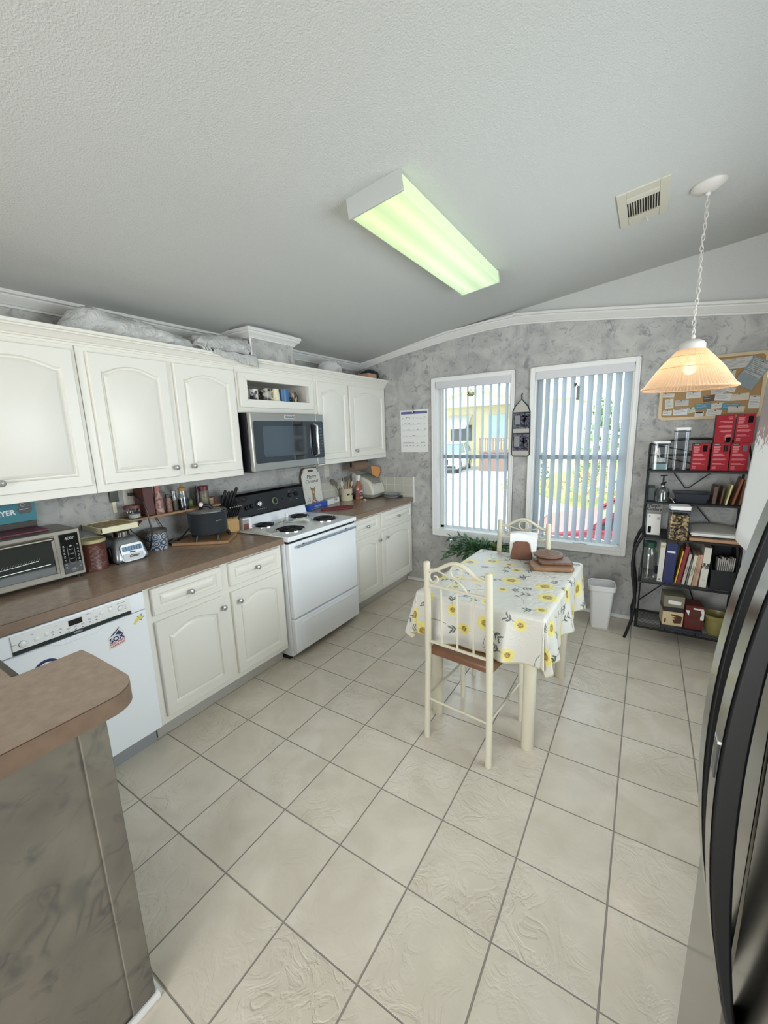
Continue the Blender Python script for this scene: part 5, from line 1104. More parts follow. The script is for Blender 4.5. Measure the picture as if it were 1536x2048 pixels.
_tr = _n.new('ShaderNodeBsdfTranslucent'); _l.new(_a.outputs[0], _tr.inputs[0]); _mx = _n.new('ShaderNodeMixShader'); _mx.inputs[0].default_value = .22; _l.new(_b.outputs[0], _mx.inputs[1]); _l.new(_tr.outputs[0], _mx.inputs[2]); _l.new(_mx.outputs[0], _n['Material Output'].inputs[0])
me.materials.append(CM); me.shade_smooth(); me.update()
o = bpy.data.objects.new('tablecloth', me); COL.objects.link(o); o.location = (TX, TY, 0); o.rotation_euler = (0, 0, TRZ)
tag(o, 'white tablecloth printed with yellow sunflowers, hanging over the table edge', 'tablecloth')

SEATM = mat('brown_vinyl_seat', S(122, 86, 64), .35, var=(6, S(104, 70, 50), .3), vs=(2, 12, 1))
def make_chair(label, loc, rz):
    t = thing('dining_chair', label, 'chair', loc, rz, 'dining chairs')
    for s in (-1, 1):
        b = MB(); b.tube([(s*.172, -.205, 0), (s*.170, -.198, .25), (s*.166, -.195, .46), (s*.163, -.200, .70), (s*.160, -.208, .965)], [.0155, .0155, .0165, .0165, .0165], IVORY, 18)
        b.sph((s*.160, -.208, .965), .0165, IVORY, 16, (1, 1, .5)); b.build('back_upright', t, local=True)
        b = MB(); b.cyl((s*.178, .205, 0), (s*.170, .190, .470), .0135, IVORY, n=18); b.build('front_leg', t, local=True)
        b = MB(); b.tube([(s*.170, -.198, .235), (s*.173, .198, .235)], .0065, IVORY, 8); b.build('side_stretcher', t, local=True)
    for (y, z, w) in ((-.198, .225, .168), (.200, .345, .172)): b = MB(); b.tube([(-w, y, z), (w, y, z)], .0065, IVORY, 8); b.build('cross_stretcher', t, local=True)
    b = MB(); b.prism([(-.170, -.185), (.170, -.185), (.190, .215), (.170, .230), (-.170, .230), (-.190, .215)], lambda a, c_, w: (a, c_, w), .468, .508, SEATM); b.build('seat', t, local=True, bevel=.012, seg=3)
    yb = lambda z: -.200-.008*(z-.70)/.265
    b = MB(); b.tube([(-.163, yb(.55), .550), (.163, yb(.55), .550)], .0075, IVORY, 10); b.build('lower_rail', t, local=True)
    b = MB(); b.tube([(-.161, yb(.85), .853), (.161, yb(.85), .853)], .0075, IVORY, 10); b.build('upper_rail', t, local=True)
    b = MB(); P = []
    for k in range(25):
        u = -1+2*k/24; z = .928+.058*(.5+.5*math.cos(PI*min(1, abs(u)/.92))); P.append((u*.160, yb(z), z))
    b.tube(P, .0095, IVORY, 12); b.build('arched_top_rail', t, local=True)
    for x in (-.085, 0, .085): b = MB(); b.cyl((x, yb(.55), .550), (x, yb(.85), .853), .0055, IVORY, n=10); b.build('spindle', t, local=True)
    b = MB(); b.tube([(.030*math.cos(k*PI/12), yb(.94), .945+.030*math.sin(k*PI/12)) for k in range(24)], .0048, IVORY, 8, True)
    for s in (-1, 1):
        b.tube([(s*.150, yb(.9), .925), (s*.10, yb(.9), .932), (s*.04, yb(.9), .915), (0, yb(.9), .908), (-s*.03, yb(.88), .885), (-s*.055, yb(.86), .857)], .0042, IVORY, 8)
        sp = []
        for k in range(26): a = PI/2+s*(-k*.27); rr = .036*(1-k/34); sp.append((s*.117+rr*math.cos(a)*1, yb(.89), .893+rr*math.sin(a)))
        b.tube(sp, .0042, IVORY, 8)
    b.build('scrollwork', t, local=True)
    return t
ch = make_chair('ivory metal chair with brown seat at the near end of the table', (1.992, .004, 0), R(-6))
dup(ch, (2.0, .672, 0), R(180-2), 'ivory metal chair at the far end of the table, back towards the windows')

# napkin holder and boards on the table
ZC = TH+.006
t = thing('napkin_holder', 'wooden holder of white napkins on the far end of the table', 'napkin holder', (2.03, .75, ZC), R(12))
WH = mat('walnut_gloss', S(112, 72, 52), .25, var=(12, S(88, 54, 40), .2))
for y in (-.035, .035):
    b = MB(); b.prism([(-.065, 0), (.065, 0), (.067, .02), (.050, .105), (.035, .118), (-.035, .118), (-.050, .105), (-.067, .02)], lambda a, c_, w: (a, y+w, c_), -.006, .006, WH); b.build('side_panel', t, local=True, bevel=.003)
b = MB(); b.box((-.06, -.035, 0), (.06, .035, .008), WH); b.build('base', t, local=True)
b = MB()
for k in range(9): y = -.025+.0062*k; b.prism([(-.072, .012), (.088, .012), (.088+.003*k % .01, .150+.002*k), (-.020, .172), (-.072, .165)], lambda a, c_, w: (a, y+w+.05*(max(0, a))*.3, c_), -.0022, .0022, PAPER)
b.build('napkins', t, local=True)
bz = ZC
def bd_(label, poly_, z0, th, m, loc, rz, bev=.006, name='wooden_board'):
    b = MB(); b.prism(poly_, lambda a, c_, w: (a, c_, w), z0, z0+th, m); o = b.build(name, bevel=bev, seg=3); o.location = (loc[0], loc[1], 0); o.rotation_euler = (0, 0, rz); return tag(o, label, 'board', 'boards stacked on the table')
RB = lambda w, h, r_: rrect(-w, w, -h, h, r_, 6)
bd_('larger wooden board at the bottom of the stack on the table', RB(.122, .080, .03), bz+.0008, .022, mat('board_oak', S(146, 112, 82), .4, var=(8, S(118, 86, 62), .25), vs=(1, 8, 1)), (2.235, .625), R(18))
bd_('smaller dark wooden board in the middle of the stack on the table', RB(.095, .068, .02), bz+.0232, .016, WOODD, (2.245, .672), R(22))
b = MB(); cxx, cyy = 0, 0; zz0 = bz+.0396
PT = arc(0, 0, .088, 0, 360, 40)[:-1]
b.lathe([(.080, zz0), (.088, zz0+.004), (.088, zz0+.013), (.084, zz0+.015), (.070, zz0+.015), (.068, zz0+.013), (.068, zz0)], (0, 0, 0), mat('trivet_wood', S(120, 92, 78), .45), 40, cap=False)
for k in range(7):
    x = -.057+.019*k; h = math.sqrt(.070**2-x*x); b.box((x-.0048, -h, zz0+.008), (x+.0048, h, zz0+.0148), MATS['trivet_wood'])
o = b.build('round_trivet'); o.location = (2.195, .742, 0); o.rotation_euler = (0, 0, R(-35)); tag(o, 'round slatted wooden trivet on top of the board stack', 'trivet')

# waste bin
t = thing('waste_bin', 'small white plastic waste bin on the floor by the window wall', 'waste bin', (2.45, 1.63, 0), R(8))
b = MB(); lv = [(.058, .085, 0), (.062, .090, .006), (.082, .118, .30), (.090, .128, .335), (.092, .131, .340), (.086, .124, .341), (.080, .116, .30), (.060, .085, .01), (.0, .0, .01)]
def rr4(wx, wy, z, n=6): r_ = min(wx, wy)*.45; return [(p, q, z) for p, q in rrect(-wy, wy, -wx, wx, r_, n)] if wx > 0 else [(0, 0, z)]*len(rrect(-1, 1, -1, 1, .4, n))
vs = []; nn_ = len(rr4(1, 1, 0))
for wx, wy, z in lv: vs += [(p*.72, q*1.0, zz) for p, q, zz in rr4(wx, wy, z)]
fs = [tuple(range(nn_-1, -1, -1))]
for i in range(len(lv)-1): fs += [(i*nn_+k, i*nn_+(k+1) % nn_, (i+1)*nn_+(k+1) % nn_, (i+1)*nn_+k) for k in range(nn_)]
b.add(vs, fs, WHITEP); b.build('bin_body', t, local=True)
b = MB(); vs = []
for wx, wy, z in ((.084, .120, .306), (.093, .133, .312), (.096, .137, .350), (.092, .131, .352), (.088, .126, .345)): vs += [(p*.72, q, zz+.012*math.cos(p*9)) for p, q, zz in rr4(wx, wy, z)]
fs = []
for i in range(4): fs += [(i*nn_+k, i*nn_+(k+1) % nn_, (i+1)*nn_+(k+1) % nn_, (i+1)*nn_+k) for k in range(nn_)]
b.add(vs, fs, WHITEP); b.build('rim', t, local=True)

# artificial foliage in a pot under the windows
t = thing('leafy_plant', 'spreading green leafy plant standing under the left window', 'plant', (1.42, 1.66, 0))
b = MB(); b.lathe([(0, 0), (.11, 0), (.14, .26), (.148, .27), (.148, .30), (.135, .30), (.125, .27), (0, .27)], (1.45, 1.66, 0), mat('dark_planter', S(84, 78, 70), .6), 32, cap=False); b.build('pot', t)
b = MB(); b.cyl((1.45, 1.66, .268), (1.45, 1.66, .278), .125, mat('potting_soil', S(60, 48, 40), .9), n=24); b.build('soil', t)
LG = [mat('leaf_dark', S(72, 104, 74), .45), mat('leaf_mid', S(92, 130, 88), .45), mat('leaf_light', S(132, 150, 92), .45)]
rg = random.Random(31)
def leaf(b, p, d, L, w, m):
    d = d.normalized(); s = d.cross(Vector((rg.uniform(-.3, .3), rg.uniform(-.3, .3), 1))).normalized(); nn = s.cross(d)
    b.add([p, p+d*L*.35+s*w, p+d*L*.38+nn*w*.3, p+d*L*.35-s*w, p+d*L, p+d*L*.7+s*w*.7, p+d*L*.7-s*w*.7], [(0, 1, 2), (0, 2, 3), (1, 5, 4, 2), (2, 4, 6, 3)], m)
bs = MB(); bl_ = MB()
for k in range(70):
    a = rg.uniform(0, 2*PI); ex = (1.45+rg.uniform(-.34, .52), 1.66+rg.uniform(-.18, .12), rg.uniform(.42, .60))
    p0 = Vector((1.45+.08*math.cos(a), 1.66+.08*math.sin(a), .275)); p3 = Vector(ex); p1 = p0+Vector((0, 0, .22)); p2 = (p1+p3)/2+Vector((0, 0, .06))
    P = []
    for i in range(12): s = i/11; P.append(p0*(1-s)**3+p1*3*s*(1-s)**2+p2*3*s*s*(1-s)+p3*s**3)
    bs.tube(P, .0028, LG[0], 5); m = LG[0] if k % 3 else LG[1]
    if ex[0] > 1.62 and k % 2: m = LG[2]
    for i in range(5, 12):
        dd = (P[i]-P[i-1]).normalized()
        for s in (-1, 1): leaf(bl_, P[i], dd+Vector((rg.uniform(-.7, .7), rg.uniform(-.7, .5), rg.uniform(-.5, .6)))*1.1, rg.uniform(.05, .085), rg.uniform(.012, .020), m)
bs.build('stems', t); tag(bl_.build('leaves', t, smooth=False), kind='stuff')
b = MB(); b.lathe([(.012, 0), (.012, .03)], (1.17, 1.60, .545), mat('silver_tag', S(180, 190, 200), .2, .8), 12); o = b.build('plant_pick', t)
b = MB(); b.tube([(1.14, 1.62, .50), (1.17, 1.60, .56)], .004, MATS['silver_tag'], 6); b.build('plant_pick', t)

# ================================================================== LAMPS AND CEILING FITTINGS
slope = math.atan(.13)
# fluorescent wrap light on the sloping ceiling
t = thing('ceiling_light', 'long fluorescent ceiling light with a ribbed wrap diffuser', 'ceiling light', (1.665, .285, cz(1.665)), rot=(0, -slope, 0))
LENS = bpy.data.materials.new('ribbed_diffuser_lit'); LENS.use_nodes = True; _n, _l = LENS.node_tree.nodes, LENS.node_tree.links; _b = _n['Principled BSDF']
_b.inputs['Base Color'].default_value = sc3(S(196, 208, 176)); _b.inputs['Roughness'].default_value = .3
_tc = _n.new('ShaderNodeTexCoord'); _s = _n.new('ShaderNodeSeparateXYZ'); _l.new(_tc.outputs['Object'], _s.inputs[0])
def _M(op, a, b_=None, nn=_n, ll=_l):
    x = nn.new('ShaderNodeMath'); x.operation = op
    for i, v in enumerate((a, b_)):
        if v is None: continue
        if isinstance(v, (int, float)): x.inputs[i].default_value = v
        else: ll.new(v, x.inputs[i])
    return x.outputs[0]
# two tubes glow through the lens: bright where a tube lies behind it
_g1 = _M('POWER', 2.718, _M('MULTIPLY', _M('POWER', _M('ABSOLUTE', _M('SUBTRACT', _M('ABSOLUTE', _s.outputs[0]), .060)), 2), -900))
_g2 = _M('ADD', _M('MULTIPLY', _g1, .26), .30)
_rib = _M('ADD', .92, _M('MULTIPLY', _M('SINE', _M('MULTIPLY', _s.outputs[1], 900)), .08))
_st = _M('MULTIPLY', _M('MULTIPLY', _g2, _rib), 1.0)
_ec = _n.new('ShaderNodeValToRGB'); _mr = _n.new('ShaderNodeMapRange'); _mr.inputs[1].default_value = -.6; _mr.inputs[2].default_value = .6; _l.new(_s.outputs[1], _mr.inputs[0]); _l.new(_mr.outputs[0], _ec.inputs[0])
_ec.color_ramp.elements[0].color = (.62, .84, .30, 1); _ec.color_ramp.elements[1].color = (.62, .86, .50, 1)
_l.new(_ec.outputs[0], _b.inputs['Emission Color']); _l.new(_st, _b.inputs['Emission Strength'])
b = MB(); hw, hl, dp = .128, .62, .075
b.box((-hw+.01, -hl+.004, -.02), (hw-.01, hl-.004, .004), WHITEA); b.build('housing', t, local=True)
b = MB(); prof = [(-hw, -.012), (-hw+.002, -dp+.006), (-hw+.010, -dp), (hw-.010, -dp), (hw-.002, -dp+.006), (hw, -.012)]
b.prism(prof, lambda a, c_, w: (a, w, c_), -hl+.004, hl-.004, LENS); b.build('diffuser', t, local=True)
for s in (-1, 1):
    b = MB(); b.prism([(-hw-.004, .006), (-hw-.004, -dp-.004), (hw+.004, -dp-.004), (hw+.004, .006)], lambda a, c_, w: (a, s*hl+w, c_), -.005, .005, mat('end_cap_shaded', S(170, 172, 170), .5)); b.build('end_cap', t, local=True, bevel=.002)  # white caps greyed: their backlit shade is in the colour
# air vent
t = thing('ceiling_vent', 'cream ceiling air vent with louvres and a small lever', 'vent', (2.563, .765, cz(2.563)), rot=(0, -slope, 0))
VC = mat('vent_cream', S(196, 192, 176), .5); VD = mat('vent_dark', S(60, 58, 54), .8)
b = MB(); ww, hh = .108, .190
for a, c_ in (((-ww, -hh, -.006), (-.068, hh, .002)), ((.068, -hh, -.006), (ww, hh, .002)), ((-.068, -hh, -.006), (.068, -.128, .002)), ((-.068, .128, -.006), (.068, hh, .002))): b.box(a, c_, VC)
b.build('frame', t, local=True, bevel=.002)
b = MB(); b.box((-.069, -.13, -.001), (.069, .13, .0015), VD); b.build('duct', t, local=True)
b = MB()
b.box((-.068, -.084, -.008), (.068, -.078, -.001), VC)
b.box((-.068, .088, -.008), (.068, .128, -.002), VC)
for k in range(12): b.obox((-.060+.0109*k, .004, -.006), (.0022, .168, .010), (0, R(18), 0), VC)
for k in range(5): b.obox((0, -.122+.0085*k, -.005), (.136, .0018, .008), (R(25), 0, 0), VC)
b.build('louvres', t, local=True)
b = MB(); b.tube([(.012, .150, -.004), (.014, .158, -.018), (.020, .172, -.022)], .0028, VC, 8); b.build('lever', t, local=True)
# pendant
PXX, PYY = 2.826, .83; zc_ = cz(PXX)
t = thing('pendant_lamp', 'pendant lamp with a glowing ribbed cone shade on a white chain', 'pendant lamp', (PXX, PYY, zc_))
WPL_ = mat('pendant_white', S(206, 202, 196), .4)
b = MB(); prof = [(.070, .002), (.072, -.006), (.062, -.018), (.030, -.030), (.010, -.034), (0, -.034)]
cn = MB(); cn.X = Matrix.Translation((PXX, PYY, zc_)) @ Euler((0, -slope, 0)).to_matrix().to_4x4(); cn.lathe([(r_, z) for r_, z in prof[::-1]], (0, 0, 0), WPL_, 40, cap=False); cn.build('canopy', t)
b = MB(); b.sph((PXX, PYY, zc_-.040), .012, WPL_, 14); b.build('canopy_loop', t)
zt_, zb_ = zc_-.048, 2.028; NL = 26; ll_ = (zt_-zb_)/NL
for k in range(NL):
    z = zt_-ll_*(k+.5); b = MB(); a_ = k % 2
    P = [((.0065*math.cos(q) if a_ else 0)+.0025*math.sin(k*.5), (0 if a_ else .0065*math.cos(q)), ll_*.68*math.sin(q)) for q in [j*PI/8 for j in range(16)]]
    b.tube([(PXX+p[0], PYY+p[1], z+p[2]) for p in P], .0018, WPL_, 6, True); b.build('chain_link', t)
b = MB(); b.tube([(PXX+.006*math.sin(k*.9), PYY+.006*math.cos(k*.9), zt_-(zt_-zb_)*k/40) for k in range(41)], .0016, mat('clear_cord', S(186, 180, 168), .4), 6); b.build('cord', t)
b = MB(); b.lathe([(.006, 2.028), (.010, 2.020), (.010, 2.008), (.030, 2.004), (.050, 1.992), (.058, 1.980), (.058, 1.952), (.050, 1.952)], (PXX, PYY, 0), WPL_, 36); b.build('shade_cap', t)
SH = bpy.data.materials.new('ribbed_shade'); SH.use_nodes = True; _n, _l = SH.node_tree.nodes, SH.node_tree.links; _b = _n['Principled BSDF']; _b.inputs['Base Color'].default_value = sc3(S(226, 200, 176)); _b.inputs['Roughness'].default_value = .25
_t = _n.new('ShaderNodeBsdfTranslucent'); _t.inputs[0].default_value = sc3(S(244, 226, 204)); _p = _n.new('ShaderNodeBsdfTransparent'); _p.inputs[0].default_value = (1, .93, .8, 1)
_x = _n.new('ShaderNodeMixShader'); _x.inputs[0].default_value = .62; _l.new(_b.outputs[0], _x.inputs[1]); _l.new(_t.outputs[0], _x.inputs[2]); _y = _n.new('ShaderNodeMixShader'); _y.inputs[0].default_value = .16; _l.new(_x.outputs[0], _y.inputs[1]); _l.new(_p.outputs[0], _y.inputs[2]); _l.new(_y.outputs[0], _n['Material Output'].inputs[0])
b = MB(); PR = [(.062, 1.955), (.088, 1.925), (.090, 1.923), (.135, 1.868), (.137, 1.866), (.190, 1.783), (.203, 1.772), (.205, 1.766), (.201, 1.762)]
b.lathe(PR, (PXX, PYY, 0), SH, 480, ribs=80, amp=.03, cap=False); b.build('shade', t, angle=80)
for r_, z in ((.091, 1.922), (.138, 1.865)): b = MB(); b.tube([(PXX+r_*1.012*math.cos(k*PI/36), PYY+r_*1.012*math.sin(k*PI/36), z) for k in range(72)], .0022, SH, 6, True); b.build('shade_band', t)
b = MB(); b.tube([(PXX+.204*math.cos(k*PI/48), PYY+.204*math.sin(k*PI/48), 1.765) for k in range(96)], .0035, SH, 8, True); b.build('shade_rim', t)
BE = mat('bulb_glow', (1, .8, .4), .3, emit=(1, .74, .36), es=4.5)
b = MB(); b.sph((PXX, PYY, 1.865), .028, BE, 20, (1, 1, 1.1)); b.lathe([(.013, 1.89), (.013, 1.95)], (PXX, PYY, 0), WPL_, 16); b.build('bulb', t)
lamp('POINT', 'pendant_bulb_light', (PXX, PYY, 1.825), (0, 0, 0), 1.0, (1, .78, .52), size=.03)
# ================================================================== ON THE WINDOW WALL
yw = W-.0005
t = thing('wall_calendar', 'white wall calendar hanging left of the left window', 'calendar', (.66, yw, 1.6))
FW = lambda a, c_, w: (a, yw-w, c_)
b = MB(); b.prism([(.505, 1.385), (.818, 1.385), (.818, 1.805), (.505, 1.805)], FW, .0004, .003, PAPER); b.build('page', t)
b = MB(); b.prism([(.513, 1.765), (.810, 1.765), (.810, 1.790), (.513, 1.790)], FW, .003, .0036, mat('calendar_blue', S(96, 98, 150), .6)); b.build('header_band', t)
b = MB(); rg = random.Random(8)
for r_ in range(6):
    z = 1.725-.060*r_
    if r_ >= 4: z = 1.725-.060*4-.030*(r_-4)-.01
    b.prism([(.52, z-.006), (.80, z-.006), (.80, z-.0045), (.52, z-.0045)], FW, .003, .0034, LED)
    for c_ in range(7): x = .53+.041*c_; b.prism([(x, z), (x+.006, z), (x+.006, z+.006), (x, z+.006)], FW, .003, .0034, PB)
    for q in range(3 if r_ < 4 else 8): x = .53+rg.random()*.25; b.prism([(x, z+.006), (x+.022, z+.006), (x+.022, z+.010), (x, z+.010)], FW, .003, .0034, GREYT)
b.build('printed_days', t)
b = MB(); b.cyl((.655, yw-.004, 1.785), (.655, yw-.020, 1.785), .012, INK, n=18); b.cyl((.655, yw-.020, 1.785), (.655, yw-.021, 1.785), .008, PAPER, n=16); b.tube([(.655, yw-.006, 1.80), (.655, yw-.004, 1.85)], .003, INK, 6); b.build('hanger', t)
t = thing('hanging_organizer', 'grey fabric pocket organizer with tree pictures hanging between the windows', 'wall organizer', (1.725, yw, 1.6))
TR_ = mat('organizer_trim', S(36, 50, 56), .8); OG = mat('organizer_cloth', S(180, 176, 168), .9); PG = mat('pocket_print', S(104, 106, 116), .9, var=(55, S(52, 50, 62), .06))
b = MB(); body = [(1.652, 1.365), (1.668, 1.347), (1.790, 1.347), (1.806, 1.362), (1.800, 1.73), (1.782, 1.775), (1.728, 1.835), (1.675, 1.780), (1.655, 1.735)]
b.prism(body, FW, .018, .022, OG); b.build('backing', t)
b = MB(); b.tube([FW(a, c_, .021) for a, c_ in body], .005, TR_, 8, True); b.tube([FW(1.728, 1.835, .020), FW(1.724, 1.870, .01), FW(1.730, 1.885, .004)], .005, TR_, 8); b.build('piping', t)
for z0, z1 in ((1.585, 1.722), (1.395, 1.545)):
    b = MB(); b.prism([(1.662, z0), (1.797, z0), (1.797, z1), (1.662, z1)], FW, .022, .027, PG); pk = b.build('pocket', t)
    b = MB(); b.tube([FW(1.660, z1, .027), FW(1.799, z1, .027)], .0045, TR_, 8); b.build('binding', pk)
    b = MB(); fr_ = [(1.672, z0+.035), (1.722, z0+.035), (1.722, z1-.022), (1.672, z1-.022)]; b.tube([FW(a, c_, .0275) for a, c_ in fr_], .002, INK, 5, True); b.prism(fr_, FW, .0268, .0275, mat('pocket_light', S(140, 140, 144), .9)); b.build('picture_frame', pk)
    b = MB(); rg = random.Random(int(z0*100))
    for k in range(26): a = rg.uniform(0, 2*PI); r_ = .026*math.sqrt(rg.random()); b.prism([(1.758+r_*math.cos(a)+.007*math.cos(q), z0+.088+r_*math.sin(a)+.007*math.sin(q)) for q in [j*PI/3 for j in range(6)]], FW, .027, .0276, mat('tree_print', S(46, 40, 56), .9))
    b.prism([(1.752, z0+.02), (1.766, z0+.02), (1.762, z0+.08), (1.756, z0+.08)], FW, .027, .0276, MATS['tree_print']); b.prism([(1.735, z0+.015), (1.79, z0+.015), (1.785, z0+.028), (1.74, z0+.024)], FW, .027, .0276, MATS['tree_print']); b.build('tree_picture', pk)
# little ornaments hung before the blinds
t = thing('basket_ornament', 'tiny hanging flower basket ornament in front of the left blind', 'ornament', (1.27, W-.03, 1.9))
b = MB(); b.lathe([(0, 1.888), (.018, 1.890), (.034, 1.904), (.036, 1.910)], (1.27, W-.035, 0), mat('ornament_gold', S(180, 150, 80), .4, var=(60, S(110, 130, 90), .1)), 20); b.build('basket', t)
b = MB(); 
for a in range(3): b.tube([(1.27+.034*math.cos(a*2.1), W-.035+.034*math.sin(a*2.1), 1.908), (1.27, W-.035, 1.958), (1.27, W-.020, 1.985)], .0012, SMK, 5)
b.build('hanging_wires', t)
b = MB(); rg = random.Random(4)
for k in range(26): leaf(b, Vector((1.27+rg.uniform(-.028, .028), W-.035+rg.uniform(-.02, .02), 1.910)), Vector((rg.uniform(-1, 1), rg.uniform(-1, 1), 1.2)), .022, .004, LG[k % 3])
b.build('flowers', t, smooth=False)
t = thing('wind_ornament', 'small dark plaque ornament with leaves hung before the right blind', 'ornament', (2.165, W-.03, 1.87))
b = MB(); b.box((2.160, W-.036, 1.800), (2.182, W-.030, 1.905), mat('ornament_slate', S(120, 116, 118), .5)); b.build('plaque', t, bevel=.002)
b = MB()
for k in range(16): leaf(b, Vector((2.155+rg.uniform(-.012, .012), W-.034, 1.912)), Vector((rg.uniform(-1.2, .6), rg.uniform(-.4, .4), rg.uniform(-.3, 1))), .030, .007, mat('grey_leaf', S(110, 124, 116), .5))
b.build('leaves', t, smooth=False)
b = MB(); b.tube([(2.168, W-.033, 1.905), (2.166, W-.033, 1.94), (2.168, W-.018, 1.99)], .0012, SMK, 5); b.build('thread', t)
b = MB(); b.box((2.19, W-.013, .6005), (2.30, W+.01, .606), mat('latch_silver', S(120, 124, 130), .4, .6)); one(b, 'sill_latch', 'small grey latch on the right window sill', 'latch', bevel=.002)
# ================================================================== BAKER'S RACK AND WHAT STANDS ON IT
RM = mat('rack_black', S(20, 22, 25), .45, .3)
t = thing('bakers_rack', 'black metal bakers rack with curved legs in the corner', 'rack', (2.97, 1.66, 0))
LX, RX_, YF, YB, YH = 2.692, 3.250, 1.495, 1.820, 1.600
def curve(y, right):
    P = [(2.697, .81), (2.672, .755), (2.652, .69), (2.645, .60), (2.652, .50), (2.668, .41), (2.680, .31), (2.678, .22), (2.664, .13), (2.645, .05), (2.632, .0)]
    return [((5.942-x) if right else x, y, z) for x, z in P]
for y in (YF, YB):
    for rt in (0, 1): b = MB(); b.tube(curve(y, rt)[:9 if y == YB else 11]+([(2.672 if not rt else 3.27, y, 0)] if y == YB else []), .0105, RM, 12); b.build('leg', t)
for x in (LX, RX_):
    b = MB(); b.tube([(x, YH, .80), (x, YH, 1.268)], .008, RM, 10); b.build('upright', t)
    b = MB(); b.tube([(x, YB, .80), (x, YB, 1.44)], .008, RM, 10); b.build('upright', t)
    b = MB(); b.tube([(x+(.012 if x < 3 else -.012), YF, .12), (x+(.012 if x < 3 else -.012), YF, .80)], .005, RM, 8); b.build('inner_post', t)
    b = MB(); b.tube([(x, YH, 1.268), (x, 1.65, 1.35), (x, 1.74, 1.42), (x, YB, 1.44)], .006, RM, 8); b.build('side_arch', t)
for z, yf in ((1.262, YH), (1.035, YH), (.797, YF), (.468, YF), (.118, YF)):
    b = MB(); x0, x1 = LX-.004, RX_+.004
    b.box((x0, yf-.006, z-.012), (x1, yf+.006, z), RM); b.box((x0, YB-.006, z-.012), (x1, YB+.006, z), RM); b.box((x0, yf, z-.012), (x0+.012, YB, z), RM); b.box((x1-.012, yf, z-.012), (x1, YB, z), RM)
    n = 14 if yf > 1.55 else 20
    for k in range(n): y = yf+.01+(YB-yf-.02)*k/(n-1); b.box((x0, y-.0015, z-.005), (x1, y+.0015, z-.002), RM)
    for x in (2.88, 3.06): b.box((x-.003, yf, z-.009), (x+.003, YB, z-.005), RM)
    b.build('shelf', t)
b = MB(); P = []
for k in range(17): u = -1+2*k/16; P.append((2.971+.279*u, YB, 1.44+.035*(1-u*u)))
b.tube(P, .009, RM, 10); b.tube([(LX, YB, 1.36), (RX_, YB, 1.36)], .006, RM, 8); b.build('top_rail', t)
for (x0, z0, x1, z1) in ((LX, 1.44, 3.06, 1.36), (2.88, 1.36, RX_, 1.45), (2.71, 1.36, 3.06, 1.27), (2.83, 1.262, 2.93, 1.12), (3.10, 1.262, 2.95, 1.12), (2.93, 1.12, 2.95, 1.12), (2.98, 1.03, 3.10, .87), (2.98, .468, 3.08, .20), (2.96, .468, 2.71, .20)):
    b = MB(); b.cyl((x0, YB-.002, z0), (x1, YB-.002, z1), .004, RM, n=8); b.build('brace', t)
# --- top shelf: boxes and clear canisters
RB_ = mat('red_carton', S(150, 24, 38), .6, 0, .25); RBD = mat('red_carton_side', S(78, 16, 26), .5); RT = mat('pink_print', S(220, 140, 146), .6)
def redbox(label, x, y, z, rz, flip=False):
    t = thing('red_carton', label, 'box', (x, y, z), rz, 'red cartons on the rack')
    b = MB(); b.box((-.0465, -.038, .0004), (.0465, .045, .186), RB_); b.build('carton', t, local=True, bevel=.0012)
    for s in (-1, 1): b = MB(); b.box((s*.0465, -.037, .001), (s*.0472, .044, .185), RBD); b.build('side_panel', t, local=True)
    f = lambda a, c_, w: ((a, -.038-w, c_) if not flip else (-a, -.038-w, .186-c_))
    b = MB(); q = lambda x0, z0, x1, z1, m: b.prism([(x0, z0), (x1, z0), (x1, z1), (x0, z1)], f, .0002, .0008, m)
    if flip: q(-.038, .148, -.014, .178, BLACKG); q(-.040, .158, -.012, .152, BLACKG)
    else: q(.012, .130, .036, .172, BLACKG)
    q(-.040, .174, -.006, .183, INK); q(-.036, .1765, -.012, .1805, PAPER)
    for k, (wd) in enumerate((.035, .030, .032, .033, .030, .026)): q(-.038, .162-.0072*k, -.038+wd, .1655-.0072*k, RT)
    for k, wd in enumerate((.050, .062, .056)): q(-.038, .112-.006*k, -.038+wd, .1146-.006*k, RT)
    for k, wd in enumerate((.066, .070, .060)): q(-.038, .084-.006*k, -.038+wd, .0862-.006*k, RT)
    for k, wd in enumerate((.048, .066)): q(-.038, .050-.006*k, -.038+wd, .0525-.006*k, RT)
    for k, wd in enumerate((.022, .02, .024, .02)): q(-.038, .030-.0055*k, -.038+wd, .0318-.0055*k, RT)
    b.build('printed_panel', t, local=True, smooth=False)
zt_ = 1.2622
redbox('leftmost red carton in the bottom row on top of the rack', 2.985, 1.70, zt_, R(-2))
redbox('middle red carton in the bottom row on top of the rack', 3.091, 1.70, zt_, R(2))
redbox('rightmost red carton in the bottom row on top of the rack', 3.189, 1.70, zt_, R(3))
redbox('upside down red carton, left one of the upper row', 3.097, 1.70, zt_+.1866, R(0), True)
redbox('upper right red carton, turned towards the window', 3.205, 1.70, zt_+.1866, R(-6))
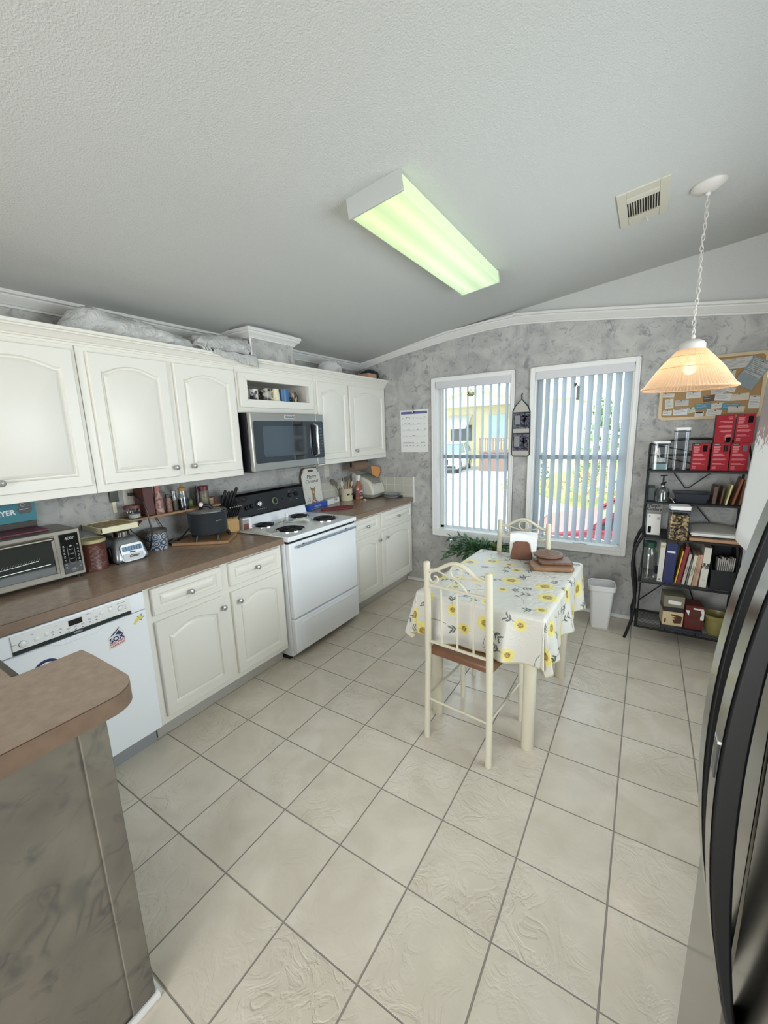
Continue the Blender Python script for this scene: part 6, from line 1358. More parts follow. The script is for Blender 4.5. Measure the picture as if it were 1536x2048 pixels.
def canister(label, x, y, z, w, h, fill=None, lidh=.018, grp=None, name='clear_canister'):
    t = thing(name, label, 'canister', (x, y, z), R(4), grp)
    b = MB(); pl = rrect(-w/2, w/2, -w/2, w/2, .012, 4); b.prism(pl, lambda a, c_, w_: (a, c_, w_), .0004, h, CLEAR); b.build('canister_body', t, local=True)
    b = MB(); b.prism(rrect(-w/2-.003, w/2+.003, -w/2-.003, w/2+.003, .014, 4), lambda a, c_, w_: (a, c_, w_), h, h+lidh, WHITEP); b.build('lid', t, local=True, bevel=.004)
    b = MB(); b.prism(rrect(-w/2-.0012, w/2+.0012, -w/2-.0012, w/2+.0012, .013, 4), lambda a, c_, w_: (a, c_, w_), h-.012, h-.006, mat('seal_dark', S(60, 66, 84), .5)); b.build('seal', t, local=True)
    return t
t = canister('short clear canister holding a white scoop and blue powder, left end of the top shelf', 2.758, 1.70, zt_, .098, .188, grp='clear canisters on the rack')
b = MB(); b.prism(rrect(-.044, .044, -.044, .044, .01), lambda a, c_, w_: (a, c_, w_), .004, .045, mat('pale_blue_powder', S(160, 190, 190), .8)); b.build('contents', t, local=True)
b = MB(); b.obox((-.015, -.01, .13), (.018, .004, .05), (0, R(-12), 0), WHITEP); b.lathe([(.0, .05), (.024, .055), (.028, .085), (.026, .085), (.022, .058), (0, .054)], (0, 0, 0), WHITEP, 20, cap=False); b.tube([(0, 0, .075), (-.01, -.008, .11)], .004, WHITEP, 6); b.build('scoop', t, local=True)
canister('tall empty clear canister standing beside the red cartons', 2.873, 1.70, zt_, .085, .278, lidh=.020, grp='clear canisters on the rack')
# --- second shelf
z2 = 1.0352
one(MB().box((2.700, 1.66, z2), (2.745, 1.80, z2+.10), mat('dark_green_tin', S(30, 52, 50), .4)), 'green_tin', 'dark green tin at the left end of the second rack shelf', 'tin', bevel=.004)
t = thing('glass_mister', 'clear glass pump bottle on the second rack shelf', 'bottle', (2.775, 1.67, z2))
b = MB(); b.lathe([(.038, z2+.0004), (.044, z2+.006), (.044, z2+.065), (.036, z2+.090), (.014, z2+.108), (.012, z2+.122)], (2.790, 1.665, 0), clearish('mister_glass', (.75, .85, .84), .42, .05), 32); b.build('bottle_body', t)
b = MB(); b.lathe([(.014, z2+.118), (.015, z2+.130), (.006, z2+.134), (.005, z2+.185)], (2.790, 1.665, 0), RM, 16); b.tube([(2.770, 1.665, z2+.186), (2.812, 1.665, z2+.190)], .005, RM, 8); b.tube([(2.790, 1.665, z2+.135), (2.81, 1.665, z2+.140)], .005, RM, 8); b.build('pump', t)
b = MB(); b.tube([(2.79, 1.665, z2+.10), (2.782, 1.665, z2+.02)], .002, CLEAR, 6); b.build('dip_tube', t)
t = thing('roasting_pan', 'long dark rectangular pan on the second rack shelf', 'pan', (2.96, 1.70, z2))
b = MB(); lv = [(2.875, 3.045, 1.645, 1.755, z2+.0005), (2.862, 3.058, 1.632, 1.768, z2+.065), (2.850, 3.070, 1.622, 1.778, z2+.068), (2.850, 3.070, 1.622, 1.778, z2+.072), (2.864, 3.056, 1.634, 1.766, z2+.070), (2.878, 3.042, 1.648, 1.752, z2+.006)]
vs = []
for x0, x1, y0, y1, z in lv: vs += [(x0, y0, z), (x1, y0, z), (x1, y1, z), (x0, y1, z)]
fs = [(3, 2, 1, 0), (20, 21, 22, 23)]+[(r_*4+k, r_*4+(k+1) % 4, (r_+1)*4+(k+1) % 4, (r_+1)*4+k) for r_ in range(5) for k in range(4)]
b.add(vs, fs, mat('pan_grey', S(54, 58, 66), .4, .4)); b.build('pan_body', t, bevel=.002)
b = MB(); b.tube([(2.862, 1.612, z2+.004), (2.845, 1.615, z2+.03), (2.835, 1.62, z2+.034)], .004, CHROME, 8); b.build('handle', t)
def book(name, label, x, y, z, w, d, h, tilt, m, cat='book', pages=True, group=None, bevel=.0012):
    t = thing(name, label, cat, (x, y, z), rot=(0, tilt, 0), group=group)
    b = MB(); b.box((-w/2, 0, .0006), (w/2, .003, h), m); b.box((-w/2, 0, .0006), (-w/2+.0018, d, h), m); b.box((w/2-.0018, 0, .0006), (w/2, d, h), m); b.build('cover', t, local=True, bevel=bevel)
    if pages: b = MB(); b.box((-w/2+.002, .004, .003), (w/2-.002, d-.003, h-.003), mat('page_cream', S(206, 196, 170), .8)); b.build('pages', t, local=True)
    return t
ZB = 1.0352
WB = mat('dark_wood_object', S(84, 58, 46), .5); WB2 = mat('red_wood_object', S(126, 76, 50), .5)
def plank(label, x, w, h, tilt, m, d=.14): b = MB(); b.box((-w/2, 0, .001), (w/2, d, h), m); o = b.build('wooden_plaque', bevel=.004); o.location = (x, 1.64, ZB); o.rotation_euler = (0, tilt, 0); return tag(o, label, 'board', 'upright boards on the second rack shelf')
plank('dark brown upright board, leftmost of the group on the second rack shelf', 3.085, .024, .125, R(3), WB)
plank('second dark brown upright board from the left on the second rack shelf', 3.122, .012, .120, R(5), WB)
book('thin_book', 'thin pale yellow spined book among the boards on the second shelf', 3.150, 1.635, ZB, .010, .14, .140, R(9), mat('pale_yellow_cover', S(206, 200, 140), .5))
plank('reddish wooden board leaning at the right end of the second shelf', 3.185, .014, .185, R(12), WB2)
plank('slim wooden board at the far right end of the second shelf', 3.222, .010, .170, R(5), WB2)
# --- main shelf
z3 = .7974
t = thing('cutlery_box', 'grey box printed Plastic Cutlery at the left end of the main rack shelf', 'box', (2.76, 1.68, z3))
b = MB(); b.box((2.708, 1.64, z3+.0004), (2.800, 1.79, z3+.225), mat('grey_card', S(150, 150, 148), .6)); b.build('carton', t, bevel=.002)
text('Plastic', .030, (2.752, 1.6394, z3+.207), (1, 0, 0), (0, 0, 1), INK, t, bold=.0008); text('Cutlery', .030, (2.752, 1.6394, z3+.180), (1, 0, 0), (0, 0, 1), INK, t, bold=.0008)
t = thing('napkin_pack', 'white napkin pack with a black square leaning before the grey box', 'pack', (2.755, 1.58, z3), rot=(R(-8), 0, R(4)))
b = MB(); b.box((-.042, 0, .001), (.042, .035, .155), PAPER); b.build('pack', t, local=True, bevel=.004)
b = MB(); b.box((-.034, -.0008, .016), (-.014, 0, .062), BLACKG); b.box((.018, -.0008, .115), (.036, 0, .117), INK); b.box((.018, -.0008, .123), (.036, 0, .125), INK); b.box((.018, -.0008, .131), (.036, 0, .133), INK); b.box((-.032, -.0008, .134), (-.022, 0, .142), GREYT); b.box((.030, -.0008, .010), (.035, 0, .015), INK); b.build('printed_panel', t, local=True)
t = canister('clear canister of dark and tan cereal on the main rack shelf', 2.893, 1.526, z3, .112, .212, lidh=.026, name='cereal_canister')
CER = bpy.data.materials.new('mixed_granola'); CER.use_nodes = True; _n, _l = CER.node_tree.nodes, CER.node_tree.links; _b = _n['Principled BSDF']; _b.inputs['Roughness'].default_value = .7
_v = _n.new('ShaderNodeTexVoronoi'); _v.inputs['Scale'].default_value = 95; _tc = _n.new('ShaderNodeTexCoord'); _l.new(_tc.outputs['Object'], _v.inputs['Vector']); _r = _n.new('ShaderNodeValToRGB'); _r.color_ramp.interpolation = 'CONSTANT'; _s = _n.new('ShaderNodeSeparateXYZ'); _l.new(_v.outputs['Color'], _s.inputs[0]); _l.new(_s.outputs[0], _r.inputs[0])
_r.color_ramp.elements[0].color = sc3(S(34, 30, 30)); _r.color_ramp.elements[1].position = .36; _r.color_ramp.elements[1].color = sc3(S(196, 162, 110)); _e = _r.color_ramp.elements.new(.62); _e.color = sc3(S(120, 88, 58)); _e = _r.color_ramp.elements.new(.8); _e.color = sc3(S(222, 198, 150))
_l.new(_r.outputs[0], _b.inputs['Base Color']); _bp = _n.new('ShaderNodeBump'); _bp.inputs['Distance'].default_value = .004; _bp.invert = True; _l.new(_v.outputs['Distance'], _bp.inputs['Height']); _l.new(_bp.outputs[0], _b.inputs['Normal'])
b = MB(); b.prism(rrect(-.053, .053, -.053, .053, .012, 4), lambda a, c_, w_: (a, c_, w_), .003, .178, CER); tag(b.build('contents', t, local=True), kind='stuff')
one(MB().box((2.962, 1.503, z3+.0005), (3.236, 1.80, z3+.020), mat('maple_board', S(170, 132, 98), .5)), 'bread_board', 'light wooden board lying on the right half of the main rack shelf', 'board', bevel=.003)
b = MB(); b.prism([(3.10+.135*math.cos(k*PI/16)*1.0, 1.665+.135*math.sin(k*PI/16)) for k in range(32)], lambda a, c_, w: (a, c_, w), z3+.0205, z3+.030, BLACK); one(b, 'black_griddle', 'flat black round griddle under the papers on the rack', 'pan', bevel=.003)
for k, (lb, dx, w_) in enumerate((('lower sheaf of white papers on the main rack shelf', 0, .26), ('upper sheaf of white papers on the main rack shelf', -.012, .235), ('loose grey-white newspaper on top of the paper sheaves', .002, .27))):
    b = MB()
    if k < 2: b.obox((3.10+dx, 1.66, z3+.0345+.0092*k), (w_, .24, .0085), (0, 0, R(2-3*k)), PAPER)
    else: b.grid(lambda u, v: (3.10-.135+.27*u, 1.545+.25*v, z3+.050+.018*math.sin(PI*u)*v+.012*v), 12, 6, mat('newsprint', S(168, 166, 162), .8))
    one(b, 'paper_stack', lb, 'paper', 'papers on the main rack shelf', bevel=.001 if k < 2 else 0, solid=0 if k < 2 else .002)
# --- book shelf
z4 = .4684
t = thing('glass_jug', 'large clear glass jar with a green lid on the book shelf', 'jar', (2.752, 1.60, z4))
b = MB(); b.lathe([(.044, z4+.0004), (.052, z4+.01), (.052, z4+.175), (.046, z4+.205), (.034, z4+.225), (.034, z4+.245)], (2.745, 1.585, 0), clearish('jug_glass', (.86, .9, .9), .34, .05), 36); b.build('jar_body', t)
b = MB(); b.lathe([(.040, z4+.240), (.041, z4+.275), (.036, z4+.280)], (2.745, 1.585, 0), mat('green_lid', S(24, 66, 54), .5), 32); b.build('lid', t)
b = MB(); b.lathe([(.0525, z4+.05), (.0525, z4+.105)], (2.745, 1.585, 0), CLEAR, 36, cap=False); b.obox((2.793, 1.551, z4+.08), (.014, .014, .06), (0, 0, R(45)), mat('jar_label', S(30, 34, 60), .5)); b.build('label', t)
def binder(name, label, x, w, h, tilt, m, y=1.53, d=.24, **k): return book(name, label, x, y, z4, w, d, h, tilt, m, 'binder', **k)
t = binder('white_binder', 'white ring binder beside the glass jar on the book shelf', 2.818, .032, .292, R(1), mat('binder_white', S(204, 200, 192), .5))
b = MB(); b.box((-.013, -.0008, .255), (.013, 0, .272), mat('gold_label', S(190, 160, 96), .5)); b.box((-.006, -.0008, .014), (.004, 0, .024), INK); b.build('spine_label', t, local=True)
t = binder('blue_binder', 'thick dark blue binder with a white label strip', 2.868, .064, .292, R(1.5), mat('binder_blue', S(26, 38, 86), .5))
b = MB(); b.box((-.024, -.0008, .222), (.022, 0, .236), PAPER); b.build('spine_label', t, local=True)
def bk(name, label, x, w, h, tilt, c, txt=None, tc=None): 
    t = book(name, label, x, 1.535, z4, w, .17, h, tilt, mat(name+label[:6], c, .5), group='books on the rack')
    if txt: text(txt, w*.62, (0, -.0006, h*.5), (0, 0, 1), (-1, 0, 0), tc or INK, t, 'spine_text', local=True, bold=.0002)
    return t
bk('thin_book', 'thin yellow book leaning against the red book', 2.912, .008, .245, R(7), S(216, 176, 52))
bk('red_book', 'tall dark red book on the book shelf', 2.930, .022, .280, R(7), S(132, 30, 46))
bk('paperback', 'off-white cookbook with a dark printed spine, right of the red book', 2.957, .017, .225, R(7), S(186, 178, 166), 'Betty Crocker')
bk('thin_book', 'thin grey booklet between the printed cookbooks', 2.975, .008, .190, R(6), S(110, 110, 114))
bk('paperback', 'cream cookbook with black spine lettering in the middle of the shelf', 2.992, .020, .222, R(6), S(206, 200, 180), 'The Cookbook')
bk('paperback', 'tan spined cookbook right of the cream cookbook', 3.013, .014, .228, R(5), S(172, 142, 112), 'Recipes', mat('brown_ink', S(96, 60, 44), .6))
bk('paperback', 'pinkish cookbook beside the wide white binder', 3.028, .016, .230, R(5), S(190, 150, 132), 'Kitchen', MATS['brown_ink'])
t = binder('white_binder', 'wide off-white binder with black lettering on its spine', 3.066, .040, .285, R(2), mat('binder_offwhite', S(210, 206, 194), .5))
text('The\nFile', .026, (0, -.0006, .155), (0, 0, 1), (-1, 0, 0), INK, t, 'spine_text', local=True, bold=.0012, sp=.8); b = MB(); b.tube([(.007*math.cos(k*PI/6), -.0006, .055+.005*math.sin(k*PI/6)) for k in range(12)], .0006, INK, 4, True); b.build('emblem', t, local=True)
t = thing('magazine_file', 'black magazine file full of loose papers on the book shelf', 'file box', (3.17, 1.62, z4))
MF = mat('file_black', S(14, 16, 22), .5)
b = MB(); x0, x1, y0, y1 = 3.100, 3.238, 1.525, 1.79
b.box((x0, y0, z4+.0004), (x1, y1, z4+.005), MF); b.box((x0, y0, z4+.005), (x1, y0+.004, z4+.135), MF); b.box((x0, y1-.004, z4+.005), (x1, y1, z4+.27), MF)
for xx in (x0, x1-.004): b.prism([(y0, z4+.005), (y1, z4+.005), (y1, z4+.27), (y0+.12, z4+.27), (y0, z4+.135)], lambda a, c_, w: (xx+w, a, c_), 0, .004, MF)
b.build('file_body', t)
for k in range(9):
    b = MB(); x = x0+.026+.0095*k; tl = .015+.001*k; hh_ = .19+.03*rnd.random()
    b.grid(lambda u, v: (x+tl*v+.006*math.sin(v*3), y0+.03+.19*u, z4+.010+hh_*v*(1-.15*u)), 3, 6, mat('loose_sheet', S(188, 186, 180), .7)); one(b, 'loose_papers', 'loose pale papers standing upright in the black magazine file', 'paper', 'papers in the magazine file', solid=.003)
# --- lowest shelf
z5 = .1184
one(MB().box((2.850, 1.52, z5+.0004), (3.098, 1.80, z5+.022), mat('navy_tray', S(34, 40, 52), .5)), 'low_tray', 'low dark tray under the food boxes on the lowest rack shelf', 'tray', bevel=.004)
zb = z5+.0225
t = thing('food_box', 'cream snack box with a dark band and chocolate picture on the lowest shelf', 'box', (2.915, 1.62, zb), R(6))
b = MB(); b.box((-.062, -.07, .0005), (.062, .07, .105), mat('cream_carton', S(206, 186, 146), .5)); b.box((-.062, -.068, .105), (.062, .07, .140), mat('dark_brown_band', S(40, 34, 36), .5)); b.box((-.062, -.066, .140), (.062, .07, .225), mat('olive_carton', S(128, 122, 104), .5)); b.build('carton', t, local=True, bevel=.001)
CH = mat('chocolate_print', S(84, 48, 36), .4)
b = MB(); b.prism([(.010, .02), (.052, .025), (.056, .075), (.030, .085), (-.012, .088), (-.010, .078), (.020, .070), (-.004, .062), (.018, .052), (-.002, .046)], lambda a, c_, w: (a, -.070-w, c_), .0002, .0012, CH); b.prism([(-.050, .02), (-.040, .02), (-.040, .05), (-.050, .05)], lambda a, c_, w: (a, -.070-w, c_), .0002, .0012, CH)
b.prism([(-.035, .165), (.040, .160), (.045, .185), (-.035, .195)], lambda a, c_, w: (a, -.066-w, c_), .0002, .0012, PAPER); b.build('printed_picture', t, local=True)
t = thing('food_box', 'red and brown ice cream bar box beside the cream box', 'box', (3.036, 1.62, zb), R(8))
b = MB(); b.box((-.054, -.07, .0005), (.054, .07, .175), mat('maroon_carton', S(96, 34, 34), .45)); b.build('carton', t, local=True, bevel=.001)
b = MB(); G = lambda a, c_, w: (a, -.070-w, c_)
for zc in (.035, .095): b.prism(rrect(-.030, .040, zc, zc+.042, .018), G, .0002, .0014, CH)
b.prism([(-.054, .14), (-.034, .10), (-.030, .14)], G, .0002, .001, PAPER); b.prism([(.034, .075), (.054, .075), (.054, .145), (.034, .145)], G, .0002, .001, PAPER); b.prism([(-.010, .150), (.050, .146), (.050, .158), (-.010, .162)], G, .0002, .001, PAPER); b.build('printed_picture', t, local=True)
t = thing('mustard_pot', 'olive yellow plant pot at the right end of the lowest rack shelf', 'pot', (3.175, 1.62, z5))
b = MB(); b.lathe([(0, z5+.0005), (.052, z5+.0005), (.060, z5+.02), (.068, z5+.12), (.078, z5+.125), (.080, z5+.142), (.074, z5+.145), (.066, z5+.12), (.056, z5+.02), (0, z5+.012)], (3.176, 1.61, 0), mat('olive_glaze', S(146, 136, 82), .35, var=(9, S(124, 116, 66), .25)), 40, cap=False); b.build('pot_body', t)
one(MB().box((3.265, 1.70, .0004), (3.300, 1.80, .46), mat('foam_white', S(190, 188, 180), .7)), 'foam_sheet', 'narrow white panel standing on the floor right of the rack', 'panel', bevel=.003)
# ================================================================== CORK BOARD
t = thing('cork_board', 'cork notice board with a rounded light wood frame above the rack', 'notice board', (3.0, yw, 1.8))
bx0, bx1, bz0, bz1 = 2.722, 3.305, 1.612, 2.040
CK = mat('cork', S(152, 124, 100), .85, var=(260, S(120, 94, 74), .12)); FRW = mat('board_frame', S(200, 180, 146), .5)
b = MB(); b.prism(rrect(bx0+.01, bx1-.01, bz0+.01, bz1-.01, .025), FW, .0004, .012, CK); b.build('cork_sheet', t)
b = MB(); o_ = rrect(bx0, bx1, bz0, bz1, .035, 6); i_ = rrect(bx0+.02, bx1-.02, bz0+.02, bz1-.02, .020, 6); n = len(o_)
for k in range(n): b.prism([o_[k], o_[(k+1) % n], i_[(k+1) % n], i_[k]], FW, .0004, .020, FRW)
b.build('frame', t)
NOTES = []
DESC = ['white strip of printed text at the left edge of the cork board', 'tall narrow white note at the lower left of the cork board', 'grey card with a small sketch at the lower left of the cork board', 'white card in the bottom left corner of the cork board', 'white card with a blue header at the bottom of the cork board', 'pale green scrap pinned at the bottom of the cork board', 'teal blue card in the lower middle of the cork board', 'white card with a black header in the lower middle of the cork board', 'white printed slip just under the lamp rim', 'dark brown photo card in the middle of the cork board', 'tilted white business card right of the brown photo card', 'cream business card with a dark dot, right of centre', 'white list pinned by the right frame of the cork board', 'white ticket between the two teal cards', 'crooked teal card at the lower right of the cork board', 'cream card overlapping the crooked teal card', 'tilted white slip at the bottom middle of the cork board', 'large blue-grey sheet hanging tilted at the top right of the cork board', 'wide white letter along the top of the cork board', 'white receipt left of the blue-grey sheet', 'small white slip tucked under the corner of the blue-grey sheet', 'grey note with a round pin above the brown photo card']
NC = {'w': S(204, 202, 196), 'g': S(184, 182, 178), 'b': S(206, 206, 208), 'p': S(188, 194, 172), 't': S(78, 128, 144), 'k': S(206, 206, 202), 'n': S(96, 74, 60), 'c': S(200, 190, 172), 'l': S(206, 204, 200), 's': S(136, 148, 152), 'd': S(196, 194, 190)}
LST = [(2.766, 1.791, 0.091, 0.027, -4, 'w'), (2.785, 1.73, 0.051, 0.068, 4, 'w'), (2.86, 1.731, 0.08, 0.041, 2, 'g'), (2.778, 1.665, 0.055, 0.036, -3, 'w'), (2.856, 1.669, 0.084, 0.045, 2, 'b'), (2.92, 1.677, 0.042, 0.036, 15, 'p'), (2.982, 1.702, 0.087, 0.039, 3, 't'), (2.967, 1.645, 0.051, 0.041, 0, 'k'), (2.924, 1.782, 0.084, 0.043, 3, 'w'), (3.013, 1.753, 0.063, 0.041, 3, 'n'), (3.09, 1.757, 0.089, 0.05, -6, 'w'), (3.18, 1.751, 0.093, 0.045, 2, 'c'), (3.259, 1.713, 0.059, 0.082, -3, 'l'), (3.065, 1.7, 0.068, 0.036, 4, 'w'), (3.136, 1.69, 0.097, 0.041, -8, 't'), (3.167, 1.668, 0.089, 0.041, -2, 'c'), (3.048, 1.651, 0.084, 0.045, -8, 'w'), (3.23, 1.901, 0.114, 0.19, -30, 's'), (3.136, 1.974, 0.169, 0.068, 3, 'd'), (3.119, 1.902, 0.042, 0.059, -5, 'w'), (3.12, 1.806, 0.063, 0.032, -18, 'w'), (3.059, 1.801, 0.084, 0.041, 6, 'g')]
order = sorted(range(len(LST)), key=lambda i: LST[i][1])
for i, (x, z, w, h, a, k) in enumerate(LST):
    lay = .0125+.0007*(i % 8)+(.008 if k == 's' else 0)+(.002 if k in 'tc' else 0); ca_, sa = math.cos(R(a)), math.sin(R(a))
    G = lambda p, q, wd: FW(x+p*ca_-q*sa, z+p*sa+q*ca_, wd)
    t = thing('pinned_note', DESC[i], 'note', (x, yw-.0125, z), group='notes on the cork board')
    b = MB(); b.prism([(-w/2, -h/2), (w/2, -h/2), (w/2, h/2), (-w/2, h/2)], G, lay, lay+.0005, mat('note_'+k, NC[k], .75)); b.build('sheet', t)
    b = MB(); rg = random.Random(i+40); nl = max(2, int(h/.011)) if k != 'n' else 2
    for q in range(nl):
        zz = h/2-.008-(h-.012)*q/nl; L = w*rg.uniform(.45, .85)
        if k == 'c' and q: continue
        b.prism([(-w*.42, zz), (-w*.42+L, zz), (-w*.42+L, zz+.0022), (-w*.42, zz+.0022)], G, lay+.0006, lay+.0009, GREYT if k not in 'nt' else LED)
    if k == 'b': b.prism([(-w*.45, h*.36), (w*.45, h*.36), (w*.45, h*.46), (-w*.45, h*.46)], G, lay+.0006, lay+.001, MATS['calendar_blue'])
    if k == 'k': b.prism([(-w*.45, h*.22), (w*.4, h*.22), (w*.4, h*.46), (-w*.45, h*.46)], G, lay+.0006, lay+.001, INK)
    if k == 's':
        for (p0, q0, p1, q1) in ((-.045, .05, .05, .085), (-.045, .01, .0, .045), (.006, .01, .05, .045), (-.05, -.02, .05, .0)): b.prism([(p0, q0), (p1, q0), (p1, q1), (p0, q1)], G, lay+.0006, lay+.0009, NOTEG := mat('note_panel', S(176, 178, 176), .7))
    b.build('printed_lines', t)
    b = MB(); p = Vector(G(rg.uniform(-.1, .1)*w, h*.42, lay)); b.cyl(p, p+Vector((0, -.006, 0)), .0035, INK if i % 2 else mat('pin_brown', S(90, 70, 60), .4), n=10); b.build('pin', t)
# ================================================================== OUTSIDE
GZ = -.75
CONC = mat('pale_concrete', S(206, 200, 190), .85, var=(3, S(190, 184, 174), .3)); LAWN = mat('dry_lawn', S(176, 170, 92), .9, var=(4, S(128, 140, 70), .3))
mb = MB(); mb.box((-40, 2.3, GZ-.1), (40, 60, GZ), CONC); o = mb.build('driveway', smooth=False); tag(o, 'pale concrete driveway outside the windows', None, kind='structure')
mb = MB(); mb.prism([(-.9, 14), (1.0, 11), (14, 11), (14, 30), (-1.6, 30)], lambda a, c_, w: (a, c_, w), GZ, GZ+.02, LAWN); o = mb.build('lawn', smooth=False); tag(o, 'yellow green lawn beyond the driveway', None, kind='structure')
SID = bpy.data.materials.new('yellow_siding'); SID.use_nodes = True; _n, _l = SID.node_tree.nodes, SID.node_tree.links; _b = _n['Principled BSDF']; _b.inputs['Roughness'].default_value = .6
_tc = _n.new('ShaderNodeTexCoord'); _s = _n.new('ShaderNodeSeparateXYZ'); _l.new(_tc.outputs['Object'], _s.inputs[0]); _f = _M('FRACT', _M('MULTIPLY', _s.outputs[2], 7.5), None, _n, _l); _r = _n.new('ShaderNodeValToRGB'); _r.color_ramp.elements[0].color = sc3(S(140, 130, 96)); _r.color_ramp.elements[1].position = .16; _r.color_ramp.elements[1].color = sc3(S(214, 202, 158)); _l.new(_f, _r.inputs[0]); _l.new(_r.outputs[0], _b.inputs['Base Color'])
_bp = _n.new('ShaderNodeBump'); _bp.inputs['Distance'].default_value = .03; _l.new(_f, _bp.inputs['Height']); _l.new(_bp.outputs[0], _b.inputs['Normal'])
t = thing('neighbour_house', 'pale yellow sided house with a gable across the driveway', 'house', (-6.4, 24, GZ))
b = MB(); b.box((-10.5, 24.2, GZ), (-3.9, 30, 3.0), SID); b.build('wall', t, smooth=False)
b = MB(); b.prism([(-10.8, 3.0), (-3.7, 3.0), (-3.7, 3.35), (-6.4, 4.05), (-10.8, 3.05)], lambda a, c_, w: (a, w, c_), 22.6, 30, SID); b.build('gable', t, smooth=False)
b = MB(); 
b.prism([(-11, 2.98), (-6.4, 4.10), (-3.5, 3.36), (-3.5, 3.24), (-6.4, 3.98), (-11, 2.86)], lambda a, c_, w: (a, w, c_), 22.4, 30, TRIMW); b.build('roof_trim', t, smooth=False)
b = MB(); b.box((-5.95, 24.14, .9), (-4.75, 24.2, 2.5), mat('far_window', S(170, 196, 190), .2)); b.build('window', t)
b = MB(); b.prism([(24.1, 2.55), (22.9, 1.75), (22.9, 1.68), (24.1, 2.45)], lambda a, c_, w: (w, a, c_), -8.6, -7.0, mat('awning_white', S(206, 210, 212), .5)); b.build('awning', t, smooth=False)
b = MB(); b.box((-8.5, 24.12, .9), (-7.05, 24.18, 1.9), SMK); b.build('doorway', t)
b = MB(); b.box((-3.95, 24.1, GZ), (-3.8, 24.3, 3.0), TRIMW); b.build('corner_board', t)
t = thing('second_house', 'pale yellow sided house seen through the right window', 'house', (-2, 21, GZ))
b = MB(); b.box((-3.2, 21, GZ), (-.55, 28, 3.0), SID); b.build('wall', t, smooth=False); b = MB(); b.box((-3.3, 20.8, 3.0), (-.35, 28, 3.22), TRIMW); b.build('roof_trim', t)
t = thing('deck_railing', 'wooden deck railing beside the neighbour house', 'railing', (-4.4, 21, GZ)); DW = mat('deck_wood', S(140, 112, 98), .8)
b = MB(); b.box((-5.4, 20.9, 1.06), (-3.3, 21.0, 1.12), DW); b.box((-5.4, 20.9, .32), (-3.3, 21.0, .38), DW); b.build('rail', t)
for k in range(14): b = MB(); b.box((-5.38+.15*k, 20.92, .3), (-5.32+.15*k, 20.98, 1.08), DW); b.build('baluster', t)
b = MB(); b.box((-5.4, 21, GZ), (-3.95, 24, .30), DW); b.build('deck_base', t)
WHCAR = mat('white_car_paint', S(214, 216, 218), .25); CG = mat('car_glass', S(110, 134, 134), .12); TIRE = mat('tyre', S(40, 40, 42), .7)
def suv(name, label, loc, rz, paint, glass, rails=False, L=4.5, Wd=1.85, H=1.68):
    t = thing(name, label, 'car', loc, rz)      # nose towards local -y
    h = L/2; w = Wd/2
    b = MB(); prof = [(-h, .35), (-h-.02, .62), (-h+.08, .86), (-h+.9, 1.02), (-h+1.0, 1.04), (h-.25, 1.08), (h-.02, .95), (h, .45), (h-.08, .30), (-h+.1, .26)]
    b.prism(prof, lambda a, c_, x: (x, a, c_), -w, w, paint); b.build('car_body', t, local=True, bevel=.06, seg=3)
    gp = [(-h+.92, 1.0), (-h+1.65, H-.10), (h-.75, H-.06), (h-.22, 1.06)]
    b = MB(); b.prism(gp, lambda a, c_, x: (x*(1-.16*(c_-1.0)/.6), a, c_), -w+.05, w-.05, glass); b.build('greenhouse', t, local=True, bevel=.04, seg=3)
    b = MB(); b.prism([(-h+1.55, H-.12), (-h+1.75, H-.02), (h-.9, H), (h-.62, H-.08)], lambda a, c_, x: (x, a, c_), -w+.16, w-.16, paint); b.build('roof', t, local=True, bevel=.03)
    for s in (-1, 1):
        for a0, a1 in ((-h+.92, -h+1.65), (.15, .10), (h-.22, h-.75)): b = MB(); b.tube([(s*(w-.05), a0, 1.02), (s*(w-.17), a1, H-.08)], .035, paint, 6); b.build('pillar', t, local=True)
        for y in (-h+.85, h-.85): b = MB(); b.cyl((s*(w-.22), y, .34), (s*(w+.01), y, .34), .34, TIRE, n=28); wl = b.build('wheel', t, local=True); b = MB(); b.cyl((s*(w), y, .34), (s*(w+.02), y, .34), .20, STEEL, n=20); b.build('hub', wl, local=True)
    for s in (-1, 1): b = MB(); b.obox((s*(w-.32), -h-.005, .74), (.42, .06, .14), (0, 0, s*R(-10)), mat('headlight', S(196, 204, 210), .15)); b.build('headlight', t, local=True)
    b = MB(); b.box((-.42, -h-.04, .50), (.42, -h+.03, .78), BLACK); b.build('grille', t, local=True)
    b = MB(); b.box((-w+.1, -h-.03, .30), (w-.1, -h+.05, .44), BLACK); b.build('bumper', t, local=True)
    if rails:
        for s in (-1, 1): b = MB(); b.tube([(s*(w-.26), -h+1.7, H+.0), (s*(w-.26), -h+1.8, H+.06), (s*(w-.26), h-1.0, H+.06), (s*(w-.26), h-.9, H)], .025, CHROME, 8); b.build('roof_rail', t, local=True)
    return t
suv('white_suv', 'white car parked nose-on in front of the neighbour house', (-7.2, 21.0, GZ), R(10), WHCAR, CG)
suv('red_suv', 'red car parked sideways just outside the right window', (3.35, 4.75, GZ), R(-90), mat('red_car_paint', S(150, 40, 60), .2), mat('dark_car_glass', S(50, 72, 76), .1), True, 4.3)
t = thing('low_vent', 'small grey louvred vent standing on the gravel outside the left window', 'vent', (.2, 5.6, GZ))
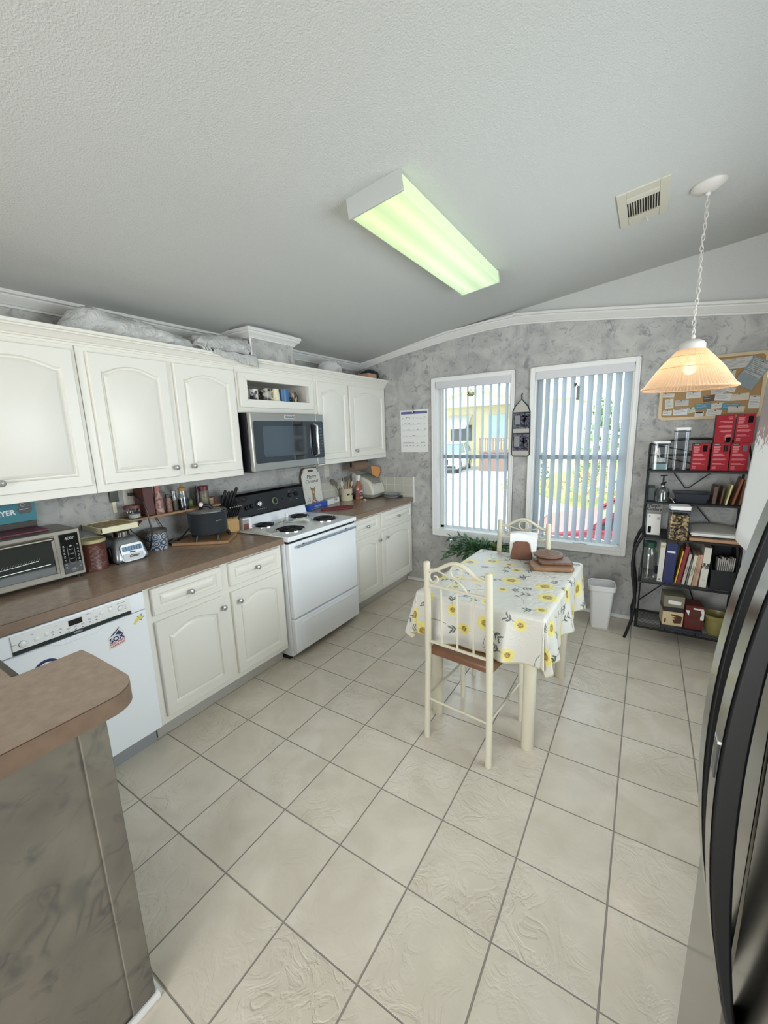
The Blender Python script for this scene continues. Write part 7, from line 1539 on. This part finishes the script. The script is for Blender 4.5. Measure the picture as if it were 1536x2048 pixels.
b = MB(); b.box((.05, 5.6, GZ), (.55, 5.75, GZ+.34), mat('vent_beige', S(170, 168, 160), .7)); b.build('box', t)
for k in range(5): b = MB(); b.box((.09, 5.585, GZ+.05+.055*k), (.51, 5.6, GZ+.075+.055*k), mat('vent_slot', S(90, 92, 92), .7)); b.build('louvre', t)
b = MB(); b.cyl((2.62, 16, GZ), (2.5, 16, 5), .16, mat('pale_bark', S(150, 132, 120), .9, var=(8, S(110, 92, 84), .2)), .12, 12); t = thing('palm_trunk', 'pale straight tree trunk seen at the right of the right window', 'tree', (2.6, 16, GZ)); b.build('trunk', t)
GL = [mat('bush_green', S(124, 152, 96), .6), mat('bush_lime', S(170, 190, 124), .6), mat('bush_dry', S(196, 176, 120), .7)]
def bush(label, x, y, r_, h, mi, seed, n=260, name='garden_bush'):
    t = thing(name, label, 'bush', (x, y, GZ), group='bushes outside'); rg = random.Random(seed); b = MB()
    for k in range(n):
        a = rg.uniform(0, 2*PI); ph = rg.uniform(0, PI/2); rr = r_*rg.uniform(.6, 1); p = Vector((x+rr*math.cos(a)*math.cos(ph), y+rr*math.sin(a)*math.cos(ph), GZ+.2+h*math.sin(ph)*rg.uniform(.7, 1)))
        q = [p+Vector((rg.uniform(-1, 1), rg.uniform(-1, 1), rg.uniform(-1, 1)))*.12 for _ in range(4)]; b.add(q, [(0, 1, 2), (0, 2, 3)], GL[mi if rg.random() < .75 else 1])
    tag(b.build('foliage', t, smooth=False), kind='stuff'); b = MB(); b.cyl((x, y, GZ), (x, y, GZ+h*.7), .06, MATS['pale_bark'], .03, 8); b.build('stem', t)
bush('tall green bush in the middle of the right window view', 1.35, 14.5, .9, 3.1, 0, 1, 520)
bush('lime green bush at the right edge of the right window view', 3.1, 13.5, .9, 3.6, 1, 2, 520)
bush('small green bush before the second house', -1.1, 15.0, .7, 1.5, 0, 3)
bush('dry golden bush low in the right window view', 1.3, 12.2, 1.0, .8, 2, 4)
bush('dry golden shrub beyond the red car', -.9, 12.8, .9, .6, 2, 5)
